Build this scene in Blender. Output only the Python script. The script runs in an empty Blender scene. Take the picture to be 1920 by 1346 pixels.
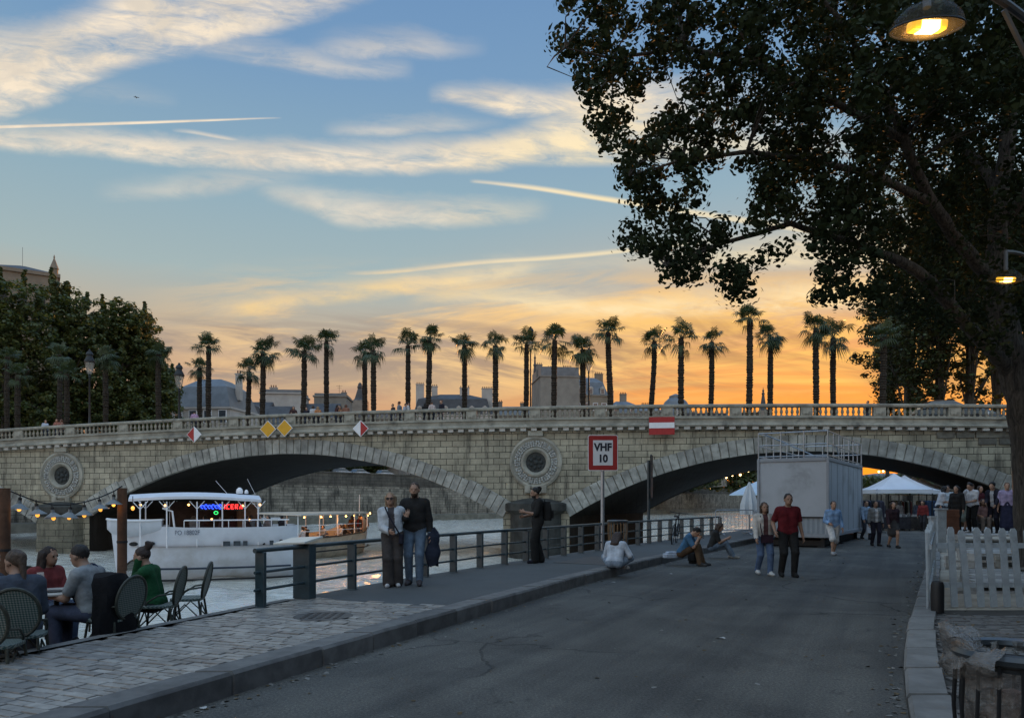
import bpy, math, random
import numpy as np
from mathutils import Vector, Matrix
D = bpy.data
S = bpy.context.scene
COL = S.collection
R = math.radians
rng = random.Random(7)

# ------------------------------------------------------------------ camera, world, sun
def s2l(*c):
    return tuple((x/255/12.92 if x/255 <= .04045 else ((x/255+.055)/1.055)**2.4) for x in c)

F, HOR, EYE = 1400.0, 940.0, 1.6          # focal length and horizon row (photo pixels), eye height in metres
cam = D.cameras.new('camera'); camo = D.objects.new('camera', cam); COL.objects.link(camo)
camo.location = (0, 0, EYE); camo.rotation_euler = (R(90), 0, 0)
cam.sensor_width = 36; cam.lens = 36*F/1920; cam.shift_y = (HOR-673)/1920
cam.clip_start = .05; cam.clip_end = 9000
S.camera = camo
S.view_settings.view_transform = 'Standard'; S.view_settings.look = 'None'
S.view_settings.exposure = 0.0; S.view_settings.gamma = 1
S.render.engine = 'CYCLES'
S.cycles.use_denoising = True
S.cycles.max_bounces = 6; S.cycles.transparent_max_bounces = 8
S.cycles.caustics_reflective = False; S.cycles.caustics_refractive = False

SUN_AZ = math.atan((1604-960)/F); SUN_EL = R(2.1)
sd = Vector((math.sin(SUN_AZ)*math.cos(SUN_EL), math.cos(SUN_AZ)*math.cos(SUN_EL), math.sin(SUN_EL)))
sl = D.lights.new('sun', 'SUN'); sl.energy = 5.0; sl.angle = R(.6); sl.color = (1, .42, .12)
so = D.objects.new('sun', sl); COL.objects.link(so); so.rotation_euler = sd.to_track_quat('Z', 'Y').to_euler()

class NT:
    """tiny helper to write node trees as expressions"""
    def __init__(s, tree): s.t = tree; s.n = tree.nodes; s.l = tree.links
    def put(s, sock, v):
        if hasattr(v, 'is_output'): s.l.new(v, sock)
        else: sock.default_value = v
    def m(s, op, a, b=0.0, c=0.0, clamp=False):
        n = s.n.new('ShaderNodeMath'); n.operation = op; n.use_clamp = clamp
        for i, v in enumerate((a, b, c)): s.put(n.inputs[i], v)
        return n.outputs[0]
    def add(s, a, b): return s.m('ADD', a, b)
    def sub(s, a, b): return s.m('SUBTRACT', a, b)
    def mul(s, a, b): return s.m('MULTIPLY', a, b)
    def div(s, a, b): return s.m('DIVIDE', a, b)
    def smooth(s, x, a, b, lo=0., hi=1.):
        n = s.n.new('ShaderNodeMapRange'); n.interpolation_type = 'SMOOTHSTEP'
        for i, v in enumerate((x, a, b, lo, hi)): s.put(n.inputs[i], v)
        return n.outputs[0]
    def xyz(s, x, y, z=0.):
        n = s.n.new('ShaderNodeCombineXYZ')
        for i, v in enumerate((x, y, z)): s.put(n.inputs[i], v)
        return n.outputs[0]
    def noise(s, vec, scale=1., detail=6., rough=.6, dist=0.):
        n = s.n.new('ShaderNodeTexNoise'); s.l.new(vec, n.inputs['Vector'])
        n.inputs['Scale'].default_value = scale; n.inputs['Detail'].default_value = detail
        n.inputs['Roughness'].default_value = rough; n.inputs['Distortion'].default_value = dist
        return n.outputs[0]
    def mix(s, f, a, b, mode='MIX'):
        n = s.n.new('ShaderNodeMix'); n.data_type = 'RGBA'; n.blend_type = mode
        s.put(n.inputs[0], f)
        for sock, v in ((n.inputs[6], a), (n.inputs[7], b)):
            if hasattr(v, 'is_output'): s.l.new(v, sock)
            else: sock.default_value = (*v[:3], 1)
        return n.outputs[2]
    def ramp(s, x, stops):
        n = s.n.new('ShaderNodeValToRGB'); e = n.color_ramp.elements
        while len(e) < len(stops): e.new(.5)
        for el, (p, c) in zip(e, stops): el.position = p; el.color = (*c, 1)
        s.l.new(x, n.inputs[0]); return n.outputs[0]
    def curve(s, x, pts):
        n = s.n.new('ShaderNodeFloatCurve'); c = n.mapping.curves[0]
        pts = sorted(pts)
        while len(c.points) < len(pts): c.points.new(.5, .5)
        for p, q in zip(c.points, pts): p.location = q; p.handle_type = 'AUTO_CLAMPED'
        n.mapping.update(); s.l.new(x, n.inputs['Value']); return n.outputs[0]

def build_world():
    w = D.worlds.new('World'); S.world = w; w.use_nodes = True
    t = NT(w.node_tree); t.n.clear()
    out = t.n.new('ShaderNodeOutputWorld'); bg = t.n.new('ShaderNodeBackground')
    t.l.new(bg.outputs[0], out.inputs[0])
    tc = t.n.new('ShaderNodeTexCoord'); sp = t.n.new('ShaderNodeSeparateXYZ'); t.l.new(tc.outputs['Generated'], sp.inputs[0])
    dx, dy, dz = sp.outputs
    yy = t.m('MAXIMUM', dy, .12)
    u = t.div(dx, yy); v = t.div(dz, yy)
    front = t.smooth(dy, .15, .45)
    U = t.m('ADD', t.mul(u, 1/1.6), .5, clamp=True)      # -0.8..0.8 -> 0..1
    V = t.m('MULTIPLY', v, 1/.8, clamp=True)             # 0..0.8 -> 0..1
    def pu(x): return ((x-960)/F)/1.6+.5
    def pv(y): return ((HOR-y)/F)/.8
    # clear sky by elevation, with a warm dome of light round the sun
    el = t.m('ARCSINE', dz)
    base = t.ramp(t.m('MULTIPLY', el, 1/1.2, clamp=True), [
        (0.0, s2l(206, 138, 90)), (.06, s2l(204, 145, 104)), (.125, s2l(198, 156, 126)), (.185, s2l(188, 174, 154)),
        (.235, s2l(162, 180, 182)), (.32, s2l(142, 172, 188)), (.43, s2l(117, 154, 190)), (.54, s2l(102, 141, 186)), (1.0, s2l(112, 140, 176))])
    nd = t.n.new('ShaderNodeVectorMath'); nd.operation = 'DOT_PRODUCT'; t.l.new(tc.outputs['Generated'], nd.inputs[0])
    gl = Vector((math.sin(SUN_AZ), math.cos(SUN_AZ), .045)).normalized(); nd.inputs[1].default_value = gl
    dot = nd.outputs['Value']
    low = t.smooth(el, .40, .04)
    glow1 = t.mul(t.smooth(dot, .80, 1.0), low); glow2 = t.mul(t.smooth(dot, .92, .995), t.smooth(el, .26, .02))
    col = t.mix(t.mul(glow1, .9), base, s2l(242, 166, 82))
    col = t.mix(glow2, col, s2l(255, 146, 44))
    # fibrous cloud textures in direction space
    skew = t.add(v, t.mul(u, .10))
    fib = t.noise(t.xyz(t.mul(u, 5.), t.mul(skew, 26.)), 1., 9., .62, .6)
    fine = t.noise(t.xyz(t.mul(u, 16.), t.mul(skew, 50.), 3.), 1., 8., .66, .8)
    puff = t.noise(t.xyz(t.mul(u, 9.), t.mul(v, 16.), 7.), 1., 8., .62, .5)
    edge = t.sub(t.add(t.mul(puff, .5), t.mul(fine, .5)), .5)
    # cloud bands: (x, top row, bottom row, density) control points read off the sky
    bands = [
        ([(-90, 60, 235, .95), (60, 58, 200, 1), (150, 25, 160, 1), (260, -30, 112, 1), (420, -70, 78, .95), (560, -120, 36, .8), (680, -160, -2, .45), (760, -200, -40, 0)], .020, .45),
        ([(-80, 232, 272, .8), (0, 238, 277, .85), (200, 252, 291, .95), (400, 268, 311, 1), (560, 272, 318, 1), (720, 270, 322, 1), (900, 262, 317, 1), (1010, 240, 303, 1), (1150, 232, 304, .95), (1330, 240, 300, .7)], .012, .30),
        ([(800, 176, 184, 0), (850, 166, 190, .9), (960, 166, 214, 1), (1060, 172, 216, 1), (1180, 150, 240, .9), (1350, 150, 250, .5)], .012, .30),
        ([(960, 245, 268, 0), (1010, 222, 272, .75), (1090, 196, 285, .9), (1160, 180, 290, .9), (1300, 180, 290, .5)], .014, .30),
        ([(600, 240, 250, 0), (680, 230, 254, .45), (780, 228, 250, .55), (900, 225, 240, .2), (950, 225, 240, 0)], .010, .3),
        ([(170, 352, 372, 0), (270, 340, 366, .35), (400, 326, 360, .5), (520, 322, 345, .3), (600, 320, 340, 0)], .014, .35),
        ([(460, 335, 355, 0), (560, 350, 388, .5), (680, 372, 420, .7), (820, 380, 420, .75), (960, 385, 412, .5), (1040, 380, 400, 0)], .014, .35),
        ([(320, 78, 92, 0), (420, 76, 104, .5), (560, 92, 130, .5), (680, 112, 140, .5), (780, 120, 140, 0)], .014, .35),
        ([(560, 86, 110, 0), (660, 66, 112, .42), (760, 66, 104, .5), (860, 80, 100, .3), (920, 84, 96, 0)], .014, .35),
        ([(120, 160, 176, 0), (200, 162, 184, .25), (290, 178, 192, .2), (340, 185, 195, 0)], .014, .3),
        ([(380, 578, 590, 0), (460, 562, 588, .8), (600, 536, 566, .9), (720, 520, 552, 1), (860, 506, 536, .9), (980, 488, 512, .6), (1060, 484, 500, .2), (1200, 470, 500, .3), (1500, 440, 500, .6)], .012, .35),
        ([(760, 545, 570, 0), (880, 540, 566, .8), (1000, 552, 580, .9), (1150, 560, 590, .9), (1350, 545, 590, .8), (1600, 530, 580, .8), (1900, 540, 580, .8)], .014, .4),
        # condensation trails
        ([(-60, 237, 244, 1), (0, 235.6, 241.6, 1), (250, 228.6, 233.4, 1), (420, 223.6, 226.6, .95), (500, 221.4, 223, .6), (530, 221, 222.4, 0)], .0012, .006),
        ([(320, 243, 247, 0), (350, 245, 249, .5), (410, 255, 260, .8), (440, 260, 265, .5), (460, 262, 267, 0)], .003, .01),
        ([(880, 338, 342, 0), (905, 340, 344, .7), (1000, 349, 356, .85), (1100, 364, 372, .9), (1180, 376, 385, .8), (1300, 394, 404, .7)], .0025, .016),
        ([(640, 512, 516, 0), (720, 508, 514, .7), (900, 489, 496, .8), (1050, 479, 486, .8), (1190, 465, 472, .7), (1300, 452, 460, .4)], .003, .015),
    ]
    mask = None
    for pts, soft, rag in bands:
        top = t.curve(U, [(max(0, pu(x)), min(1, max(0, pv(a)))) for x, a, b, d in pts])
        bot = t.curve(U, [(max(0, pu(x)), min(1, max(0, pv(b)))) for x, a, b, d in pts])
        den = t.curve(U, [(max(0, pu(x)), d) for x, a, b, d in pts])
        eV = t.add(V, t.mul(edge, rag*.20))
        a = t.smooth(t.sub(top, eV), t.m('MULTIPLY', soft, -1.6), soft*1.6)
        b = t.smooth(t.sub(t.add(V, t.mul(edge, rag*.06)), bot), -soft, soft)
        body = t.m('ADD', t.mul(t.sub(t.add(t.mul(fib, .55), t.mul(fine, .45)), .5), 4.2), .74, clamp=True) if rag > .05 else 1.0
        k = t.mul(t.mul(t.mul(a, b), den), body)
        mask = k if mask is None else t.m('MAXIMUM', mask, k)
    # low streaky veil towards the sunset
    st = t.noise(t.xyz(t.mul(u, 2.6), t.mul(t.add(v, t.mul(u, -.06)), 20.), 11.), 1., 9., .66, .9)
    st2 = t.noise(t.xyz(t.mul(u, 2.2), t.mul(t.add(v, t.mul(u, .13)), 15.), 23.), 1., 8., .62, 1.2)
    veil = t.mul(t.mul(t.smooth(V, pv(470), pv(590)), t.smooth(U, pu(200), pu(620))), t.smooth(V, pv(790), pv(690)))
    veilY = t.mul(veil, t.smooth(st, .40, .60))
    veilG = t.mul(t.mul(t.smooth(V, pv(560), pv(640)), t.smooth(V, pv(770), pv(690))), t.smooth(st2, .43, .60))
    col = t.mix(t.mul(veilY, .95), col, t.mix(t.smooth(U, pu(700), pu(1500)), s2l(248, 206, 146), s2l(255, 198, 104)))
    col = t.mix(t.mul(veilG, .85), col, t.mix(t.smooth(U, pu(600), pu(1500)), s2l(150, 136, 130), s2l(178, 132, 88)))
    ccol = t.mix(t.smooth(V, pv(420), pv(560)), s2l(250, 232, 206), s2l(250, 214, 148))
    ccol = t.mix(t.smooth(puff, .38, .62), t.mix(.5, ccol, s2l(190, 186, 180)), ccol)
    ccol = t.mix(t.mul(t.smooth(U, pu(700), pu(1150)), t.smooth(V, pv(120), pv(330))), ccol, s2l(255, 233, 186))
    m2 = t.mul(mask, front)
    col = t.mix(t.m('MULTIPLY', m2, 1., clamp=True), col, ccol)
    # scattered high cloud behind the camera and overhead
    rear = t.sub(1., front)
    rn = t.noise(tc.outputs['Generated'], 2.2, 7., .6, .8)
    col = t.mix(t.mul(t.mul(rear, t.smooth(rn, .42, .64)), .8), col, s2l(196, 208, 212))
    # physical sky adds its own light; sky behind and overhead is brightened out of view to light the quay
    sky = t.n.new('ShaderNodeTexSky'); sky.sky_type = 'NISHITA'; sky.sun_disc = False
    sky.sun_elevation = SUN_EL; sky.sun_rotation = SUN_AZ; sky.air_density = 1.2; sky.dust_density = 1.5
    boost = t.add(1., t.mul(t.m('MAXIMUM', t.smooth(dy, .30, -.35), t.mul(t.smooth(dz, .55, .85), 1.5)), 1.05))
    n = t.n.new('ShaderNodeMix'); n.data_type = 'RGBA'; n.blend_type = 'ADD'; n.inputs[0].default_value = 1
    sc = t.n.new('ShaderNodeVectorMath'); sc.operation = 'SCALE'; t.l.new(sky.outputs[0], sc.inputs[0]); sc.inputs['Scale'].default_value = .012
    sb = t.n.new('ShaderNodeVectorMath'); sb.operation = 'SCALE'; t.l.new(col, sb.inputs[0]); t.l.new(boost, sb.inputs['Scale'])
    t.l.new(sb.outputs[0], n.inputs[6]); t.l.new(sc.outputs[0], n.inputs[7])
    t.l.new(n.outputs[2], bg.inputs[0]); bg.inputs[1].default_value = 1.0
build_world()
S.world.cycles.sampling_method = 'MANUAL'; S.world.cycles.sample_map_resolution = 1024

# ------------------------------------------------------------------ helpers
def P(px, py, Y): return Vector(((px-960)/F*Y, Y, EYE-(py-HOR)/F*Y))        # photo pixel at a known depth -> metres
def G(px, py, z=0.): return P(px, py, (EYE-z)*F/(py-HOR))                    # photo pixel on a level surface -> metres

def tag(o, label=None, cat=None, group=None, kind=None):
    if label: o['label'] = label
    if cat: o['category'] = cat
    if group: o['group'] = group
    if kind: o['kind'] = kind
    return o
def thing(name, label, cat, loc=(0, 0, 0), rot=0, group=None):
    o = D.objects.new(name, None); COL.objects.link(o); o.empty_display_size = .2
    o.location = loc; o.rotation_euler = (0, 0, rot)
    return tag(o, label, cat, group)
def copy_tree(o, parent=None):
    c = o.copy(); COL.objects.link(c); c.parent = parent
    for ch in list(o.children): copy_tree(ch, c)
    return c

class MB:
    def __init__(s): s.v = []; s.f = []; s.mi = []; s.m = 0
    def _a(s, vs, fs):
        b = len(s.v); s.v += [tuple(x) for x in vs]
        s.f += [tuple(i+b for i in f) for f in fs]; s.mi += [s.m]*len(fs); return s
    def box(s, c, d, rz=0., M=None):
        x, y, z = d[0]/2, d[1]/2, d[2]/2
        vs = [Vector((a*x, b*y, e*z)) for a in (-1, 1) for b in (-1, 1) for e in (-1, 1)]
        r = M if M else Matrix.Rotation(rz, 3, 'Z')
        vs = [r @ p + Vector(c) for p in vs]
        return s._a(vs, [(0, 1, 3, 2), (4, 6, 7, 5), (0, 4, 5, 1), (2, 3, 7, 6), (0, 2, 6, 4), (1, 5, 7, 3)])
    def tube(s, pts, r, n=8, cap=True):
        pts = [Vector(p) for p in pts]; k = len(pts)
        rr = [r]*k if isinstance(r, (int, float)) else list(r)
        up = None; vs = []; fs = []
        for i, p in enumerate(pts):
            d = (pts[min(i+1, k-1)]-pts[max(i-1, 0)])
            d = d.normalized() if d.length > 1e-9 else Vector((0, 0, 1))
            if up is None: up = d.orthogonal().normalized()
            up = (up-d*up.dot(d)); up = up.normalized() if up.length > 1e-6 else d.orthogonal().normalized()
            w = d.cross(up)
            for j in range(n):
                a = 2*math.pi*j/n; vs.append(p+(up*math.cos(a)+w*math.sin(a))*rr[i])
        for i in range(k-1):
            for j in range(n):
                fs.append((i*n+j, i*n+(j+1) % n, (i+1)*n+(j+1) % n, (i+1)*n+j))
        if cap: fs += [tuple(range(n))[::-1], tuple(range((k-1)*n, k*n))]
        return s._a(vs, fs)
    def lathe(s, prof, n=16, c=(0, 0, 0), sx=1., sy=1.):
        vs = []; fs = []; k = len(prof)
        for r, z in prof:
            for j in range(n):
                a = 2*math.pi*j/n; vs.append((c[0]+r*sx*math.cos(a), c[1]+r*sy*math.sin(a), c[2]+z))
        for i in range(k-1):
            for j in range(n): fs.append((i*n+j, i*n+(j+1) % n, (i+1)*n+(j+1) % n, (i+1)*n+j))
        fs += [tuple(range(n))[::-1], tuple(range((k-1)*n, k*n))]
        return s._a(vs, fs)
    def prism(s, poly, a, b):
        """poly: list of 3-D points; extruded by vector b-a (a, b vectors)"""
        a = Vector(a); b = Vector(b); n = len(poly)
        vs = [Vector(p)+a for p in poly]+[Vector(p)+b for p in poly]
        fs = [tuple(range(n)), tuple(range(n, 2*n))[::-1]]+[(i, i+n, (i+1) % n+n, (i+1) % n) for i in range(n)]
        return s._a(vs, fs)
    def poly(s, pts): return s._a(pts, [tuple(range(len(pts)))])
    def ball(s, c, r, n=10, m=6, sq=(1, 1, 1)):
        vs = []; fs = []
        for i in range(m+1):
            th = math.pi*(i+.001)/(m+.002)
            for j in range(n):
                a = 2*math.pi*j/n
                vs.append((c[0]+r*sq[0]*math.sin(th)*math.cos(a), c[1]+r*sq[1]*math.sin(th)*math.sin(a), c[2]+r*sq[2]*math.cos(th)))
        for i in range(m):
            for j in range(n): fs.append((i*n+j, (i+1)*n+j, (i+1)*n+(j+1) % n, i*n+(j+1) % n))
        return s._a(vs, fs)
    def mesh(s, name, mats, smooth=False, fix=True):
        me = D.meshes.new(name); me.from_pydata(s.v, [], s.f)
        for m in (mats if isinstance(mats, (list, tuple)) else [mats]): me.materials.append(m)
        if any(s.mi): me.polygons.foreach_set('material_index', s.mi)
        if smooth: me.polygons.foreach_set('use_smooth', [True]*len(s.f))
        if fix:
            import bmesh
            b = bmesh.new(); b.from_mesh(me); bmesh.ops.recalc_face_normals(b, faces=b.faces); b.to_mesh(me); b.free()
        if smooth and hasattr(me, 'set_sharp_from_angle'): me.set_sharp_from_angle(angle=R(40))
        me.update(); return me
    def build(s, name, mats, parent=None, loc=(0, 0, 0), rot=None, smooth=False, bevel=0, fix=True):
        o = D.objects.new(name, s.mesh(name, mats, smooth, fix)); COL.objects.link(o); o.parent = parent; o.location = loc
        if rot: o.rotation_euler = rot
        if bevel:
            b = o.modifiers.new('bevel', 'BEVEL'); b.width = bevel; b.segments = 2; b.limit_method = 'ANGLE'
        return o
def obj(name, me, parent=None, loc=(0, 0, 0), rot=None):
    o = D.objects.new(name, me); COL.objects.link(o); o.parent = parent; o.location = loc
    if rot: o.rotation_euler = rot
    return o

def npmesh(name, V, Fc, mats, smooth=False, mi=None):
    """mesh from numpy arrays; Fc is (n, k)"""
    me = D.meshes.new(name); n, k = Fc.shape
    me.vertices.add(len(V)); me.vertices.foreach_set('co', np.ascontiguousarray(V, dtype=np.float32).ravel())
    me.loops.add(n*k); me.loops.foreach_set('vertex_index', np.ascontiguousarray(Fc, dtype=np.int32).ravel())
    me.polygons.add(n); me.polygons.foreach_set('loop_start', np.arange(0, n*k, k, dtype=np.int32))
    for m in mats: me.materials.append(m)
    if mi is not None: me.polygons.foreach_set('material_index', np.ascontiguousarray(mi, dtype=np.int32))
    me.update(calc_edges=True)
    me.polygons.foreach_set('use_smooth', np.full(n, smooth, dtype=bool)); return me

MATS = {}
def mat(name, col, rough=.8, metal=0., var=.18, vs=4., bump=0., bs=25., spec=.35, island=0., emit=None, es=0., trans=0., stain=None, coord='Object', alpha=1., bd=.02, grain=None):
    """procedural principled material; col is linear albedo"""
    if name in MATS: return MATS[name]
    m = D.materials.new(name); m.use_nodes = True; t = NT(m.node_tree)
    b = t.n['Principled BSDF']; out = t.n['Material Output']
    tc = t.n.new('ShaderNodeTexCoord'); vec = tc.outputs[coord]
    c = (*col, 1)
    n1 = t.noise(vec, vs, 6, .62)
    cc = t.mix(t.smooth(n1, .3, .7), tuple(x*(1-var) for x in col), tuple(min(1, x*(1+var)) for x in col))
    if island:
        g = t.n.new('ShaderNodeNewGeometry')
        cc = t.mix(1., cc, t.ramp(g.outputs['Random Per Island'], [(0, (1-island,)*3), (1, (1+island*.6, 1+island*.6, 1+island*.5))]), 'MULTIPLY')
    if stain:
        sc, scol, amt = stain
        cc = t.mix(t.mul(t.smooth(t.noise(vec, sc, 7, .65, .4), .52, .68), amt), cc, scol)
    if grain: cc = t.mix(1., cc, t.ramp(t.noise(vec, grain[0], 3, .7), [(.32, (1-grain[1],)*3), (.68, (1+grain[1],)*3)]), 'MULTIPLY')
    t.l.new(cc, b.inputs['Base Color'])
    b.inputs['Roughness'].default_value = rough; b.inputs['Metallic'].default_value = metal
    b.inputs['Specular IOR Level'].default_value = spec
    if alpha < 1: b.inputs['Alpha'].default_value = alpha
    if bump:
        bn = t.n.new('ShaderNodeBump'); bn.inputs['Strength'].default_value = bump; bn.inputs['Distance'].default_value = bd
        t.l.new(t.noise(vec, bs, 5, .65), bn.inputs['Height']); t.l.new(bn.outputs[0], b.inputs['Normal'])
    if emit: b.inputs['Emission Color'].default_value = (*emit, 1); b.inputs['Emission Strength'].default_value = es
    if trans:
        tr = t.n.new('ShaderNodeBsdfTranslucent'); t.l.new(t.mix(1., cc, (1.6, 1.5, .6), 'MULTIPLY'), tr.inputs[0])
        mx = t.n.new('ShaderNodeMixShader'); mx.inputs[0].default_value = trans
        t.l.new(b.outputs[0], mx.inputs[1]); t.l.new(tr.outputs[0], mx.inputs[2]); t.l.new(mx.outputs[0], out.inputs[0])
    MATS[name] = m; return m

def text_mesh(txt, size, m, parent, name, loc, rot, sx=1., ext=.004, align='CENTER', bold=0.):
    cu = D.curves.new(name, 'FONT'); cu.body = txt; cu.size = size; cu.extrude = ext; cu.align_x = align; cu.align_y = 'CENTER'; cu.offset = bold
    to = D.objects.new(name, cu); COL.objects.link(to); bpy.context.view_layer.update()
    me = D.meshes.new_from_object(to.evaluated_get(bpy.context.evaluated_depsgraph_get()))
    D.objects.remove(to); D.curves.remove(cu)
    me.materials.clear(); me.materials.append(m)
    o = obj(name, me, parent, loc, rot); o.scale = (sx, 1, 1); return o

def interp(pts, y):
    """polyline [(Y, X)] -> X at depth y"""
    for (a, xa), (b, xb) in zip(pts, pts[1:]):
        if y <= b: return xa+(xb-xa)*(y-a)/(b-a)
    (a, xa), (b, xb) = pts[-2:]; return xb+(xb-xa)*(y-b)/(b-a)
def resample(pts, step):
    ys = []; y = pts[0][0]
    while y < pts[-1][0]: ys.append(y); y += step*(1 if y < 40 else 4)
    ys.append(pts[-1][0])
    # smooth the polyline a little so that the kerbs bend rather than kink
    def f(y): return sum(interp(pts, min(max(y+d, pts[0][0]), pts[-1][0])) for d in (-2.4, -1.2, 0, 1.2, 2.4))/5
    return [(f(y), y) for y in ys]
# ------------------------------------------------------------------ materials
def asphalt():
    m = D.materials.new('asphalt'); m.use_nodes = True; t = NT(m.node_tree); b = t.n['Principled BSDF']
    tc = t.n.new('ShaderNodeTexCoord'); v = tc.outputs['Object']; sp = t.n.new('ShaderNodeSeparateXYZ'); t.l.new(v, sp.inputs[0])
    c = t.mix(t.smooth(t.noise(v, .5, 6, .62, .5), .36, .66), (.054, .053, .050), (.084, .082, .076))
    al = t.sub(sp.outputs[0], t.mul(sp.outputs[1], .52)); ln = t.noise(t.xyz(t.mul(al, 1.7), t.mul(sp.outputs[1], .06)), 1., 4, .6)   # wear along the road
    c = t.mix(1., c, t.ramp(ln, [(.34, (.76, .77, .78)), (.66, (1.30, 1.28, 1.22))]), 'MULTIPLY')
    g1 = t.noise(v, 42, 3, .75); g2 = t.noise(v, 150, 2, .7)
    c = t.mix(1., c, t.ramp(t.add(t.mul(g1, .5), t.mul(g2, .5)), [(.36, (.45, .45, .45)), (.5, (.95, .95, .95)), (.62, (1.9, 1.88, 1.8))]), 'MULTIPLY')
    wv = t.n.new('ShaderNodeVectorMath'); wv.operation = 'MULTIPLY_ADD'
    nn = t.n.new('ShaderNodeTexNoise'); t.l.new(v, nn.inputs['Vector']); nn.inputs['Scale'].default_value = 1.4; nn.inputs['Detail'].default_value = 5
    t.l.new(nn.outputs['Color'], wv.inputs[0]); wv.inputs[1].default_value = (.8, .8, .8); t.l.new(v, wv.inputs[2])
    vo = t.n.new('ShaderNodeTexVoronoi'); vo.feature = 'DISTANCE_TO_EDGE'; vo.inputs['Scale'].default_value = .34; t.l.new(wv.outputs[0], vo.inputs['Vector'])
    cr = t.mul(t.smooth(vo.outputs['Distance'], .010, .002), t.smooth(t.noise(v, .22, 2), .47, .56))
    c = t.mix(t.mul(cr, .5), c, (.012, .012, .012))
    pt = t.smooth(t.noise(v, 2.6, 6, .7, .6), .60, .66); c = t.mix(t.mul(pt, .45), c, (.026, .027, .027))
    t.l.new(c, b.inputs['Base Color']); b.inputs['Roughness'].default_value = .8; b.inputs['Specular IOR Level'].default_value = .25
    bn = t.n.new('ShaderNodeBump'); bn.inputs['Strength'].default_value = .6; bn.inputs['Distance'].default_value = .008
    t.l.new(t.sub(t.add(g1, g2), t.mul(cr, 3.)), bn.inputs['Height']); t.l.new(bn.outputs[0], b.inputs['Normal']); return m
M_asph = asphalt()
M_prom = mat('fine_asphalt', (.062, .066, .066), .8, var=.14, vs=.8, bump=.25, bs=160, stain=(.6, (.06, .06, .06), .5), bd=.004, grain=(60, .35))
M_kerb = mat('granite_kerb', (.115, .112, .108), .7, var=.25, vs=5, bump=.3, bs=60, island=.25, stain=(1.3, (.06, .058, .055), .6), bd=.006)
M_paver = mat('stone_pavers', (.225, .212, .198), .40, var=.25, vs=9, bump=.45, bs=45, island=.34, spec=.6, bd=.006, stain=(1.1, (.09, .085, .08), .55))
M_joint = mat('joint_sand', (.030, .029, .028), .95)
M_quay = mat('quay_wall_stone', (.17, .155, .125), .85, var=.3, vs=1.5, bump=.4, bs=12)
M_dstone = mat('damp_dark_stone', (.045, .046, .045), .7, var=.4, vs=1.8, bump=.5, bs=9)
M_soil = mat('ground', (.10, .092, .075), .95, var=.3, vs=.6, bump=.3, bs=30)
M_sand = mat('pale_sand', (.33, .29, .23), .95, var=.2, vs=2, bump=.3, bs=60)
M_iron = mat('painted_steel_blue_green', (.030, .050, .058), .32, var=.2, vs=8, bump=.1, bs=60, spec=.5)
M_dark = mat('dark_metal', (.02, .022, .024), .5, metal=.3, var=.2)
M_galv = mat('galvanised_steel', (.34, .36, .38), .42, metal=.75, var=.15)
M_white = mat('white_paint', (.72, .73, .75), .5, var=.07, vs=3)
M_black = mat('black_plastic', (.012, .012, .013), .5)
M_glass = mat('window_glass', (.05, .06, .07), .12, spec=.8, var=.3)

def brick_stone(name, c1, c2, mortar, w, h, ms, bump=.5, axes='xz', rough=.85, stain=None):
    m = D.materials.new(name); m.use_nodes = True; t = NT(m.node_tree); b = t.n['Principled BSDF']
    tc = t.n.new('ShaderNodeTexCoord'); sp = t.n.new('ShaderNodeSeparateXYZ'); t.l.new(tc.outputs['Object'], sp.inputs[0])
    ax = {'x': sp.outputs[0], 'y': sp.outputs[1], 'z': sp.outputs[2]}
    wob = t.noise(tc.outputs['Object'], 1.6, 3)
    vec = t.xyz(t.add(ax[axes[0]], t.mul(t.sub(wob, .5), .05)), t.add(ax[axes[1]], t.mul(t.sub(wob, .5), .03)))
    bk = t.n.new('ShaderNodeTexBrick'); t.l.new(vec, bk.inputs['Vector'])
    bk.inputs['Color1'].default_value = (*c1, 1); bk.inputs['Color2'].default_value = (*c2, 1); bk.inputs['Mortar'].default_value = (*mortar, 1)
    bk.inputs['Scale'].default_value = 1; bk.inputs['Mortar Size'].default_value = ms; bk.inputs['Mortar Smooth'].default_value = .2
    bk.inputs['Brick Width'].default_value = w; bk.inputs['Row Height'].default_value = h; bk.inputs['Bias'].default_value = 0.
    n = t.noise(tc.outputs['Object'], .5, 7, .65); n2 = t.noise(tc.outputs['Object'], 7., 6, .65)
    c = t.mix(1., bk.outputs['Color'], t.ramp(n, [(.3, (.50, .50, .48)), (.7, (1.20, 1.18, 1.12))]), 'MULTIPLY')
    c = t.mix(.7, c, t.ramp(n2, [(.25, (.7, .7, .7)), (.75, (1.2, 1.2, 1.2))]), 'MULTIPLY')
    if stain:
        k = t.noise(t.xyz(t.mul(ax['x'], 1.6), ax['y'], t.mul(ax['z'], .22)), 1., 7, .65)
        c = t.mix(t.mul(t.smooth(k, .5, .66), stain), c, (.035, .034, .03))
    t.l.new(c, b.inputs['Base Color']); b.inputs['Roughness'].default_value = rough; b.inputs['Specular IOR Level'].default_value = .25
    bn = t.n.new('ShaderNodeBump'); bn.inputs['Strength'].default_value = bump; bn.inputs['Distance'].default_value = .03
    t.l.new(t.sub(t.mul(n2, .5), bk.outputs['Fac']), bn.inputs['Height']); t.l.new(bn.outputs[0], b.inputs['Normal'])
    return m
M_ash = brick_stone('coursed_ashlar', (.39, .37, .295), (.30, .285, .228), (.022, .021, .019), .82, .41, .019, stain=.6)
M_ashd = brick_stone('arch_soffit_shade_stone', (.020, .019, .017), (.015, .014, .013), (.01, .01, .009), .9, .45, .016, axes='yx', stain=.4)  # near-black colour carries the vault's shade, far darker than the bridge stone
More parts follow.
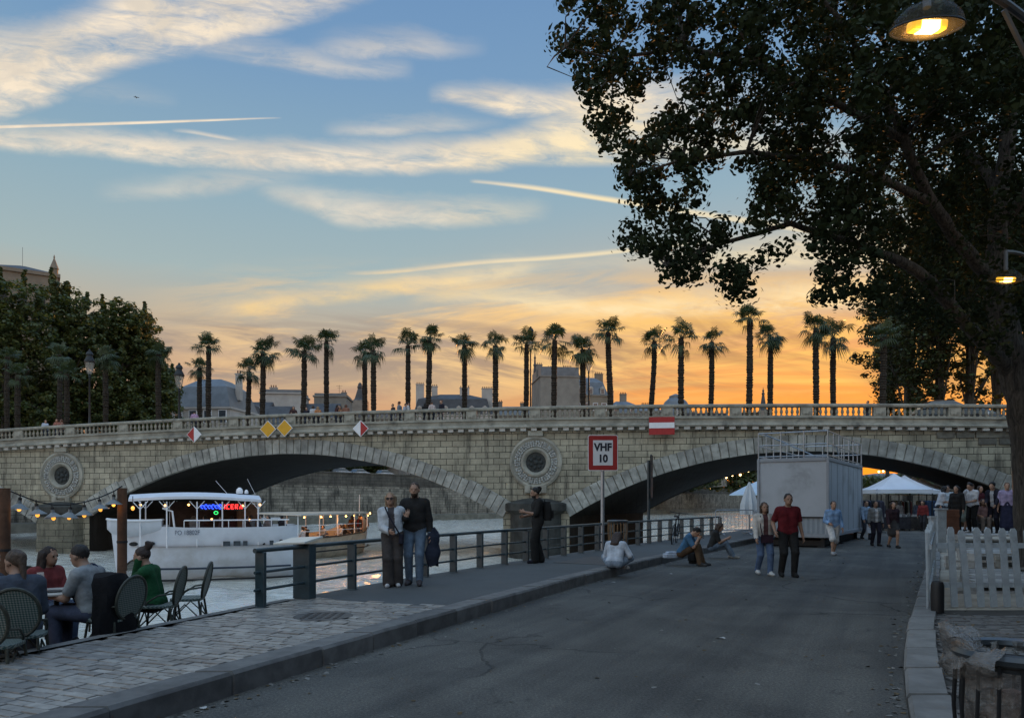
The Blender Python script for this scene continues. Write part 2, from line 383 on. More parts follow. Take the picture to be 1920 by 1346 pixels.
M_vous = mat('voussoir_stone', (.27, .275, .255), .85, var=.34, vs=1.3, bump=.4, bs=9, island=.22, stain=(1.1, (.10, .10, .09), .6))
M_corn = mat('cornice_stone', (.26, .255, .215), .85, var=.3, vs=1.0, bump=.35, bs=10, stain=(.7, (.075, .075, .07), .7))
M_bal = mat('balustrade_stone', (.25, .245, .205), .85, var=.28, vs=1.6, bump=.3, bs=14, stain=(.8, (.08, .08, .072), .7))
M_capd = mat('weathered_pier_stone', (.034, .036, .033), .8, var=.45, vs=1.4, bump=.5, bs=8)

# ------------------------------------------------------------------ ground, water, quay
KERB = [(-6, -7.0), (2.0, -4.05), (5.52, -2.60), (7.5, -1.75), (10.2, -.55), (14.4, 1.35), (20.4, 4.45), (29.1, 9.5), (40, 16.0), (54, 24.5), (82, 41), (130, 71)]
EDGE = [(-6, -9.4), (3.2, -6.0), (6.86, -4.70), (10.2, -3.56), (12.05, -2.85), (14.95, -1.45), (18.75, .58), (24.5, 3.8), (30.6, 7.45), (40, 13.2), (54, 21.6), (82, 38), (130, 68)]
RKERB = [(-6, -1.6), (2.0, 1.35), (5.52, 2.87), (7.2, 3.72), (10.4, 5.55), (15, 8.25), (22, 12.3), (28, 15.7), (40, 22.8), (54, 31), (82, 47.5), (130, 77)]
PZ, WZ = .18, -2.0
K = resample(KERB, .8); E = resample(EDGE, .8); RK = resample(RKERB, .8)

def water_mat():
    m = D.materials.new('river_water'); m.use_nodes = True; t = NT(m.node_tree); b = t.n['Principled BSDF']
    tc = t.n.new('ShaderNodeTexCoord'); mp = t.n.new('ShaderNodeMapping'); t.l.new(tc.outputs['Object'], mp.inputs[0])
    mp.inputs['Rotation'].default_value = (0, 0, R(12)); mp.inputs['Scale'].default_value = (.62, 1.5, 1)
    v = mp.outputs[0]
    h = t.add(t.mul(t.noise(v, 2.2, 3, .55, .5), .7), t.mul(t.noise(v, 6.5, 3, .5), .3))
    bn = t.n.new('ShaderNodeBump'); bn.inputs['Strength'].default_value = .7; bn.inputs['Distance'].default_value = .22
    t.l.new(h, bn.inputs['Height']); t.l.new(bn.outputs[0], b.inputs['Normal'])
    b.inputs['Base Color'].default_value = (.58, .57, .50, 1); b.inputs['Metallic'].default_value = .17; b.inputs['Roughness'].default_value = .05
    b.inputs['IOR'].default_value = 1.6; b.inputs['Specular IOR Level'].default_value = .8
    return m
w = MB(); w.poly([(-2500, -300, WZ-.45), (2500, -300, WZ-.45), (2500, 5000, WZ-.45), (-2500, 5000, WZ-.45)])
tag(w.build('river_bed', M_dstone), kind='structure')
# wave surface: finer rows near the quay, longer ones far off
yr = 8.0*1.0125**np.arange(300); ua = np.linspace(-1.6, .62, 520)
YY, UU = np.meshgrid(yr, ua, indexing='ij'); XX = YY*UU*(1-.0); gw = np.random.default_rng(12); HH = np.zeros_like(XX)
for i in range(26):
    lam = gw.uniform(.9, 5.0); th = R(28)+gw.normal(0, .75); kx, ky = math.sin(th)*2*math.pi/lam, math.cos(th)*2*math.pi/lam
    ph = kx*XX+ky*YY+gw.uniform(0, 6.28)+.7*np.sin(.21*XX+.13*YY+i); HH += lam**.8*.0088*(1-np.sqrt(np.sin(ph/2)**2+.03))*2*np.clip(lam/(YY*.0125*2.5), 0, 1)
HH -= HH.mean(axis=1, keepdims=True)
nr, nc = XX.shape; idx = np.arange(nr*nc).reshape(nr, nc)
Fw = np.stack([idx[:-1, :-1], idx[:-1, 1:], idx[1:, 1:], idx[1:, :-1]], -1).reshape(-1, 4)
tag(obj('river_water', npmesh('river_water', np.stack([XX, YY, WZ-.10+HH], -1).reshape(-1, 3), Fw, [water_mat()], True)), kind='structure')

def strip(A, B, z, za=None):
    m = MB(); n = min(len(A), len(B)); vs = []
    for (xa, ya), (xb, yb) in zip(A[:n], B[:n]): vs += [(xa, ya, z), (xb, yb, z)]
    m._a(vs, [(2*i, 2*i+1, 2*i+3, 2*i+2) for i in range(n-1)]); return m
def off(A, d): return [(x+d, y) for x, y in A]
# the road and everything right of it as one sheet of land
far = [(x+420, y) for x, y in K]
tag(strip(off(K, -.2), far, -.012).build('ground', M_soil), kind='structure')
tag(strip(K, RK, 0.).build('road', M_asph), kind='structure')
# promenade along the river; the near stretch is stone paving
def xat(A, y): return interp([(b, a) for a, b in A], y)
pb = lambda x: 10.2+(x+.9)*(-1.0/2.4)                      # far edge of the paved stretch
Kin = off(K, -.335)
mm = MB(); vs = []; ys = [y for _, y in K if y > 11.25]
L0 = [(-3.22, 11.17, PZ), (xat(K, 10.05)-.335, 10.05, PZ)]
vs = L0[:]
for y in ys: vs += [(xat(E, y), y, PZ), (xat(K, y)-.335, y, PZ)]
mm._a(vs, [(2*i, 2*i+1, 2*i+3, 2*i+2) for i in range(len(vs)//2-1)])
tag(mm.build('promenade', M_prom), kind='structure')
mm = MB(); ys = [y for _, y in K if y < 11.2]
vs = []
for y in ys: vs += [(xat(E, y), y, PZ-.016), (xat(K, y)-.335, y, PZ-.016)]
mm._a(vs, [(2*i, 2*i+1, 2*i+3, 2*i+2) for i in range(len(ys)-1)])
tag(mm.build('paver_bed', M_joint), kind='structure')
# individual paving stones in rows across the promenade
def pavers(name, inside, o, ux, rowd, ln, z, rows, width, seed, M):
    r = random.Random(seed); m = MB(); uy = (-ux[1], ux[0])
    for i in range(rows):
        s = -width-r.random()*ln
        while s < width:
            l = ln*r.uniform(.75, 1.3); a = s+.006; b = s+l-.006; s += l
            d0 = i*rowd+.006; d1 = (i+1)*rowd-.006
            pts = [(o[0]+ux[0]*p+uy[0]*q, o[1]+ux[1]*p+uy[1]*q) for p, q in ((a, d0), (b, d0), (b, d1), (a, d1))]
            cx = sum(p[0] for p in pts)/4; cy = sum(p[1] for p in pts)/4
            if not inside(cx, cy): continue
            h = z+r.uniform(-.006, .005); tx = r.uniform(-.012, .012); ty = r.uniform(-.02, .02)
            top = [(cx+(x-cx)*.965, cy+(y-cy)*.94, h+(x-cx)*tx+(y-cy)*ty) for x, y in pts]
            low = [(x, y, h-.014) for x, y in pts]
            m._a(low+top, [(4, 5, 6, 7), (0, 1, 5, 4), (1, 2, 6, 5), (2, 3, 7, 6), (3, 0, 4, 7)])
    return tag(m.build(name, M, fix=False), kind='structure')
ux = Vector((2.4, -1.0)).normalized()
pavers('stone_pavers', lambda x, y: y < pb(x)+.03 and x > xat(E, y)+.10 and x < xat(K, y)-.28 and y > -2, (-2.1, 10.9-15*.172*5), ux, .104, .25, PZ, 130, 8.5, 3, M_paver)
# kerb stones
def kerb(name, A, wid, z0, z1, step, seed, M):
    m = MB(); r = random.Random(seed); n = len(A)
    y = A[0][1]
    while y < 90:
        y2 = y+step*(.82+.36*r.random())*(1 if y < 30 else 2); g = .012
        x0, x1 = xat(A, y+g), xat(A, y2-g); dz = r.uniform(-.008, .006); dl = r.uniform(-.012, .012); x0 += dl; x1 += dl+r.uniform(-.006, .006)
        a = [(x0, y+g), (x1, y2-g), (x1-wid, y2-g), (x0-wid, y+g)]
        sg = 1 if wid > 0 else -1; c = .025*sg
        top = [(x0-c, y+g+.01, z1+dz), (x1-c, y2-g-.01, z1+dz), (x1-wid+c*.3, y2-g-.01, z1+dz), (x0-wid+c*.3, y+g+.01, z1+dz)]
        m._a([(p[0], p[1], z0) for p in a]+[(p[0], p[1], z1-.03+dz) for p in a]+top,
             [(0, 1, 5, 4), (1, 2, 6, 5), (2, 3, 7, 6), (3, 0, 4, 7), (4, 5, 9, 8), (5, 6, 10, 9), (6, 7, 11, 10), (7, 4, 8, 11), (8, 9, 10, 11)])
        y = y2
    return tag(m.build(name, M), kind='structure')
kerb('promenade_kerb', K, .335, -.06, PZ+.014, .95, 1, M_kerb)
kerb('right_kerb', RK, -.34, -.06, .075, .95, 2, mat('pale_granite_kerb', (.17, .168, .16), .7, var=.2, vs=4, bump=.3, bs=50, island=.15, stain=(1., (.09, .088, .08), .6), bd=.006))
# edge stones of the paving along the terrace, and the river wall
mm = MB(); vs = []
for y in [q for _, q in E if q < 11]:
    vs += [(xat(E, y), y, PZ+.014), (xat(E, y)+.16, y, PZ+.014), (xat(E, y), y, -.4)]
for i in range(len(vs)//3-1):
    a = 3*i; mm._a([], [])
    mm.f += [(a, a+1, a+4, a+3), (a+2, a, a+3, a+5)]; mm.mi += [0, 0]
mm.v = vs
tag(mm.build('paving_edge', mat('edge_stone', (.13, .127, .12), .8, var=.2, vs=6, bump=.3, bs=40)), kind='structure')
mm = MB(); vs = []
for x, y in E: vs += [(x+.01, y, PZ-.004), (x+.01, y, WZ-1)]
mm._a(vs, [(2*i, 2*i+1, 2*i+3, 2*i+2) for i in range(len(E)-1)])
tag(mm.build('quay_wall', brick_stone('quay_blocks', (.16, .15, .12), (.12, .115, .10), (.03, .03, .028), .9, .4, .02, axes='yz', stain=.5)), kind='structure')
# cobbles on the right beyond the kerb
pavers('cobble_paving', lambda x, y: y < 10.2 and x > xat(RK, y)+.36 and y > -1 and x < 12, (3.5, .0), (1, 0), .105, .19, .05, 100, 8.5, 9, mat('dark_cobbles', (.125, .12, .115), .5, var=.25, vs=9, bump=.3, bs=40, island=.35, bd=.006))
mm = MB(); ys = [y for _, y in RK if y < 11.6]
vs = []
for y in ys: vs += [(xat(RK, y)+.3, y, .032), (xat(RK, y)+40, y, .032)]
mm._a(vs, [(2*i, 2*i+1, 2*i+3, 2*i+2) for i in range(len(ys)-1)])
tag(mm.build('cobble_bed', mat('cobble_bed', (.05, .047, .042), .95)), kind='structure')
mm = MB(); ys = [y for _, y in RK if 10.4 < y < 40]
vs = []
for y in ys: vs += [(xat(RK, y)+.3, y, .025 if y < 11.6 else .04), (xat(RK, y)+14, y, .04)]
mm._a(vs, [(2*i, 2*i+1, 2*i+3, 2*i+2) for i in range(len(ys)-1)])
tag(mm.build('sand_ground', M_sand), kind='structure')
# upper street on the right behind its retaining wall
WALL = [(-12, -3), (15, 15.2), (45.2, 34.6), (85, 60), (135, 97), (210, 152)]
mm = MB(); vs = []
for y, x in WALL: vs += [(x, y, -1), (x, y, 6.9), (x+.35, y, 6.9), (x+.35, y, 6.0), (x+300, y, 6.0)]
for i in range(len(WALL)-1):
    a = 5*i; mm.f += [(a+k, a+k+1, a+k+6, a+k+5) for k in range(4)]; mm.mi += [0]*4
mm.v = vs
tag(mm.build('upper_street', M_dstone), kind='structure')

# ------------------------------------------------------------------ the bridge
BO = Vector((1.6, 50, 0)); BA = math.atan2(-.1552, .9879)
def BW(x, y, z): return BO+Matrix.Rotation(BA, 3, 'Z') @ Vector((x, y, z))
def zo(x): return -.17*(x/17.715)**2
BD = 18.0
bridge = thing('stone_bridge', 'pale stone arch bridge with balustrade and wreathed medallions crossing the river', 'bridge', BO, BA)
def arc(cx, a, zs, zc):
    s = zc-zs; r = (s*s+a*a)/(2*s); return (cx, a, zs, zc, r)
ARCH = [arc(17.0, 14.75, .6, 4.80), arc(-17.72, 15.5, .55, 4.98), arc(-52.9, 15.3, .0, 4.30)]
def low(x):
    for cx, a, zs, zc, r in ARCH:
        if abs(x-cx) < a: return zc-r+math.sqrt(r*r-(x-cx)**2)
    return -3.0
xs = sorted(set([-72+i*.75 for i in range(181)]+[c+s*a+e for c, a, _, _, _ in ARCH for s in (-1, 1) for e in (-.001, .001)]))
m = MB(); vs = []
def skew(x): return float(np.interp(x, [-2.3, 2.3, 32, 60], [0, 5.2, 5.2, 0]))     # the right vault runs slightly askew, along the quay
for x in xs: vs += [(x, 0, low(x)), (x, 0, 6.34+zo(x)), (x+skew(x), BD, 6.34+zo(x)), (x+skew(x), BD, low(x))]
for i in range(len(xs)-1):
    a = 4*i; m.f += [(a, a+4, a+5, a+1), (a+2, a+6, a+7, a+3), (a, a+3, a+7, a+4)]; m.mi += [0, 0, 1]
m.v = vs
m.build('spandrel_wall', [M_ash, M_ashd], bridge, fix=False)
# voussoirs: separate wedge stones of each arch ring
for cx, a, zs, zc, r in ARCH:
    m = MB(); th0 = math.asin(a/r); n = int(2*th0*r/.52); rr = random.Random(int(a*10))
    for y0, y1, ring in ((-.07, .25, 1), (BD-.25, BD+.07, 0)):
        for i in range(n):
            t0 = -th0+2*th0*i/n+.0006; t1 = -th0+2*th0*(i+1)/n-.0006
            ins = r-.015-rr.uniform(0, .02); ou = r+1.02+(.0 if abs((t0+t1)/2) < th0*.8 else .12)
            pj = y0-rr.uniform(0, .03) if ring else y0
            sk = 0 if ring else skew(cx); q = lambda rad, t: (cx+sk+rad*math.sin(t), zc-r+rad*math.cos(t))
            f = [q(ins, t0), q(ins, t1), q(ou, t1), q(ou, t0)]
            ce = (sum(p[0] for p in f)/4, sum(p[1] for p in f)/4)
            fr = [(ce[0]+(p[0]-ce[0])*.90, pj, ce[1]+(p[1]-ce[1])*.965) for p in f] if ring else [(p[0], y1, p[1]) for p in f]
            bk = [(p[0], pj+.05, p[1]) for p in f] if ring else [(p[0], y0, p[1]) for p in f]
            b2 = [(p[0], y1, p[1]) for p in f]
            m._a(fr+bk+b2, [(0, 1, 2, 3)]+[(k, k+4, (k+1) % 4+4, (k+1) % 4) for k in range(4)]+[(k+4, k+8, (k+1) % 4+8, (k+1) % 4+4) for k in range(4)])
        m.build('arch_ring', M_vous, bridge); m = MB()
# cornice, fascia and handrail swept along the cambered deck
def sweep(prof, x0, x1, step=1.5):
    m = MB(); n = max(2, int((x1-x0)/step)+1); k = len(prof); vs = []
    for i in range(n):
        x = x0+(x1-x0)*i/(n-1); vs += [(x, y, z+zo(x)) for y, z in prof]
    fs = [(i*k+j, i*k+(j+1) % k, (i+1)*k+(j+1) % k, (i+1)*k+j) for i in range(n-1) for j in range(k)]
    return m._a(vs, fs+[tuple(range(k)), tuple(range((n-1)*k, n*k))])
XL, XR = -72, 62
cornice = sweep([(.3, 6.30), (-.06, 6.30), (-.06, 6.48), (-.46, 6.50), (-.50, 6.60), (-.42, 6.66), (-.42, 6.74), (-.26, 6.78), (-.26, 7.00), (-.36, 7.02), (-.36, 7.09), (-.20, 7.12), (.3, 7.12)], XL, XR).build('cornice', M_corn, bridge)
sweep([(BD-.3, 6.30), (BD+.4, 6.5), (BD+.4, 6.7), (BD+.26, 7.12), (BD-.3, 7.12)], XL, XR).build('cornice', M_corn, bridge)
M_den = mat('pale_dentil_stone', (.36, .355, .33), .85, var=.2, vs=2, bump=.2, bs=12)
den = MB().box((0, 0, 0), (.37, .34, .19)).mesh('dentil', [M_den]); m = MB(); x = XL+.2; dx_ = []
while x < XR: dx_.append(x); x += .71
dx_.sort(key=lambda x: abs(x-2))
for i, x in enumerate(dx_):
    if i < 100: obj('dentil', den, cornice, (x, -.22, 6.40+zo(x)))
    else: m.box((x, -.22, 6.40+zo(x)), (.37, .34, .19))
m.build('dentil_row', M_den, cornice)['kind'] = 'stuff'
sweep([(.3, 6.95), (BD-.3, 6.95), (BD-.3, 6.5), (.3, 6.5)], XL, XR).build('deck', M_asph, bridge)
DIE0, PITCH, DW = 8.6, 4.33, .72
bal = sweep([(-.16, 7.122), (.20, 7.122), (.20, 7.19), (-.16, 7.19)], XL, XR).build('balustrade', M_bal, bridge)
for yy in (0, BD):
    sweep([(-.19+yy, 7.74), (.23+yy, 7.74), (.26+yy, 7.80), (.26+yy, 7.90), (.2+yy, 7.94), (-.16+yy, 7.94), (-.22+yy, 7.90), (-.22+yy, 7.80)], XL, XR).build('handrail', M_bal, bal)
prof = [(.085, 0), (.085, .05), (.05, .07), (.06, .12), (.095, .2), (.10, .26), (.075, .36), (.048, .45), (.055, .48), (.085, .50), (.085, .55)]
mb_bal = MB().lathe(prof, 8).mesh('baluster', [M_bal], smooth=True)
pan = MB(); pan.box((0, .02, 0), (DW, .36, .545)); pan.box((0, .02-.19, 0), (DW-.2, .03, .36)); pan_me = pan.mesh('die_panel', [M_bal]); rest = MB(); cnt = 0; sects = []
k = -18
while DIE0+k*PITCH < XR:
    xd = DIE0+k*PITCH
    if xd > XL+1:
        obj('die_panel', pan_me, bal, (xd, 0, 7.465+zo(xd))); rest.box((xd, .02+BD, 7.465+zo(xd)), (DW, .36, .545))
        sects.append(xd)
    k += 1
allb = []
for xd in sects:
    for j in range(11):
        allb.append(xd+DW/2+.17+j*(PITCH-DW-.34)/10)
allb.sort(key=lambda x: abs(x-8) if x > 31 else abs(x-8))
for i, x in enumerate(allb):
    if i < 100: obj('baluster', mb_bal, bal, (x, .02, 7.19+zo(x)))
    else: rest.lathe(prof, 8, (x, .02, 7.19+zo(x)))
for x in allb:
    rest.lathe(prof, 6, (x, BD+.02, 7.19+zo(x)))
ro = rest.build('baluster_row', M_bal, bal, fix=False); ro['kind'] = 'stuff'
# medallions and pier heads
for px_, zc in ((0, 4.22), (-35.43, 3.52)):
    mm = MB()
    def ring(m, prof, n=40):
        vs = []; k = len(prof)
        for j in range(n):
            a = 2*math.pi*j/n
            for r, y in prof: vs.append((r*math.cos(a), y, r*math.sin(a)))
        return m._a(vs, [(j*k+i, j*k+(i+1) % k, ((j+1) % n)*k+(i+1) % k, ((j+1) % n)*k+i) for j in range(n) for i in range(k)])
    ring(mm, [(1.78, .02), (1.76, -.16), (1.62, -.22), (1.52, -.12), (1.40, -.10), (1.0, -.12), (.98, -.24), (.86, -.28), (.72, -.18), (.66, .02)])
    mm.box((0, -.12, 1.92), (1.0, .3, .35)); mm.box((-.55, -.1, -1.8), (.35, .28, .5)); mm.box((.55, -.1, -1.8), (.35, .28, .5)); mm.box((0, -.13, -1.95), (.7, .3, .28))
    med = mm.build('medallion', M_corn, bridge, (px_, 0, zc), smooth=True)
    mm = MB(); r2 = random.Random(4)
    for j in range(46):
        for rr_ in (1.1, 1.25, 1.38):
            a = 2*math.pi*(j+r2.random()*.5)/46; mm.ball((rr_*math.cos(a), -.14, rr_*math.sin(a)), .085, 6, 4, (1, .8, 1))
    mm.build('wreath', mat('carved_wreath_stone', (.30, .31, .30), .85, var=.3, vs=6, island=.3), med, smooth=True)
    mm = MB(); ring(mm, [(.70, -.02), (.001, -.02), (.001, 0.0), (.70, .0)], 24)
    for j in range(7):
        a = 2*math.pi*j/7; mm.ball((.36*math.cos(a), -.04, .36*math.sin(a)), .14, 8, 5, (1, .5, 1))
    mm.ball((0, -.06, 0), .17, 8, 5, (1, .5, 1))
    mm.build('rosette', mat('dark_bronze_rosette', (.022, .028, .028), .6, var=.5, vs=8), med, smooth=True)
    # cutwater with its moulded cap
    dz = -.25 if px_ < -1 else 0
    def half(r, z): return [(r*math.cos(a), -1.35*(r/1.75)*math.sin(a)**.8 if 0 < a < math.pi else 0, z) for a in [math.pi*i/14 for i in range(15)]]
    def stack(lv):
        m = MB(); k = 15
        for r, z in lv: m.v += half(r, z)
        n = len(lv); m.f += [(i*k+j, i*k+j+1, (i+1)*k+j+1, (i+1)*k+j) for i in range(n-1) for j in range(k-1)]+[tuple(range((n-1)*k, n*k))]; m.mi += [0]*len(m.f); return m
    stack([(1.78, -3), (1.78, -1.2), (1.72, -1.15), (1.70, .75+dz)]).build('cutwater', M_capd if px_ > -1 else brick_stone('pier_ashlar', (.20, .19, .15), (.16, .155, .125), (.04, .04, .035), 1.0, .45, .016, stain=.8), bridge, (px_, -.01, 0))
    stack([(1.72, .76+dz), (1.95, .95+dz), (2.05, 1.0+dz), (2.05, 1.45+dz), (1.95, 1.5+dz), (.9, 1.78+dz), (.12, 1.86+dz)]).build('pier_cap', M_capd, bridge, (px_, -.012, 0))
# abutment steps of rough stone on the right
mm = MB(); rr = random.Random(5)
for i in range(4):
    for j in range(9):
        mm.box((24.3+j*1.1+rr.uniform(-.1, .1)+i*.3, -.02, 6.06-i*.42+zo(26)), (1.0, .12+rr.uniform(0, .06), .38)) if j > i*2.6 else None
mm.build('repaired_stonework', mat('rough_grey_stone', (.15, .145, .125), .9, var=.3, vs=3, bump=.6, bs=9, island=.35, stain=(1., (.05, .05, .045), .7)), bridge)

# navigation marks hung on the bridge
M_red = mat('sign_red', (.30, .022, .022), .45, var=.08); M_wht = mat('sign_white', (.62, .64, .66), .45, var=.05); M_yel = mat('sign_yellow', (.55, .30, .02), .45, var=.08)
def bpos(px, py):           # point on the bridge's front plane seen at that spot
    t = ((px-960)/F-.032)/(.35+.055*(px-960)/F); Y = 50-2.75*t
    return t*17.715, EYE-(py-HOR)/F*Y
def diamond(px, py, label, kinds, h=.57):
    x, z = bpos(px, py); t = thing('navigation_mark', label, 'navigation sign', BW(x, -.62, z), BA, 'navigation marks on the bridge')
    b = MB(); b.prism([(0, 0, h), (h, 0, 0), (0, 0, -h), (-h, 0, 0)], (0, 0, 0), (0, .05, 0)); b.build('backing_board', M_white, t)
    b = MB(); g = .93
    for i, (sx, mtl) in enumerate(zip((-1, 1), kinds)):
        b = MB(); b.prism([(0, 0, h*g), (sx*h*g, 0, 0), (0, 0, -h*g)], (0, -.012, 0), (0, -.003, 0)); b.build('coloured_face', mtl, t)
    b = MB(); b.tube([(0, .05, h*.3), (0, .45, h*.3)], .025, 6); b.tube([(0, .05, -h*.3), (0, .45, -h*.3)], .025, 6); b.build('bracket', M_dark, t)
diamond(373, 816, 'red and white diamond mark with red on its left half', (M_red, M_wht))
diamond(682, 805, 'white and red diamond mark with red on its right half', (M_wht, M_red))
diamond(510, 806, 'yellow diamond mark, left one of the adjoining yellow pair', (M_yel, M_yel), .60)
diamond(541, 804, 'yellow diamond mark, right one of the adjoining yellow pair', (M_yel, M_yel), .60)
x, z = bpos(1240, 800)
t = thing('no_entry_board', 'red board with a white bar hung on the bridge over the right arch', 'navigation sign', BW(x, -.62, z), BA)
b = MB(); b.box((0, 0, 0), (1.62, .06, 1.14)); b.build('board', M_red, t)
b = MB(); b.box((0, -.036, .03), (1.60, .006, .36)); b.build('white_bar', M_wht, t)
b = MB(); b.box((-.5, .25, 0), (.06, .44, .06)); b.box((.5, .25, 0), (.06, .44, .06)); b.build('bracket', M_dark, t)
# ------------------------------------------------------------------ vegetation helpers
def leaf_mesh(name, C, size, mats, seed, flat=.5, hang=0.):
    """one mesh of many small separate leaves at the points C (n,3)"""
    g = np.random.default_rng(seed); n = len(C)
    nr = g.normal(size=(n, 3)); nr[:, 2] += flat*np.sign(nr[:, 2]); nr /= np.linalg.norm(nr, axis=1)[:, None]
    a = g.normal(size=(n, 3)); a[:, 2] -= hang; a -= nr*(a*nr).sum(1)[:, None]; a /= np.linalg.norm(a, axis=1)[:, None]
    b = np.cross(nr, a); sz = size*g.uniform(.6, 1.25, n)
    shp = np.array([(-.5, 0, 0), (-.28, .44, .05), (.12, .40, .02), (.6, 0, -.06), (.12, -.40, .02), (-.28, -.44, .05)])
    V = C[:, None, :]+(a[:, None, :]*shp[None, :, 0:1]+b[:, None, :]*shp[None, :, 1:2]+nr[:, None, :]*shp[None, :, 2:3])*sz[:, None, None]
    Fc = np.arange(n*6).reshape(n, 6)
    return npmesh(name, V.reshape(-1, 3), Fc, mats, False, g.integers(0, len(mats), n))
def clump_points(cents, rad, per, seed, sq=.75):
    g = np.random.default_rng(seed); cents = np.asarray(cents); rad = np.broadcast_to(np.asarray(rad), (len(cents),))
    d = g.normal(size=(len(cents), per, 3)); d /= np.linalg.norm(d, axis=2)[..., None]
    r = g.uniform(0, 1, (len(cents), per, 1))**.5
    d[..., 2] *= sq
    return (cents[:, None, :]+d*r*rad[:, None, None]).reshape(-1, 3)
M_leafA = mat('leaf_dark_green', (.040, .060, .022), .55, var=.35, vs=1.5, trans=.22)
M_leafB = mat('leaf_mid_green', (.065, .085, .028), .55, var=.35, vs=1.5, trans=.28)
M_leafC = mat('leaf_yellow_green', (.10, .105, .03), .55, var=.35, vs=1.5, trans=.35)
M_bark = mat('rough_bark', (.060, .050, .038), .95, var=.4, vs=5, bump=1., bs=14, bd=.05)
M_bark2 = mat('smooth_bark', (.045, .040, .032), .9, var=.3, vs=3, bump=.5, bs=12)

def make_tree(name, label, loc, H, rx, nb, per, leaf, seed, mats, low=.25, group=None, ry=None, cat='tree', lean=(0, 0), clr=.8, trunk_r=None, shoots=0):
    """trunk with limbs and a crown of leaf clumps spread through an uneven volume"""
    r = random.Random(seed); ry = ry or rx
    t = thing(name, label, cat, loc, 0, group)
    tr = trunk_r or H*.022
    tk = MB(); top = Vector((lean[0], lean[1], H*.8))
    tk.tube([(0, 0, -.3), (0, 0, .2), tuple(top*.3), tuple(top*.65), tuple(top)], [tr*1.35, tr*1.1, tr*.9, tr*.55, tr*.15], 8)
    cents = []; rads = []
    lobes = [(r.uniform(-.5, .5)*rx, r.uniform(-.5, .5)*ry, H*r.uniform(low+.2, .86), r.uniform(.36, .62)) for _ in range(9)]
    lobes.append((lean[0], lean[1], H*.82, .42)); lobes.append((0, 0, H*(low+.22), .6))
    for i in range(nb):
        lx, ly, lz, ls = r.choice(lobes)
        d = Vector((r.gauss(0, 1), r.gauss(0, 1), r.gauss(0, 1))).normalized()*(r.random()**.4)
        p = (lx+d.x*rx*ls, ly+d.y*ry*ls, lz+d.z*H*.22*(ls+.35))
        if p[2] < H*low or p[2] > H: continue
        cents.append(p); rads.append(clr*r.uniform(.6, 1.25))
        if i % 9 == 0:
            f = r.uniform(.3, .75); q = top*f
            tk.tube([tuple(q), tuple((q+Vector(p))/2+Vector((0, 0, .4))), p], [tr*.35*(1.1-f), tr*.2*(1.1-f), .02], 5, False)
    for k in range(shoots):
        b0 = r.choice(cents)
        if b0[2] < H*.55: continue
        L = r.uniform(1.0, 2.4)
        for q in range(8): cents.append((b0[0]+r.uniform(-.12, .12)+q*.05*(b0[0]/rx), b0[1]+r.uniform(-.1, .1), b0[2]+L*q/7)); rads.append(clr*(.50-.045*q))
    tk.build('trunk', M_bark2, t, smooth=True, fix=False)
    obj('crown', leaf_mesh('crown', clump_points(cents, rads, per, seed), leaf, mats, seed), t)
    return t

# ------------------------------------------------------------------ the far bank: walls, trees, houses
def BK(Y): return -124.7+.737*Y
fb = Vector((.737, 1, 0)).normalized(); fnx = Vector((fb.y, -fb.x, 0))     # along the bank, and out over the water
M_far = brick_stone('far_quay_stone', (.30, .28, .24), (.20, .19, .165), (.07, .068, .06), 1.3, .5, .03, axes='yz', stain=.9)
M_far2 = brick_stone('far_quay_coping', (.13, .125, .11), (.10, .098, .09), (.05, .05, .045), 2.2, .6, .03, axes='yz', stain=.6)
def bankprism(name, prof, Y0, Y1, M, kind=None):
    A = Vector((BK(Y0), Y0, 0)); B = Vector((BK(Y1), Y1, 0)); m = MB()
    m.prism([fnx*o+Vector((0, 0, z)) for o, z in prof], A, B); o = m.build(name, M); return o
o = bankprism('far_quay_wall', [(0, -3), (0, 3.9), (-.3, 3.9), (-.3, 4.3), (-3.2, 4.3), (-3.2, -3)], 40, 330, M_far); tag(o, kind='structure')
o = bankprism('far_quay_parapet', [(-3.2, 4.2), (-3.2, 6.6), (-3.1, 6.6), (-3.1, 6.9), (-3.8, 6.9), (-3.8, 4.2)], 40, 330, M_far2); tag(o, kind='structure')
o = bankprism('far_landing', [(0, -3), (2.2, -3), (2.2, -1.0), (0, -.9)], 40, 330, mat('landing_stone', (.14, .135, .11), .8, var=.3, vs=.6, bump=.4, bs=5)); tag(o, kind='structure')
m = MB(); m.poly([(BK(40)-4, 40, 6.1), (BK(330)-4, 330, 6.1), (-100, 700, 6.1), (-600, 700, 6.1), (-600, 40, 6.1)])
tag(m.build('island_ground', M_soil), kind='structure')

# big trees at the left along the bank
for i, (px, Y, H, rx, top) in enumerate([(10, 92, 22.8, 7.5, 0), (112, 97, 24.6, 7.0, 0), (206, 101, 23.8, 6.6, 0), (272, 104, 21.4, 5.4, 0), (316, 112, 16.0, 3.8, 0)]):
    lab = ['tall dark tree at the left edge of the picture behind the bridge', 'tall dense tree right of the tower, second of the riverside row',
           'tall leafy tree in the middle of the riverside row behind the bridge', 'rounded tree at the right part of the riverside row, lit gold low down',
           'small loose tree at the right end of the riverside row beside the white house'][i]
    make_tree('riverside_tree', lab, ((px-960)/F*Y, Y, 6.1), H, rx, 620, 46, .34, 40+i, [M_leafA, M_leafB, M_leafB, M_leafC], .06, 'riverside trees at the left', clr=.95, shoots=70)
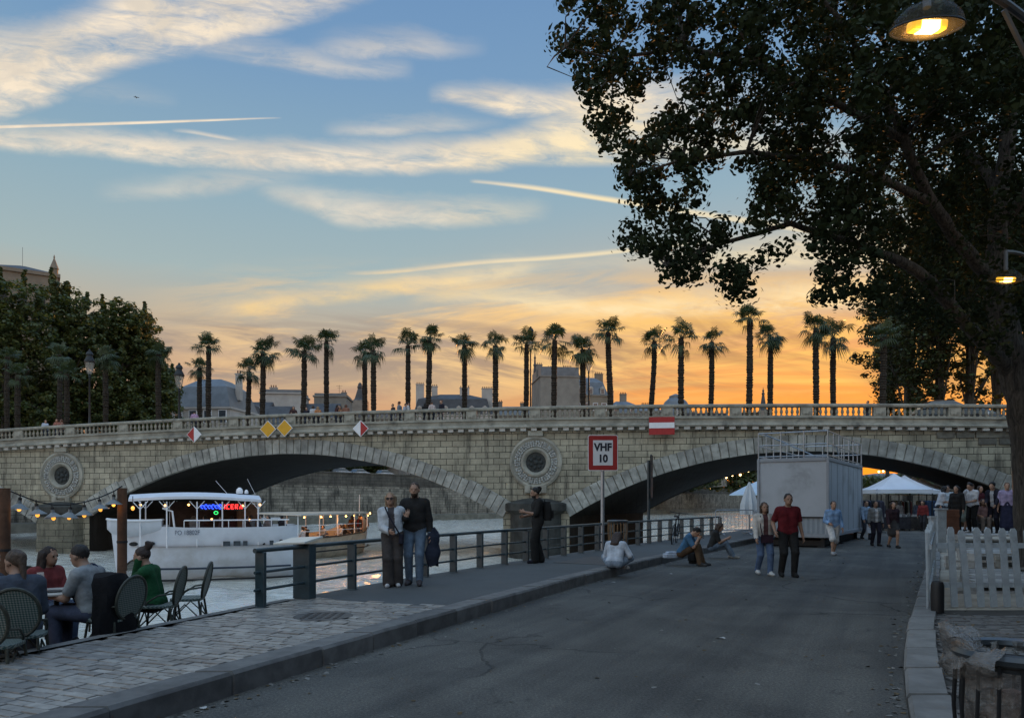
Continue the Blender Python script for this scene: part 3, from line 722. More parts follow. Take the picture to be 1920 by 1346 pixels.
# low trees seen under the left arch
for i, (px, Y, H, rx) in enumerate([(640, 150, 9.5, 6), (705, 158, 9.0, 5.5)]):
    make_tree('quayside_tree', ['low dark tree seen under the left arch above the far wall, the left one', 'low dark tree seen under the left arch beside the pale doorway'][i],
              ((px-960)/F*Y, Y, 6.1), H, rx, 110, 40, .6, 60+i, [M_leafA, M_leafA, M_leafB], .05, clr=1.3)
M_leafP = mat('leaf_dark_brown_green', (.034, .034, .016), .7, var=.35, vs=1.5, trans=.3, spec=.1)  # dark brown-green leaves of the poplars
# poplars on the quay beyond the bridge, right
for i, (px, Y, H, rx) in enumerate([(1702, 78, 37, 5.0), (1762, 70, 36, 5.0), (1818, 70, 36, 5.5), (1868, 76, 38, 6), (1935, 80, 38, 6.5), (1664, 96, 36, 2.8)]):
    lab = ['tall poplar beyond the bridge, the sunset showing through its left side', 'tall poplar with a thick trunk behind the white tents', 'tall poplar beyond the bridge standing behind the crowd',
           'tall dark tree beyond the bridge just left of the big leaning trunk', 'tall dark tree beyond the bridge at the right edge of the picture', 'slender tree beyond the bridge at the left end of the dark trees'][i]
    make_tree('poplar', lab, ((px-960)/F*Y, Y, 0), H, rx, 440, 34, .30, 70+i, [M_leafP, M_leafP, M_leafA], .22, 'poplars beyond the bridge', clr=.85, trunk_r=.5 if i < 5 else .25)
# far wood and quay closing the river under the right arch
g = np.random.default_rng(5); pts = []
for i in range(420):
    X = g.uniform(112, 260); Y = 268+g.uniform(-6, 14); pts.append((X, Y, g.uniform(5, 12-2*abs(math.sin(X*.11)))))
for i in range(230): pts.append((g.uniform(36, 57), g.uniform(205, 214), g.uniform(6.5, 14.5)))
for i in range(240): pts.append((g.uniform(50, 90), 246+g.uniform(-3, 8), g.uniform(6, 18)))
lm = leaf_mesh('far_wood', clump_points(pts, 2.6, 30, 5), 1.2, [M_leafA, M_leafB], 5)
tag(obj('far_wood', lm), kind='stuff')
m = MB(); m.prism([(0, 0, -3), (0, 0, 6.3), (0, 6, 6.3), (0, 6, -3)], (112, 258, 0), (300, 258, 0))
tag(m.build('far_embankment', M_far2), kind='structure')

# ---- houses
M_wallA = mat('pale_render', (.36, .345, .32), .9, var=.12, vs=.4, bump=.15, bs=6, stain=(.25, (.28, .27, .25), .5))
M_wallB = mat('grey_stone_front', (.20, .185, .16), .9, var=.15, vs=.4, bump=.15, bs=6, stain=(.25, (.16, .15, .14), .5))
M_wallC = mat('yellowed_stone_front', (.19, .16, .12), .9, var=.15, vs=.4, bump=.15, bs=6)
M_zinc = mat('zinc_roof', (.12, .135, .15), .45, metal=.3, var=.18, vs=.6)
M_slate = mat('slate_roof', (.045, .047, .052), .6, var=.25, vs=.8, bump=.2, bs=8)
M_pot = mat('chimney_pot', (.16, .075, .045), .9, var=.3, vs=4)
def house(label, px, Y, w, d, z1, roof, yaw=0., wall=M_wallA, rm=M_zinc, rows=((.15, 5),), style='mansard', chim=(), dorm=0, blank=False, base=6.1, antenna=0):
    t = thing('town_house', label, 'house', ((px-960)/F*Y, Y, base), R(yaw), 'houses beyond the bridge'); h = z1-base
    b = MB(); b.box((0, d/2, h/2), (w, d, h)); b.box((0, d/2, h+.15), (w+.5, d+.5, .3)); b.build('wall', wall, t)
    rf = None
    b = MB()
    if style == 'mansard':
        i1, i2 = min(1.2, w*.12), roof*.72
        lv = [(0, h+.3), (i1, h+i2), (w*.32, h+roof)]
        vs = []
        for ins, z in lv:
            iy = min(ins, d*.45); vs += [(-w/2+ins, iy, z), (w/2-ins, iy, z), (w/2-ins, d-iy, z), (-w/2+ins, d-iy, z)]
        b._a(vs, [(k*4+j, k*4+(j+1) % 4, k*4+4+(j+1) % 4, k*4+4+j) for k in range(2) for j in range(4)]+[(8, 9, 10, 11)])
    elif style == 'gable':
        b.prism([(-w/2-.2, 0, h+.28), (w/2+.2, 0, h+.28), (w/2, d/2, h+roof), (-w/2, d/2, h+roof)], (0, -.2, 0), (0, -.19, 0))
        b._a([(-w/2-.2, -.2, h+.3), (w/2+.2, -.2, h+.3), (w/2+.2, d/2, h+roof), (-w/2-.2, d/2, h+roof), (w/2+.2, d+.2, h+.3), (-w/2-.2, d+.2, h+.3)],
             [(0, 1, 2, 3), (3, 2, 4, 5), (0, 3, 5), (1, 4, 2)])
    else:
        b.box((0, d/2, h+.3+roof/2), (w*.98, d*.98, roof))
    rf = b.build('roof', rm, t)
    for cx, cw, ch in chim:
        c = MB(); zc = h+roof*.35; c.box((cx, d*.4, zc+(roof*.65+ch)/2), (cw, .9, roof*.65+ch)); c.box((cx, d*.4, h+roof+ch+.08), (cw+.2, 1.1, .18)); co = c.build('chimney', wall, rf)
        c = MB(); n = max(2, int(cw/.45))
        for k in range(n): c.lathe([(.13, 0), (.11, .45), (.15, .5)], 6, (cx-cw/2+(k+.5)*cw/n, d*.4, h+roof+ch+.16))
        c.build('chimney_pots', M_pot, co, fix=False)
    for k in range(antenna):
        c = MB(); c.tube([(w*.2, d*.4, h+roof*.6), (w*.2, d*.4, h+roof+2.6)], .04, 4); c.box((w*.2, d*.4, h+roof+2.4), (1.3, .04, .04)); c.box((w*.2, d*.4, h+roof+2.0), (.9, .04, .04)); c.build('aerial', M_dark, rf)
    if not blank:
        wf = MB(); wf.box((0, 0, 0), (1.35, .16, 2.1)); me1 = wf.mesh('window', [M_wht])
        wg = MB(); wg.box((0, -.09, 0), (1.1, .03, 1.9)); me2 = wg.mesh('pane', [M_glass])
        for fz, n in rows:
            for k in range(n):
                wo = obj('window', me1, t, (-w/2+(k+.5)*w/n, -.05, h*(1-fz))); obj('pane', me2, wo)
    if dorm:
        dm = MB(); dm.box((0, .5, 0), (1.2, 1.4, 1.6)); dm.prism([(-.75, -.3, .8), (.75, -.3, .8), (0, -.3, 1.35)], (0, 0, 0), (0, 1.4, 0)); me3 = dm.mesh('dormer', [M_wallA])
        dg = MB(); dg.box((0, -.215, -.05), (.8, .03, 1.2)); me4 = dg.mesh('pane', [M_glass])
        for k in range(dorm):
            do = obj('dormer', me3, rf, (-w/2+(k+.5)*w/dorm, .1, h+1.35)); obj('pane', me4, do)
    return t
house('white house with a grey zinc roof right of the riverside trees', 376, 118, 9.8, 10, 16.2, 5.2, -6, M_wallA, M_zinc, ((.12, 4), (.42, 4), (.72, 4)), chim=((4.4, .8, .8),))
house('low white house with a dark hipped roof right of the zinc-roofed house', 428, 128, 5.0, 9, 16.4, 3.4, -4, M_wallA, M_slate, ((.15, 2), (.5, 2)))
house('brown gabled house with two dormers behind the short palms', 462, 140, 6.8, 9, 17.0, 3.8, 0, M_wallC, M_slate, ((.4, 3),), 'gable', dorm=2, antenna=1)
house('blank white gable wall rising between two palms', 527, 150, 8.0, 9, 23.2, .6, 6, M_wallA, M_zinc, style='flat', blank=True, chim=((-2.2, 1.4, 1.0),))
house('dark roofed low house in front of the blank white gable', 498, 139, 7.2, 8, 15.6, 4.2, 0, M_wallB, M_slate, ((.4, 2),), 'gable')
house('small grey block with a flat roof and an aerial', 619, 160, 6.8, 9, 24.0, .5, 4, M_wallB, M_zinc, style='flat', blank=True, chim=((2.4, 1.0, .8),), antenna=1)
house('low slate roofed house left of the thin distant spire', 588, 150, 8.6, 9, 18.2, 3.6, 0, M_wallB, M_slate, ((.5, 4),), 'gable')
house('low flat fronted house between the paired palms', 692, 160, 13, 9, 19.2, 1.2, 0, M_wallB, M_zinc, ((.25, 5),), 'flat')
house('long slate mansard house with a row of white dormers and tall chimneys', 848, 200, 21, 12, 24.6, 6.4, 0, M_wallA, M_slate, ((.15, 7),), dorm=6, chim=((-9.2, 2.2, 2.6), (-5.2, 1.6, 2.0), (3.0, 2.6, 1.6), (9.2, 3.0, 1.4)), antenna=1)
house('low roofed house with clustered chimneys left of the thin spire', 962, 205, 14, 12, 25.0, 3.2, 0, M_wallB, M_zinc, ((.2, 5),), chim=((-4, 2, 1.2), (3, 2, .8)))
house('tall grey apartment block with crowded chimney stacks, highest of the skyline', 1050, 198, 10.5, 14, 34.6, 2.4, 8, M_wallB, M_zinc, ((.3, 3),), 'flat', blank=True, chim=((-4.6, 1.6, 1.6), (-1.0, 2.6, .8), (3.2, 2.4, 1.0)))
house('tall mansard apartment house with balcony floor beside the grey block', 1108, 200, 9.6, 14, 29.8, 5.4, 8, M_wallC, M_zinc, ((.12, 4), (.32, 4), (.5, 4)), dorm=3, chim=((3.6, 2.2, 1.4), (-2.0, 1.6, .8)), antenna=1)
house('narrow house with tall pot-topped chimneys right of the apartment blocks', 1170, 205, 9.0, 12, 25.6, 3.8, 4, M_wallB, M_zinc, ((.2, 3),), dorm=2, chim=((-2.6, 1.2, 3.0), (.8, 1.8, 2.2)))
house('low grey house beside the domed roof', 1216, 212, 7.4, 12, 27.0, 1.8, 0, M_wallB, M_zinc, ((.2, 3),), chim=((0, 2.4, .8),))
house('low house with two square chimneys right of the domed roof', 1322, 222, 13, 12, 26.2, 1.4, 0, M_wallB, M_slate, ((.2, 5),), 'flat', chim=((-3.5, 4.6, 1.0), (4.0, 2.8, .6)))
house('pale house with tall windows seen under the left arch', 762, 172, 11, 9, 15.2, 3.4, 0, M_wallA, M_zinc, ((.35, 4), (.72, 4)))
house('sun-blocking house added far beyond the tents, leftmost of three at the river bend', 1543, 300, 32, 12, 16.0, 3.2, 0, M_wallB, M_slate, ((.3, 5),), base=5)  # this row of three is added to keep low sun off the quay
house('sun-blocking house added far beyond the tents, middle one of three at the river bend', 1672, 302, 20, 12, 10.6, 2.6, 0, M_wallC, M_zinc, ((.3, 5),), base=5)
house('sun-blocking house added far beyond the tents, rightmost of three at the river bend', 1800, 300, 34, 12, 11.2, 3.0, 0, M_wallB, M_slate, ((.3, 7),), base=5)
# domed pavilion
t = thing('domed_pavilion', 'grey domed roof with ribs on a square base, right part of the skyline', 'dome', ((1275-960)/F*224, 224, 6.1), 0)
b = MB(); b.box((0, 6, 10), (10, 10, 20)); b.box((0, 6, 20.2), (11, 11, .5)); b.build('wall', M_wallB, t)
b = MB(); b.lathe([(5.4, 20.3), (5.2, 22), (4.5, 24.2), (3.3, 26.2), (2.0, 27.3), (2.0, 27.9), (1.3, 28.2), (.3, 28.6)], 16, (0, 6, 0)); b.build('dome', M_zinc, t)
b = MB(); b.box((-.2, .9, 22.3), (1.6, 1.0, 1.8)); b.build('dormer', M_wallA, t)
# spires and the church tower
def spire(label, px, py, Y, hw, base_z):
    z1 = EYE-(py-HOR)/F*Y-6.1
    t = thing('church_spire', label, 'spire', ((px-960)/F*Y, Y, 6.1), 0)
    b = MB(); b.box((0, 0, (base_z-6.1)/2), (hw*2.2, hw*2.2, base_z-6.1)); b.build('tower', M_wallB, t)
    b = MB(); h0 = base_z-6.1; b.lathe([(hw*1.15, h0), (hw*.8, h0+(z1-h0)*.12), (hw*.55, h0+(z1-h0)*.4), (hw*.2, h0+(z1-h0)*.8), (.06, z1)], 8); b.ball((0, 0, h0+(z1-h0)*.72), hw*.42, 8, 5); b.ball((0, 0, h0+(z1-h0)*.85), hw*.3, 8, 5); b.build('needle', M_slate, t)
spire('thin dark spire with knobs rising left of the tall grey block', 1003, 655, 300, 1.7, 40)
spire('small distant lantern tower with a thin needle between two palms', 675, 716, 330, 3.0, 46)
spire('tiny steeple low on the skyline by the tallest palm', 1431, 726, 300, 1.6, 38)
Y = 170
t = thing('church_tower', 'massive square tower with a low slate roof behind the left trees', 'tower', ((42-960)/F*Y, Y, 6.1), R(33))
zt = EYE-(505-HOR)/F*Y-6.1
b = MB(); b.box((0, 7, zt/2), (14, 14, zt)); b.box((0, 7, zt-.4), (14.8, 14.8, .8)); b.box((0, 7, zt-4), (14.6, 14.6, .5)); b.build('wall', M_wallC, t)
b = MB(); b._a([(-7, 0, zt), (7, 0, zt), (7, 14, zt), (-7, 14, zt), (-.6, 7, zt+2.6), (.6, 7, zt+2.6)], [(0, 1, 5, 4), (1, 2, 5), (2, 3, 4, 5), (3, 0, 4)]); b.tube([(0, 7, zt+2.4), (0, 7, zt+7)], .05, 4); b.build('roof', M_slate, t)
b = MB(); b.lathe([(.8, 0), (.8, 1.2), (1.0, 1.3), (.6, 2.4), (.12, 3.8), (.2, 4.0), (.05, 4.6)], 8, (6.2, .8, zt)); b.build('pinnacle', M_wallC, t)
b = MB()
for k in (-3.6, 0, 3.6): b.box((k, -.02, zt-9), (1.6, .1, 7))
b.build('louvre', M_black, t)
# lamps far along the embankment, lit
M_lampw = mat('lit_lamp_globe', (.9, .8, .6), .4, emit=(1., .62, .25), es=9.)
def small_lamp(px, py, Y, base, label, group):
    p = P(px, py, Y); h = p.z-base
    t = thing('street_lamp', label, 'street lamp', (p.x, p.y, base), 0, group)
    b = MB(); b.tube([(0, 0, 0), (0, 0, h)], [.09, .05], 6); b.build('post', M_dark, t)
    b = MB(); b.ball((0, 0, h+.15), .34, 8, 6); b.build('globe', M_lampw, t)
for px, py, lab in ((1648, 885, 'lit amber lamp above the tents, the left one of two side by side'), (1656, 884, 'lit amber lamp above the tents, the right one of two side by side'), (1690, 868, 'lit lamp beyond the tents under the bridge, beside hanging leaves'),
                    (1388, 891, 'lit lamp on the far embankment left of the white cabin, leftmost'), (1403, 884, 'lit lamp on the far embankment left of the white cabin, middle one'), (1417, 880, 'lit lamp on the far embankment close against the white cabin')):
    small_lamp(px, py, 254 if px > 1500 else 236, 6.3 if px > 1500 else -1.0 if False else 5.5, lab, 'lit lamps far along the embankment')

for k, (px, py) in enumerate([(1338, 893), (1349, 889), (1357, 893), (1366, 888), (1373, 892), (1381, 886), (1362, 896), (1344, 897)]):
    p = P(px, py, 203.5); t = thing('street_lamp', 'small amber light among the dark trees under the right arch, number %s from the left' % ['one', 'two', 'three', 'four', 'five', 'six', 'seven', 'eight'][k], 'street lamp', (p.x, p.y, 6.1), 0, 'amber lights under the right arch')
    b = MB(); b.tube([(0, 0, 0), (0, 0, p.z-6.1)], .06, 5); b.build('post', M_dark, t); b = MB(); b.ball((0, 0, p.z-6.0), .24, 8, 5); b.build('globe', M_lampw, t)

# ------------------------------------------------------------------ palms on the bridge
M_ptrunk = mat('fibrous_palm_trunk', (.030, .024, .017), .95, var=.5, vs=7, bump=1., bs=22, bd=.05)
M_frond = mat('palm_frond', (.040, .062, .024), .5, var=.3, vs=3, trans=.15)
M_planter = mat('timber_planter', (.12, .085, .05), .85, var=.25, vs=4)
def palm_crown(seed):
    r = random.Random(seed); m = MB(); nf = r.choice([20, 24, 30, 36]); lo_e = r.choice([-.5, -1.0, -1.3]); ax0 = r.uniform(0, 6.28)
    for i in range(nf):
        az = i*2.4+r.uniform(-.5, .5); ele = r.uniform(lo_e, 1.3) if i > 6 else r.uniform(.7, 1.5)
        L = r.uniform(.36, .66)*(1+.22*math.cos(az-ax0)); d = Vector((math.cos(az)*math.cos(ele), math.sin(az)*math.cos(ele), math.sin(ele)))
        h = d*L; side = Vector((-math.sin(az), math.cos(az), 0)); up = side.cross(d)*-1
        m.tube([(0, 0, 0), tuple(h*.55+Vector((0, 0, .03))), tuple(h)], [.014, .011, .010], 4, False)
        drop = -.25 if ele < .2 else 0
        for k in range(15):
            a = R(-112+224*k/14); ll = r.uniform(.40, .56)*(1-.22*abs(a)/2)
            dd = (d*math.cos(a)+side*math.sin(a)).normalized(); wd = (side*math.cos(a)-d*math.sin(a))*.027
            mid = h+dd*ll*.6; tip = h+dd*ll+Vector((0, 0, -.10-.10*r.random()+drop*.5))
            m._a([h, mid+wd+Vector((0, 0, .012)), tip, mid-wd+Vector((0, 0, .012))], [(0, 1, 2, 3)])
    return m.mesh('palm_crown', [M_frond], fix=False)
crowns = [palm_crown(s) for s in range(11)]
def palm_trunk(h, lean, seed):
    r = random.Random(seed); m = MB(); n = int(h/.085); pts = []; rad = []
    for i in range(n+1):
        f = i/n; b = lean*(f-.35*f*f+.12*math.sin(f*5+seed))
        pts.append((b, .03*math.sin(f*7+seed), h*f)); rad.append((.19+.03*math.sin(f*3.)+r.uniform(-.02, .035))*(1 if i % 2 else .86))
    m.tube(pts, rad, 9)
    for i in range(int(h*16)):
        f = r.random(); q = pts[int(f*n)]; a = r.uniform(0, 6.28); rr = .15
        p0 = Vector(q)+Vector((math.cos(a)*rr, math.sin(a)*rr, 0)); m.tube([tuple(p0), tuple(p0+Vector((math.cos(a)*.06, math.sin(a)*.06, .07)))], [.028, .008], 4)
    return m.mesh('palm_trunk', [M_ptrunk], fix=False), pts[-1]
plm = MB(); plm.box((0, 0, .3), (1.0, 1.0, .6)); plm.box((0, 0, .62), (1.08, 1.08, .06)); plm_me = plm.mesh('planter', [M_planter])
PALMS = [(13, 668, 0, 'palm with a drooping crown at the far left in front of the dark trees', 9), (33, 700, 0, 'short palm at the far left beside a taller one, crown catching gold light', 4),
         (112, 664, 0, 'wide ragged palm in front of the dark trees, left of the bridge lamp', 9), (125, 700, 0, 'short palm with a gold-lit crown standing close to the wide ragged palm', 4),
         (198, 668, 0, 'thick trunked palm in front of the dark trees, right of the bridge lamp', 4), (297, 662, 0, 'dark palm in front of the last riverside tree, left of the white house', 4),
         (375, 688, -2, 'short palm in front of the white house, left of a tall palm', 9), (391, 648, 0, 'tall palm in front of the white house with a broad crown', 4),
         (465, 695, 3, 'shortest palm, standing in front of the brown gabled house', 9), (492, 660, 2, 'palm beside the shortest palm, left of the blank white gable', 4),
         (568, 658, 4, 'palm right of the blank white gable with one dead frond hanging', 4), (612, 640, 0, 'tall palm with a thick upper trunk, in front of the flat grey block', 9),
         (684, 660, 0, 'slim palm whose crown tangles with its right neighbour', 9), (701, 655, -2, 'palm with a drooping crown tangled with its slimmer left neighbour', 4),
         (765, 647, 0, 'palm at the left end of the long mansard house, drooping fronds', 9), (803, 632, 3, 'tall palm over the left part of the long mansard house', 4),
         (871, 646, 0, 'palm with a small upright crown over the middle of the mansard house', 9), (929, 647, 0, 'palm at the right end of the long mansard house', 4),
         (984, 645, 7, 'palm leaning against the tall bridge lamp', 9), (1037, 637, 5, 'slightly bent palm in front of the tall grey block', 4),
         (1093, 654, 0, 'palm with a round brushlike crown in front of the mansard apartment house', 4), (1145, 622, -6, 'tall palm right of the mansard apartment house, leaning slightly left', 4),
         (1220, 640, 10, 'palm leaning to the right beside the low grey house', 9), (1277, 633, 0, 'palm standing in front of the domed roof', 4),
         (1331, 640, 7, 'palm leaning right, right of the domed roof', 9), (1404, 598, 4, 'tallest palm, its crown touching the overhanging leaves', 2),
         (1443, 630, 4, 'palm right of the tallest palm with a spreading crown', 9), (1530, 615, 0, 'palm beside the couple looking at the sunset, the left of a touching pair', 4),
         (1562, 632, 0, 'slimmer palm against the orange sky, the right of a touching pair', 9), (1655, 632, 2, 'palm half hidden by the dark poplars beyond the bridge', 4)]
for i, (px, py, lean, lab, dep) in enumerate(PALMS):
    t = ((px-960)/F-.032)/(.35+.055*(px-960)/F)
    for _ in range(3):                     # walk back across the deck to the palm's own row
        Yb = BW(t*17.715, dep, 0).y; w_ = BW(t*17.715, dep, 0); t += ((px-960)/F*Yb-w_.x)/17.5
    w_ = BW(t*17.715, dep, 6.95+zo(t*17.715)); zc = EYE-(py-HOR)/F*w_.y; h = zc-w_.z-.6
    th = thing('palm_tree', lab, 'palm', w_, 0, 'palms along the bridge')
    obj('planter', plm_me, th)
    tm, tip = palm_trunk(h, lean*.04, i+1); obj('trunk', tm, th, (0, 0, .55))
    co = obj('crown', crowns[(i*7+3) % 11], th, (tip[0], tip[1], tip[2]+.5), (rng.uniform(-.22, .22), rng.uniform(-.22, .22), rng.uniform(0, 6.28)))
    s = rng.uniform(1.2, 1.55)*(1.08 if i > 24 else 1); co.scale = (s, s, s*rng.uniform(.9, 1.05))

# ------------------------------------------------------------------ lamps and a car on the bridge
M_lglass = mat('lantern_glass', (.5, .48, .42), .15, spec=.6, alpha=.35)
def bridge_lamp(px, ptop, dep, label):
    t = ((px-960)/F-.032)/(.35+.055*(px-960)/F)
    for _ in range(3):
        w_ = BW(t*17.715, dep, 0); t += ((px-960)/F*w_.y-w_.x)/17.5
    w_ = BW(t*17.715, dep, 6.95+zo(t*17.715)); H = EYE-(ptop-HOR)/F*w_.y-w_.z
    th = thing('bridge_lamp', label, 'street lamp', w_, 0, 'lanterns along the bridge'); z = H-1.95
    b = MB(); b.lathe([(.26, 0), (.26, .12), (.17, .2), (.15, .9), (.19, 1.0), (.10, 1.15), (.075, 2.0), (.06, z-.2), (.1, z-.12), (.05, z), (.09, z+.05)], 10); b.build('post', M_dark, th, smooth=True)
    b = MB(); b.lathe([(.14, z+.08), (.24, z+.35), (.30, z+.75), (.33, z+.95)], 12); b.build('lantern_glass', M_lglass, th)
    b = MB(); b.lathe([(.36, z+.95), (.38, z+1.02), (.30, z+1.2), (.2, z+1.38), (.2, z+1.5), (.27, z+1.54), (.2, z+1.72), (.08, z+1.82), (.09, z+1.9), (.02, z+1.95)], 12)
    for k in range(6): a = k*math.pi/3; b.tube([(.14*math.cos(a), .14*math.sin(a), z+.08), (.34*math.cos(a), .34*math.sin(a), z+.97)], .014, 4)
    b.build('lantern_cap', M_dark, th, smooth=True)
bridge_lamp(168, 655, 1.2, 'dark bridge lantern in front of the left trees')
bridge_lamp(336, 680, 1.2, 'bridge lantern standing in front of the white house')
bridge_lamp(995, 612, 12.6, 'tallest bridge lantern rising among the middle palms')
bridge_lamp(1104, 652, 12.6, 'bridge lantern behind the round-crowned palm, sunset glowing in its glass')

def car(name, label, loc, rot, paint, group=None, sc=1.):
    t = thing(name, label, 'car', loc, rot, group); t.scale = (sc, sc, sc)
    b = MB()
    def sec(x, w, z0, z1): return [(x, -w, z0), (x, w, z0), (x, w*.98, (z0+z1)/2), (x, w*.90, z1), (x, -w*.90, z1), (x, -w*.98, (z0+z1)/2)]
    S1 = [sec(-2.15, .72, .35, .75), sec(-2.05, .84, .25, .92), (sec(-1.0, .88, .22, .98)), sec(.6, .88, .22, .98), sec(1.2, .87, .22, .96), sec(2.0, .82, .25, .84), sec(2.15, .70, .35, .7)]
    for q in S1: b.v += q
    n = 6; b.f += [(i*n+j, i*n+(j+1) % n, (i+1)*n+(j+1) % n, (i+1)*n+j) for i in range(len(S1)-1) for j in range(n)]+[tuple(range(n)), tuple(range((len(S1)-1)*n, len(S1)*n))]; b.mi += [0]*len(b.f)
    b.build('body', paint, t, bevel=.03)
    r = [(-1.85, .78, 1.0), (-1.25, .66, 1.46), (.1, .66, 1.50), (1.15, .78, .98)]
    b = MB(); b._a([(x, s*w, z) for x, w, z in r for s in (-1, 1)], [(0, 2, 4, 6), (1, 3, 5, 7), (0, 1, 3, 2), (4, 5, 7, 6)]); b.build('windows', M_glass, t)
    b = MB(); b._a([(x, s*w, z+e) for e in (0, .05) for x, w, z in ((-1.3, .67, 1.45), (-.6, .68, 1.50), (.15, .67, 1.49)) for s in (-1, 1)], [(0, 1, 3, 2), (2, 3, 5, 4), (6, 7, 9, 8), (8, 9, 11, 10), (0, 2, 8, 6), (2, 4, 10, 8), (1, 3, 9, 7), (3, 5, 11, 9), (0, 1, 7, 6), (4, 5, 11, 10)]); b.build('roof', paint, t)
    wm = MB(); wm.tube([(0, -.1, 0), (0, .1, 0)], .32, 14); wme = wm.mesh('wheel', [M_black])
    for sx in (-1.3, 1.32):
        for sy in (-.78, .78): obj('wheel', wme, t, (sx, sy, .32))
    for s in (-.6, .6):
        b = MB(); b.box((2.1, s, .66), (.08, .28, .14)); b.build('headlight', M_wht, t)
    return t
w_ = BW(26.6, 2.6, 6.95+zo(26.6)); car('parked_car', 'dark car on the bridge behind the balustrade at the right', w_, BA, mat('dark_car_paint', (.02, .022, .026), .25, spec=.6))
w_ = BW(29.5, 5.5, 6.95+zo(29.5)); car('parked_car', 'second dark car on the bridge partly behind the nearer one', w_, BA, MATS['dark_car_paint'])
wp = mat('white_car_paint', (.6, .61, .63), .3, spec=.6)
for px, lab in ((642, 'white car parked on the far quay under the left arch, the left one'), (676, 'white car parked on the far quay under the left arch, the middle one'), (722, 'white car parked on the far quay under the left arch, the right one')):
    Y = (124.7+.5)/(.737-(px-960)/F)+6; w_ = Vector(((px-960)/F*Y, Y, 6.1)); car('parked_car', lab, w_, math.atan2(1, .737), wp, 'cars on the far quay')
# an airliner high in the sky
t = thing('airliner', 'tiny dark airliner flying high in the blue sky at the left', 'aeroplane', P(256, 183, 2600), R(12))
b = MB(); b.tube([(-9, 0, 0), (-6, 0, .4), (6, 0, 0), (9, 0, .0)], [.4, 1.1, 1.1, .2], 8); b.build('fuselage', M_dark, t)
b = MB(); b._a([(1.5, 0, 0), (-2, 9, .6), (-3.2, 9, .6), (-2, 0, 0), (-2, -9, .6), (-3.2, -9, .6)], [(0, 1, 2, 3), (0, 3, 5, 4)]); b._a([(-7, 0, .4), (-9.4, 0, 3), (-8.6, 0, .4)], [(0, 1, 2)]); b.build('wing', M_dark, t)
# ------------------------------------------------------------------ people: one continuous surface from a field of tapered limbs
from mathutils import noise as mnoise
def surfnets(d, o, h):
    s = d < 0; nx, ny, nz = d.shape
    c = [(i, j, k) for i in (0, 1) for j in (0, 1) for k in (0, 1)]
    sl_ = lambda i, j, k, A: A[i:nx-1+i, j:ny-1+j, k:nz-1+k]
    cnt = sum(sl_(i, j, k, s).astype(np.int8) for i, j, k in c)
    act = (cnt > 0) & (cnt < 8); I = np.argwhere(act); n = len(I)
    val = np.stack([sl_(i, j, k, d)[act] for i, j, k in c], 1); cc = np.array(c, float)
    acc = np.zeros((n, 3)); num = np.zeros(n)
    for a in range(8):
        for b in range(a+1, 8):
            if sum(x != y for x, y in zip(c[a], c[b])) != 1: continue
            m = (val[:, a] < 0) != (val[:, b] < 0); t = val[m, a]/(val[m, a]-val[m, b])
            acc[m] += cc[a]+t[:, None]*(cc[b]-cc[a]); num[m] += 1
    V = (I+acc/num[:, None])*h+o
    idx = -np.ones(act.shape, int); idx[act] = np.arange(n); Q = []
    for ax in range(3):
        A = np.moveaxis(s, ax, 0); ix = np.moveaxis(idx, ax, 0)
        e = A[:-1, 1:-1, 1:-1] != A[1:, 1:-1, 1:-1]; w = np.argwhere(e)
        if not len(w): continue
        i, j, k = w.T; q = np.stack([ix[i, j, k], ix[i, j+1, k], ix[i, j+1, k+1], ix[i, j, k+1]], 1)
        fl = A[:-1, 1:-1, 1:-1][e]
        if ax == 1: fl = ~fl
        q[fl] = q[fl][:, ::-1]; Q.append(q)
    Fc = np.concatenate(Q); return V, Fc[(Fc >= 0).all(1)][:, ::-1], I

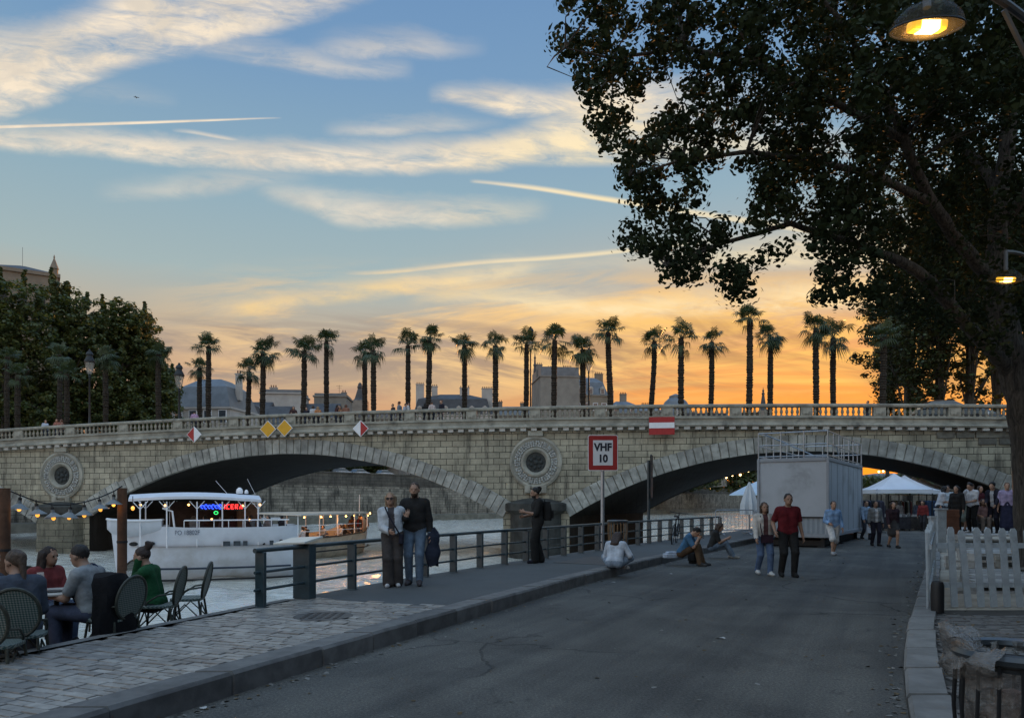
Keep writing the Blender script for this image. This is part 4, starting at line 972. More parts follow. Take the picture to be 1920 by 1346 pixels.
def field(prims, h, pad=.05):
    pts = np.concatenate([np.array([p[1], p[2]]) if p[0] != 'e' else np.array([np.array(p[1])-max(p[2]), np.array(p[1])+max(p[2])]) for p in prims]); rm = max(max(p[3], p[4]) for p in prims)
    lo = pts.min(0)-rm-pad; hi = pts.max(0)+rm+pad; n = np.ceil((hi-lo)/h).astype(int)+1
    d = np.full(n, .2, np.float32); best = np.full(n, .2, np.float32); lab = np.zeros(n, np.int16)
    ax = [lo[i]+h*np.arange(n[i]) for i in range(3)]
    for q, a, b, ra, rb, L, k in prims:
        a = np.asarray(a, float); b = np.asarray(b, float); r = max(ra, rb)+k+2.5*h
        if q == 'e': ext = np.full(3, max(b)+k+2.5*h); i0 = a-ext; i1 = a+ext
        else: i0 = np.minimum(a, b)-r; i1 = np.maximum(a, b)+r
        s = [slice(max(0, int((i0[i]-lo[i])/h)), min(n[i], int((i1[i]-lo[i])/h)+2)) for i in range(3)]
        X, Y, Z = np.meshgrid(ax[0][s[0]], ax[1][s[1]], ax[2][s[2]], indexing='ij', sparse=True)
        if q == 'e':
            ux, uy, uz = (X-a[0]), (Y-a[1]), (Z-a[2]); cs, sn = math.cos(ra), math.sin(ra)
            lx = ux*cs+uy*sn; ly = -ux*sn+uy*cs
            k0 = np.sqrt((lx/b[0])**2+(ly/b[1])**2+(uz/b[2])**2); k1 = np.sqrt((lx/b[0]**2)**2+(ly/b[1]**2)**2+(uz/b[2]**2)**2)+1e-6
            p = k0*(k0-1)/k1
        else:
            ba = b-a; L2 = float(ba@ba)+1e-9; pax, pay, paz = X-a[0], Y-a[1], Z-a[2]
            t = np.clip((pax*ba[0]+pay*ba[1]+paz*ba[2])/L2, 0, 1)
            p = np.sqrt((pax-t*ba[0])**2+(pay-t*ba[1])**2+(paz-t*ba[2])**2)-(ra+(rb-ra)*t)
        p = p.astype(np.float32); sb = tuple(s); dd = d[sb]
        m = p < best[sb]; lab[sb] = np.where(m, L, lab[sb]); best[sb] = np.minimum(best[sb], p)
        if k > 0:
            hh = np.clip(.5+.5*(dd-p)/k, 0, 1); d[sb] = dd*(1-hh)+p*hh-k*hh*(1-hh)
        else: d[sb] = np.minimum(dd, p)
    return d, lab, lo

def ik(a, c, l1, l2, pole):
    a = Vector(a); c = Vector(c); v = c-a; L = v.length
    if L > l1+l2-.004: c = a+v*((l1+l2-.004)/L); v = c-a; L = v.length
    x = (l1*l1-l2*l2+L*L)/(2*L); h = math.sqrt(max(0, l1*l1-x*x)); u = v/L; p = Vector(pole); p = p-u*p.dot(u)
    p = p.normalized() if p.length > 1e-5 else u.orthogonal().normalized()
    return a+u*x+p*h, c

SKIN, TOP, BOT, SHOE, EYE_L, LIPS, HAIRL, INNER = range(8)
def cloth(c): return mat('cloth_%02d%02d%02d' % tuple(int(99*x) for x in c), c, .9, var=.25, vs=7, bump=.7, bs=6.5, bd=.035, spec=.12)
def skinm(tone): return mat('skin_%d' % int(tone*100), (.42*tone, .25*tone, .17*tone), .55, var=.08, vs=8)
M_eye = mat('dark_eye', (.01, .008, .007), .2); M_lips = mat('lips', (.26, .09, .08), .5)
def hairm(c): return mat('hair_%02d%02d' % (int(c[0]*99), int(c[2]*99)), c, .6, var=.35, vs=30, bump=.6, bs=70)
DKH, BRH, BLH, RDH = (.012, .010, .009), (.045, .026, .016), (.22, .14, .07), (.09, .035, .018)

def person(label, loc, face, H=1.72, res=.02, hz=.93, lean=0, side=0, twist=0, feet=None, hands=None, kneep=(0, 1, .1), elbowp=None, toes=None,
           yaw=0, pitch=0, top=(.3, .3, .3), bot=(.05, .06, .09), shoe=(.03, .03, .03), skin=.9, hair=DKH, style='short', sleeve=1., legs=1., hem=-.03,
           inner=None, beard=False, skirt=None, loose=0., build=1., handdir=None, palm=None, dress=None, group=None, glasses=False, kneepoles=None, strap=None, lean_y=0, belly=0):
    """H standing height; positions in metres for a 1.75 m body; local +y is forward"""
    sc = H/1.75; pr = []; rx = Matrix.Rotation(-R(lean), 3, 'X'); ry = Matrix.Rotation(R(side), 3, 'Y')
    hip = Vector((0, 0, hz)); B = ry @ rx; T = B @ Matrix.Rotation(R(twist), 3, 'Z')
    def sp(x, y, z, M=B): return hip+M @ Vector((x, y, z))
    w = build
    def cone(a, b, ra, rb, L, k=.03): pr.append(('c', tuple(a), tuple(b), ra, rb, L, k))
    cone(sp(-.08*w, -.005, .02), sp(.08*w, -.005, .02), .108*w, .108*w, TOP, .05)
    for s in (-1, 1):
        cone(sp(s*.075*w, 0, .04), sp(s*.075*w, .01, .2), .102*w, .095*w, TOP, .05)
        cone(sp(s*.07*w, .01, .2), sp(s*.085*w, .01, .37, T), .098*w, .112*w, TOP, .06)
    if belly: cone(sp(0, .06, .12), sp(0, .05, .26), belly, belly*.8, TOP, .08)
    cone(sp(-.145*w, -.01, .455, T), sp(.145*w, -.01, .455, T), .066*w, .066*w, TOP, .06)
    cone(sp(0, -.01, .46, T), sp(0, 0, .50, T), .075, .062, TOP, .05)
    nb = sp(0, -.005, .48, T); Mh = T @ Matrix.Rotation(R(yaw), 3, 'Z') @ Matrix.Rotation(R(-pitch), 3, 'X')
    hc = nb+T @ Vector((0, .02, .07))+Mh @ Vector((0, .03, .115))
    cone(nb, hc+Mh @ Vector((0, -.02, -.05)), .058, .054, SKIN, .03)
    Z = math.atan2(Mh[1][1], Mh[0][1])-math.pi/2
    hp = lambda x, y, z: hc+Mh @ Vector((x, y, z))
    pr.append(('e', tuple(hp(0, -.012, .022)), (.076, .097, .105), Z, 0, SKIN, .02))
    pr.append(('e', tuple(hp(0, .030, -.052)), (.056, .066, .068), Z, 0, SKIN, .03))
    cone(hp(0, .085, .012), hp(0, .108, -.022), .009, .014, SKIN, .012)
    cone(hp(-.035, .078, .034), hp(.035, .078, .034), .012, .012, SKIN, .012)
    for s in (-1, 1):
        pr.append(('e', tuple(hp(s*.078, -.005, -.012)), (.012, .022, .032), Z, 0, SKIN, .008))
        cone(hp(s*.033, .083, .012), hp(s*.033, .083, .012), .0125, .0125, EYE_L, .004)
    cone(hp(-.018, .086, -.060), hp(.018, .086, -.060), .0085, .0085, LIPS, .006)
    # arms
    hands = hands or [(-.27, .06, .80), (.27, .06, .80)]
    elb = elbowp or [(-.3, -1, -.2), (.3, -1, -.2)]
    for s, hd, ep, i in ((-1, hands[0], elb[0], 0), (1, hands[1], elb[1], 1)):
        sh = sp(s*.175*w, -.01, .445, T); el_, wr = ik(sh, hd, .285, .255, ep)
        ext = .012 if sleeve > .3 else 0
        cone(sp(s*.12*w, -.01, .44, T), sh, .066, .060, TOP, .04)
        segs = [(sh, el_, .054, .043, 0., .5), (el_, wr, .042, .029, .5, 1.)]
        for a, b, ra, rb, f0, f1 in segs:
            cut = min(1, max(0, (sleeve-f0)/(f1-f0))); mid = a+(b-a)*cut; rm = ra+(rb-ra)*cut
            if cut > .02: cone(a, mid, ra+ext, rm+ext+.004*loose, TOP, .02)
            if cut < .98: cone(mid, b, rm, rb, SKIN, .01)
        dr = (Vector(handdir[i]).normalized() if handdir and handdir[i] else (wr-el_).normalized())
        pn = Vector(palm[i]) if palm and palm[i] else Vector((-s, .0, .0)); pn = pn-dr*pn.dot(dr); pn = pn.normalized() if pn.length > .01 else dr.orthogonal().normalized()
        la = dr.cross(pn)
        cone(wr, wr+dr*.03, .026, .028, SKIN, .01)
        for q in (-.024, 0, .024): cone(wr+dr*.025+la*q*.7, wr+dr*.085+la*q, .018, .015, SKIN, .012)
        fr = max(.0092, res*.62)
        for q, fl, cu in ((-.032, .060, .5), (-.011, .074, .42), (.011, .070, .5), (.032, .054, .65)):
            r0 = wr+dr*.088+la*q; d1 = (dr+pn*cu*.7+la*q*2).normalized(); d2 = (dr+pn*(cu*1.6+.4)).normalized()
            cone(r0, r0+d1*fl*.55, fr, fr*.95, SKIN, .004); cone(r0+d1*fl*.55, r0+d1*fl*.55+d2*fl*.5, fr*.95, fr*.8, SKIN, .003)
        tl = la*(1 if la.y*1+la.z*.4 > 0 else -1)
        a0 = wr+dr*.03+tl*.026; a1 = a0+(dr*.6+tl*.7+pn*.3).normalized()*.042; cone(a0, a1, .013, .011, SKIN, .008); cone(a1, a1+(dr*.9+pn*.5).normalized()*.032, fr*1.1, fr*.9, SKIN, .004)
    # legs
    feet = feet or [(-.10, 0, .085), (.10, .02, .085)]
    toes = toes or [(-.15, 1), (.15, 1)]
    for s, ft, tv, i in ((-1, feet[0], toes[0], 0), (1, feet[1], toes[1], 1)):
        h0 = hip+ry @ Vector((s*.095*w, 0, 0)); kn, an = ik(h0, ft, .43, .43, kneepoles[i] if kneepoles else kneep)
        ex = .010+.012*loose
        cut2 = min(1, max(0, legs*2-1)); cut1 = min(1, legs*2)
        m1 = h0+(kn-h0)*cut1
        cone(h0, m1, .092*w+ex*.5, (.092-.030*cut1)*w+ex, BOT, .03)
        if cut1 < 1: cone(m1, kn, .068*w, .056, SKIN, .01)
        m2 = kn+(an-kn)*cut2
        if cut2 > .02: cone(kn, m2, .060*w+ex, .057-.017*cut2+ex*1.4+.012*loose, BOT, .02)
        if cut2 < .98: cone(m2, an, .056-.016*cut2, .036, SKIN, .012); cone(kn+(an-kn)*.12+Vector((0, -.015, 0)), kn+(an-kn)*.5, .05, .042, SKIN, .03) if cut2 < .1 else None
        tv = Vector((tv[0], tv[1], tv[2] if len(tv) > 2 else 0)).normalized(); up = Vector((0, 0, 1))
        if abs(tv.z) > .5: up = Vector((0, -.9, .3)).normalized()
        he = an-tv*.045-up*.045; to = an+tv*.135-up*.052
        cone(he, to, .038, .032, SHOE, .02); cone(an, an+tv*.05-up*.03, .040, .042, SHOE, .02)
        cone(to, to+tv*.03, .034, .028, SHOE, .01)
    if skirt:
        ln, fl = skirt; kz = hip-Vector((0, 0, ln)); cone(sp(-.05, 0, .1), kz+Vector((-.05, .03, 0)), .10, .12+fl, BOT, .03); cone(sp(.05, 0, .1), kz+Vector((.05, .03, 0)), .10, .12+fl, BOT, .03)
    d, lab, lo = field(pr, res)
    V, Fc, I = surfnets(d, lo, res)
    vl = lab[I[:, 0], I[:, 1], I[:, 2]].astype(int)
    Bi = np.array(B.inverted()); Vl = (V-np.array(hip)) @ Bi.T
    vl = np.where((vl == TOP) & (Vl[:, 2] < hem) & (np.abs(Vl[:, 0]) < .3), BOT, vl)
    if dress is not None: vl = np.where((vl == BOT) & (Vl[:, 2] > dress), TOP, vl)
    if inner is not None: vl = np.where((vl == TOP) & (np.abs(Vl[:, 0]) < .062) & (Vl[:, 1] > .05) & (Vl[:, 2] > hem), INNER, vl)
    Hl = (V-np.array(hc)) @ np.array(Mh.inverted()).T
    if beard: vl = np.where((vl == SKIN) & (Hl[:, 2] < -.045) & (Hl[:, 2] > -.14) & (Hl[:, 1] > .0) & (np.abs(Hl[:, 0]) < .07), HAIRL, vl)
    fl_ = np.sort(vl[Fc], axis=1)[:, 1]
    mats = [skinm(skin), cloth(top), cloth(bot), cloth(shoe), M_eye, M_lips, hairm(hair), cloth(inner or top)]
    V = V*sc
    ob = obj('person', npmesh('person', V, Fc, mats, True, fl_), None, loc)
    ob.rotation_euler = (0, 0, math.atan2(face[1], face[0])-math.pi/2)
    tag(ob, label, 'person', group)
    # garments as their own shells just outside the body
    e1 = V[Fc[:, 1]]-V[Fc[:, 0]]; e2 = V[Fc[:, 3]]-V[Fc[:, 0]]; fn = np.cross(e1, e2); vn = np.zeros_like(V)
    for k in range(4): np.add.at(vn, Fc[:, k], fn)
    vn /= np.linalg.norm(vn, axis=1)[:, None]+1e-9
    for L, nm, t_ in ((TOP, 'shirt', .010), (BOT, 'skirt' if skirt or dress is not None else 'trousers', .007), (SHOE, 'shoes', .005), (INNER, 'undershirt', .006)):
        f = Fc[fl_ == L]
        if len(f) < 8: continue
        used, inv = np.unique(f, return_inverse=True)
        obj(nm, npmesh(nm, V[used]+vn[used]*t_, inv.reshape(f.shape), [mats[L]], True), ob)
    # hair
    if style != 'bald':
        hq = []
        hq.append(('e', (0, -.021, .033), (.083, .101, .101), 0, 0, 0, .02))
        if style in ('long', 'wavy'):
            dn = .26 if style == 'long' else .30
            for x in (-.05, 0, .05): hq.append(('c', (x, -.075, .02), (x*1.2, -.105, -dn), .055, .042, 1, .03))
            for x in (-.072, .072): hq.append(('c', (x, -.02, .03), (x*1.12, -.02, -dn*.75), .034, .026, 1, .03))
        if style == 'bob':
            for x in (-.072, .072): hq.append(('c', (x, -.02, .03), (x*1.05, -.015, -.11), .034, .03, 1, .03))
            hq.append(('c', (-.04, -.08, 0), (.04, -.085, -.10), .055, .045, 1, .03))
        if style in ('bun', 'topbun'):
            z = .06 if style == 'bun' else .115; hq.append(('c', (0, -.115, z), (.0, -.13, z+.02), .050, .045, 1, .02))
            hq.append(('c', (.03, -.10, z+.05), (-.03, -.115, z+.055), .028, .024, 1, .02))
        if style == 'pony': hq.append(('c', (0, -.11, .05), (0, -.13, -.2), .042, .022, 1, .03))
        if style == 'puffy': hq.append(('e', (0, -.03, .07), (.092, .105, .088), 0, 0, 1, .03))
        hr = max(res*.8, .011)
        d2, l2, lo2 = field(hq, hr, .04)
        ax_ = [lo2[i]+hr*np.arange(d2.shape[i]) for i in range(3)]; X, Y, Zz = np.meshgrid(*ax_, indexing='ij', sparse=True)
        pl = .90*Y-.45*Zz-.014+0*X; side_ = np.where(l2 == 1, -1., 1.)
        d3 = np.where(l2 == 1, d2, np.maximum(d2, np.maximum(pl, -.088-Zz+0*Y+.35*0*X))).astype(np.float32)
        d3 = np.maximum(d3, np.where(l2 == 1, (Y-.052+0*X+0*Zz), -1)).astype(np.float32)
        hv, hf, _ = surfnets(d3, lo2, hr)
        if len(hf):
            ns = np.array([mnoise.noise(Vector((q[0]*38, q[1]*38, q[2]*16+H*9)))+.6*mnoise.noise(Vector((q[0]*90, q[1]*90, q[2]*40))) for q in hv]); dl = hv-np.array([0, -.01, .0]); hv = hv+dl/(np.linalg.norm(dl, axis=1)[:, None]+1e-6)*(ns*.0085)[:, None]
            hv = hv @ np.array(Mh).T+np.array(hc)
            obj('hair', npmesh('hair', hv*sc, hf, [hairm(hair)], True), ob)
    if glasses:
        gm = MB(); gm.m = 0
        for s in (-1, 1): gm.tube([tuple(hp(s*.034, .098, .012)*sc), tuple(hp(s*.034, .106, .012)*sc)], .027*sc, 10); gm.tube([tuple(hp(s*.06, .095, .018)*sc), tuple(hp(s*.083, -.01, .01)*sc)], .004, 4)
        gm.tube([tuple(hp(-.01, .108, .016)*sc), tuple(hp(.01, .108, .016)*sc)], .004, 4); gm.build('sunglasses', M_black, ob)
    ob['_hd'] = 0; del ob['_hd']
    return ob
def sit(h=.50, d=.42, sp=.10, **k):          # seated on a chair or wall of that height
    a = dict(hz=h, feet=[(-sp, d, .085), (sp, d+.04, .085)], hands=[(-.16, .36, h+.16), (.16, .36, h+.16)], kneep=(0, .5, 1)); a.update(k); return a
def walk(s=1, st=.20, **k):
    a = dict(hz=.91, feet=[(-.09, st*s, .09), (.09, -st*s, .11)], hands=[(-.26, .04-.18*s, .82), (.26, .04+.18*s, .82)], toes=[(-.1, 1), (.1, 1)]); a.update(k); return a
def stroll(**k):
    a = dict(hz=.92, feet=[(-.08, .12, .085), (.08, -.10, .09)]); a.update(k); return a
# ------------------------------------------------------------------ railing along the river
RP = [(489, 1138), (660, 1105), (740, 1091), (797, 1081), (850, 1073), (900, 1064.5), (946, 1058), (986, 1052.5), (1023, 1046.5), (1057, 1041.5), (1089, 1036.5), (1120, 1032), (1148, 1028), (1173, 1024.5), (1196, 1021.5), (1217, 1018.5), (1237, 1015.8), (1257, 1013.2), (1278, 1010.8), (1297, 1008.6), (1316, 1006), (1334, 1004), (1350, 1002)]
posts = [G(x, y, PZ) for x, y in RP]
posts.insert(1, (posts[0]*.5+posts[1]*.5))
posts[-1:] = [posts[-1]]
t = thing('river_railing', 'blue green steel railing with three rails along the river edge', 'railing', posts[0])
o0 = posts[0]
for i, p in enumerate(posts):
    q = posts[min(i+1, len(posts)-1)]-posts[max(i-1, 0)]; a = math.atan2(q.y, q.x)
    b = MB(); b.box((0, 0, .37), (.055, .15, .74), 0); b.box((0, 0, .006), (.12, .18, .012)); b.build('post', M_iron, t, p-o0, (0, 0, a), bevel=.006)
for z, r in ((.765, .034), (.47, .021), (.235, .021)):
    b = MB(); pts = [tuple(p-o0+Vector((0, 0, z))) for p in posts]; e = (posts[0]-posts[1]).normalized()*.12; pts[0] = tuple(Vector(pts[0])+e)
    b.tube(pts, r, 10); b.build('rail', M_iron, t, smooth=True)

# information pedestal
p = G(571, 1121, PZ); a = R(-24)
t = thing('information_pedestal', 'dark steel pedestal with a pale sloping top beside the railing', 'pedestal', p, a)
b = MB(); b.box((0, 0, .40), (.30, .16, .80)); b.build('stand', M_iron, t, bevel=.008)
b = MB(); b.box((-.10, -.02, .845), (.58, .42, .03), M=Matrix.Rotation(R(9), 3, 'X') @ Matrix.Rotation(R(-3), 3, 'Y')); b.build('panel', mat('pale_panel', (.55, .55, .50), .28, var=.06, spec=.6), t, bevel=.004)

# signs on poles
p = G(1130, 1031, PZ); Y = p.y
t = thing('channel_sign', 'white sign with a red border reading VHF 10 on a grey pole', 'sign', p); k = Y/F
zc = EYE-(849-HOR)*k-PZ
b = MB(); b.tube([(0, .03, 0), (0, .03, zc+.45)], .055, 12); b.build('pole', M_galv, t, smooth=True)
def rrect(w, h, r, y):
    o = []
    for cx, cz, a0 in ((w/2-r, h/2-r, 0), (-w/2+r, h/2-r, 90), (-w/2+r, -h/2+r, 180), (w/2-r, -h/2+r, 270)):
        for j in range(5): a_ = R(a0+22.5*j); o.append((cx+r*math.cos(a_), y, cz+r*math.sin(a_)))
    return o
W_, H_ = 56*k, 67*k
b = MB(); b.prism(rrect(W_, H_, .05, 0), (0, -.04, zc), (0, -.06, zc)); b.build('rim', M_wht, t)
b = MB(); b.prism(rrect(W_*.955, H_*.96, .045, 0), (0, -.061, zc), (0, -.064, zc)); b.build('border', M_red, t)
b = MB(); b.prism(rrect(W_*.66, H_*.70, .01, 0), (0, -.0645, zc), (0, -.067, zc)); b.build('face', M_wht, t)
M_ink = mat('black_lettering', (.015, .018, .03), .6)
def bold(txt, s, z, sx=1.): text_mesh(txt, s, M_ink, t, 'lettering', (0, -.069, z), (R(90), 0, 0), sx, .002, bold=.014)
bold('VHF', .305, zc+.155, .92); bold('10', .30, zc-.175, .92)
p = G(1226, 1018.5, PZ)+Vector((-.12, .15, 0)); k = p.y/F
t = thing('notice_board', 'dark sign seen almost edge on atop a pole by the railing', 'sign', p, R(74))
zc = EYE-(893-HOR)*k-PZ
b = MB(); b.tube([(0, .03, 0), (0, .03, zc+.55)], .05, 10); b.build('pole', M_iron, t, smooth=True)
b = MB(); b.prism(rrect(.62, 1.46, .05, 0), (0, -.05, zc), (0, -.085, zc)); b.build('board', M_dark, t)
b = MB(); b.box((0, -.03, zc+.45), (.62, .05, .06)); b.box((0, -.03, zc-.45), (.62, .05, .06)); b.build('frame', M_dark, t)

# flat covers set in the paving
p = G(1128, 1051, PZ)
t = MB(); d = Vector((.5, .866, 0)); nrm = Vector((.866, -.5, 0))
t.prism([tuple(d*a+nrm*c) for a, c in ((-1.1, -.75), (1.1, -.75), (1.1, .75), (-1.1, .75))], (0, 0, .0015), (0, 0, .007)); tag(t.build('access_cover', mat('rusty_plate', (.05, .048, .046), .6, var=.3, vs=5, metal=.3), None, p), 'dark flat access cover let into the promenade', 'cover')
p = G(606, 1155, PZ); b = MB(); b.lathe([(.36, .001), (.36, .008), (.30, .009)], 24)
for i in range(5):
    for j in range(5): b.box((-.2+i*.1, -.2+j*.1, .012), (.05, .05, .008))
tag(b.build('drain_cover', mat('cast_iron', (.075, .073, .07), .5, var=.3, vs=8, metal=.4), None, p), 'round cast iron drain cover among the paving stones', 'cover')

# paris style waste baskets: a ring on a post with slats and a bag
def basket(label, p, seed, tan, rt=.24, h=.88, bag=True):
    t = thing('litter_basket', label, 'litter bin', p); r = random.Random(seed)
    b = MB(); b.tube([(rt*math.cos(i*math.pi/24), rt*math.sin(i*math.pi/24), h) for i in range(49)], .030, 8, False); b.tube([((rt-.03)*math.cos(i*math.pi/12), (rt-.03)*math.sin(i*math.pi/12), h-.045) for i in range(25)], .014, 6, False); b.build('rim', mat('dark_enamel', (.03, .036, .04), .28, spec=.6), t, smooth=True, fix=False)
    b = MB()
    for i in range(18):
        a = 2*math.pi*i/18; c, s = math.cos(a), math.sin(a)
        b.tube([((rt+.0)*c, (rt+.0)*s, h-.01), ((rt+.012)*c, (rt+.012)*s, h*.7), ((rt-.01)*c, (rt-.01)*s, h*.4), ((rt-.07)*c, (rt-.07)*s, .16), ((rt-.09)*c, (rt-.09)*s, .05)], .009, 6)
    b.tube([((rt-.09)*math.cos(i*math.pi/12), (rt-.09)*math.sin(i*math.pi/12), .05) for i in range(25)], .014, 6, False)
    b.build('slats', tan if tan else M_dark, t, smooth=True, fix=False)
    if not bag: return t
    V = []; n = 44
    lv = [(.05, .08), (rt-.12, .10), (rt-.07, .3), (rt-.045, .5), (rt-.03, .66), (rt-.055, .76), (rt-.03, h-.03), (rt-.025, h+.006)]
    b = MB()
    for q, (rr, z) in enumerate(lv):
        for j in range(n):
            a = 2*math.pi*j/n; w_ = .018*math.sin(j*2.1+q*1.3)+r.uniform(-.012, .012); e = 0
            if q == 7: e = r.uniform(-.012, .02)
            b.v.append(((rr+w_)*math.cos(a), (rr+w_)*math.sin(a), z+e))
    b.f = [(i*n+j, i*n+(j+1) % n, (i+1)*n+(j+1) % n, (i+1)*n+j) for i in range(len(lv)-1) for j in range(n)]; b.mi = [0]*len(b.f)
    bag = b.build('bag', mat('clear_plastic_bag', (.17, .16, .145), .16, var=.3, vs=6, spec=.9, alpha=.62, bump=1., bs=11, bd=.05), t, smooth=True, fix=False)
    return t
basket('litter basket with tan slats on the promenade behind the sitting woman in white', G(1158, 1040, PZ), 1, mat('tan_slats', (.20, .12, .06), .7, var=.2), .25, .90, False)
bp = Vector((2.34, 3.45, .03))
t = basket('large litter basket with a clear plastic bag at the lower right corner', bp, 2, None, .25, .87)
# crumpled bag mouth flopping over the basket's left side
b = MB(); r = random.Random(11); nu, nv = 16, 12
for i in range(nu):
    for j in range(nv):
        u, v = i/(nu-1), j/(nv-1); a = R(118+105*u)
        rr = .16+.10*min(1, v*3)+.06*math.sin(v*2.6)*(.7+.3*math.sin(u*8)); z = .885+.075*math.sin(min(1, v*1.9)*3.1)*(.7+.5*math.sin(u*5+.5))-.24*max(0, v-.35)**1.2+.015*math.sin(u*19+v*9)+r.uniform(-.010, .010)
        b.v.append((rr*math.cos(a)+.02*math.sin(v*11+u*5), rr*math.sin(a)+r.uniform(-.01, .01), z))
b.f = [(i*nv+j, (i+1)*nv+j, (i+1)*nv+j+1, i*nv+j+1) for i in range(nu-1) for j in range(nv-1)]; b.mi = [0]*len(b.f)
b.build('bag_flap', MATS['clear_plastic_bag'], t, smooth=True, fix=False)
b = MB(); r = random.Random(3)
for i in range(7): b.ball((r.uniform(-.1, .1), r.uniform(-.1, .1), .2+.07*i), r.uniform(.05, .09), 7, 5)
tag(b.build('rubbish', mat('rubbish', (.16, .10, .08), .8, var=.6, vs=14, island=.6), None, bp), 'crumpled rubbish lying inside the large litter basket', 'rubbish')

# ------------------------------------------------------------------ white picket fence, bollard
M_pick = mat('weathered_white_paint', (.33, .37, .39), .7, var=.18, vs=4, bump=.25, bs=30, stain=(2.2, (.17, .17, .155), .8))
def picket(h, w=.095, th=.024):
    b = MB(); b.prism([(-w/2, 0, 0), (w/2, 0, 0), (w/2, 0, h-.04), (w*.25, 0, h), (-w*.25, 0, h), (-w/2, 0, h-.04)], (0, -th/2, 0), (0, th/2, 0)); return b.mesh('picket', [M_pick])
Yf = 11.0
t = thing('picket_fence', 'white picket fence facing the camera in front of the sandy enclosure', 'fence', P(1765, 1150, Yf)*1.0); t.location.z = 0.03
o0 = t.location.copy(); r = random.Random(2)
for px in (1790, 1816, 1840, 1864, 1889, 1913, 1937, 1961, 1985, 2010, 2034):
    x = (px-960)/F*Yf-o0.x; obj('picket', picket(1.16+r.uniform(-.03, .02)), t, (x, 0, .02), (0, R(-4.5+r.uniform(-1.5, 1.5)), 0))
b = MB(); b.box((1.15, .032, .92), (2.4, .03, .075)); b.build('upper_rail', M_pick, t)
b = MB(); b.box((1.15, .032, .34), (2.4, .03, .075)); b.build('lower_rail', M_pick, t)
t = thing('picket_fence', 'white picket fence running along the kerb beside the road', 'fence', (5.98, 10.75, .03)); o0 = t.location
d = Vector((.50, .866, 0)); ang = math.atan2(d.y, d.x)
for i in range(34):
    q = d*(.0+i*.155); obj('picket', picket(1.17+r.uniform(-.04, .03)), t, q, (R(r.uniform(-1.5, 1.5)), 0, ang))
for z in (.92, .34):
    b = MB(); b.box((0, 0, 0), (5.3, .03, .075)); b.build('rail', M_pick, t, d*2.6+Vector((.035, -.02, z)), (0, 0, ang))
for i, lab in ((0, None),):
    b = MB(); b.box((0, 0, .62), (.10, .10, 1.24)); b.box((0, 0, 1.25), (.13, .13, .04)); b.build('post', M_pick, t, d*5.4)
p = G(1767, 1152, .03)+Vector((.0, .12, 0))
b = MB(); b.lathe([(.085, 0), (.085, .40), (.07, .445), (.03, .46)], 14); tag(b.build('bollard', M_black, None, p, smooth=True), 'short black rounded bollard at the corner of the white fences', 'bollard')

# stepped timber decks of pallets behind the fence
M_plank = mat('pale_grey_planks', (.36, .35, .33), .85, var=.2, vs=3, bump=.3, bs=25, island=.22)
def deck(name, label, x0, x1, y0, y1, z, n=6):
    t = thing(name, label, 'platform', (x0, y0, .04)); L = x1-x0; dd = y1-y0
    b = MB(); w_ = dd/n; rr = random.Random(int(z*100))
    for i in range(n):
        xs_ = xat(RK, y0+(i+1)*w_)+.75-x0+rr.uniform(-.04, .04); xs_ = max(xs_, 0); b.box(((L+xs_)/2, (i+.5)*w_, z-.02), (L-xs_, w_*.9, .04))
        b.box((xs_+.02, (i+.5)*w_, (z-.05)/2), (.04, w_*.9, z-.06))
    b.build('planks', M_plank, t)
    b = MB()
    for i in range(int(L/1.2)+1):
        for zz in np.arange(.1, z-.04, .16): b.box((.06+i*1.15, .03, zz), (.14, .08, .10))
    for zz in np.arange(.02, z-.03, .16): b.box((L/2, .02, zz+.0), (L, .03, .05))
    b.build('pallet_front', M_plank, t); return t
deck('timber_step', 'lowest pale timber step behind the white picket fence', 7.5, 18, 12.6, 15.6, .16)
deck('timber_step', 'middle pale timber step in front of the crowd', 10.0, 22, 17.2, 21.5, .36)
deck('timber_platform', 'highest pale timber platform on which the crowd stands', 13.9, 30, 23.6, 31.0, .50, 12)
p = P(1764, 1000, 23.0); t = thing('gate_post', 'square weathered white post at the corner of the timber platform', 'post', (p.x, p.y, .04))
b = MB(); b.box((0, 0, .65), (.26, .16, 1.3)); b.build('shaft', M_pick, t); b = MB(); b.box((0, 0, 1.33), (.32, .22, .05)); b.build('cap', M_pick, t)
p = P(1780, 1000, 24.4); t = thing('wooden_crate', 'tall brown wooden crate standing behind the white post', 'crate', (p.x, p.y, .54))
b = MB(); b.box((0, 0, .40), (.42, .4, .8)); b.build('box', mat('brown_wood', (.13, .055, .03), .8, var=.25, vs=4), t, bevel=.01); b = MB(); b.box((0, -.205, .2), (.42, .02, .08)); b.box((0, -.205, .6), (.42, .02, .08)); b.build('slats', MATS['brown_wood'], t)

# ------------------------------------------------------------------ site cabin with a railed roof
cx = Vector((10.87, 25.7, 0)); ul = Vector((-.84, .545, 0)).normalized(); ub = Vector((.545, .84, 0)).normalized()
t = thing('site_cabin', 'white metal site cabin on low legs standing across the quay road', 'cabin', cx, math.atan2(-ul.y, -ul.x))
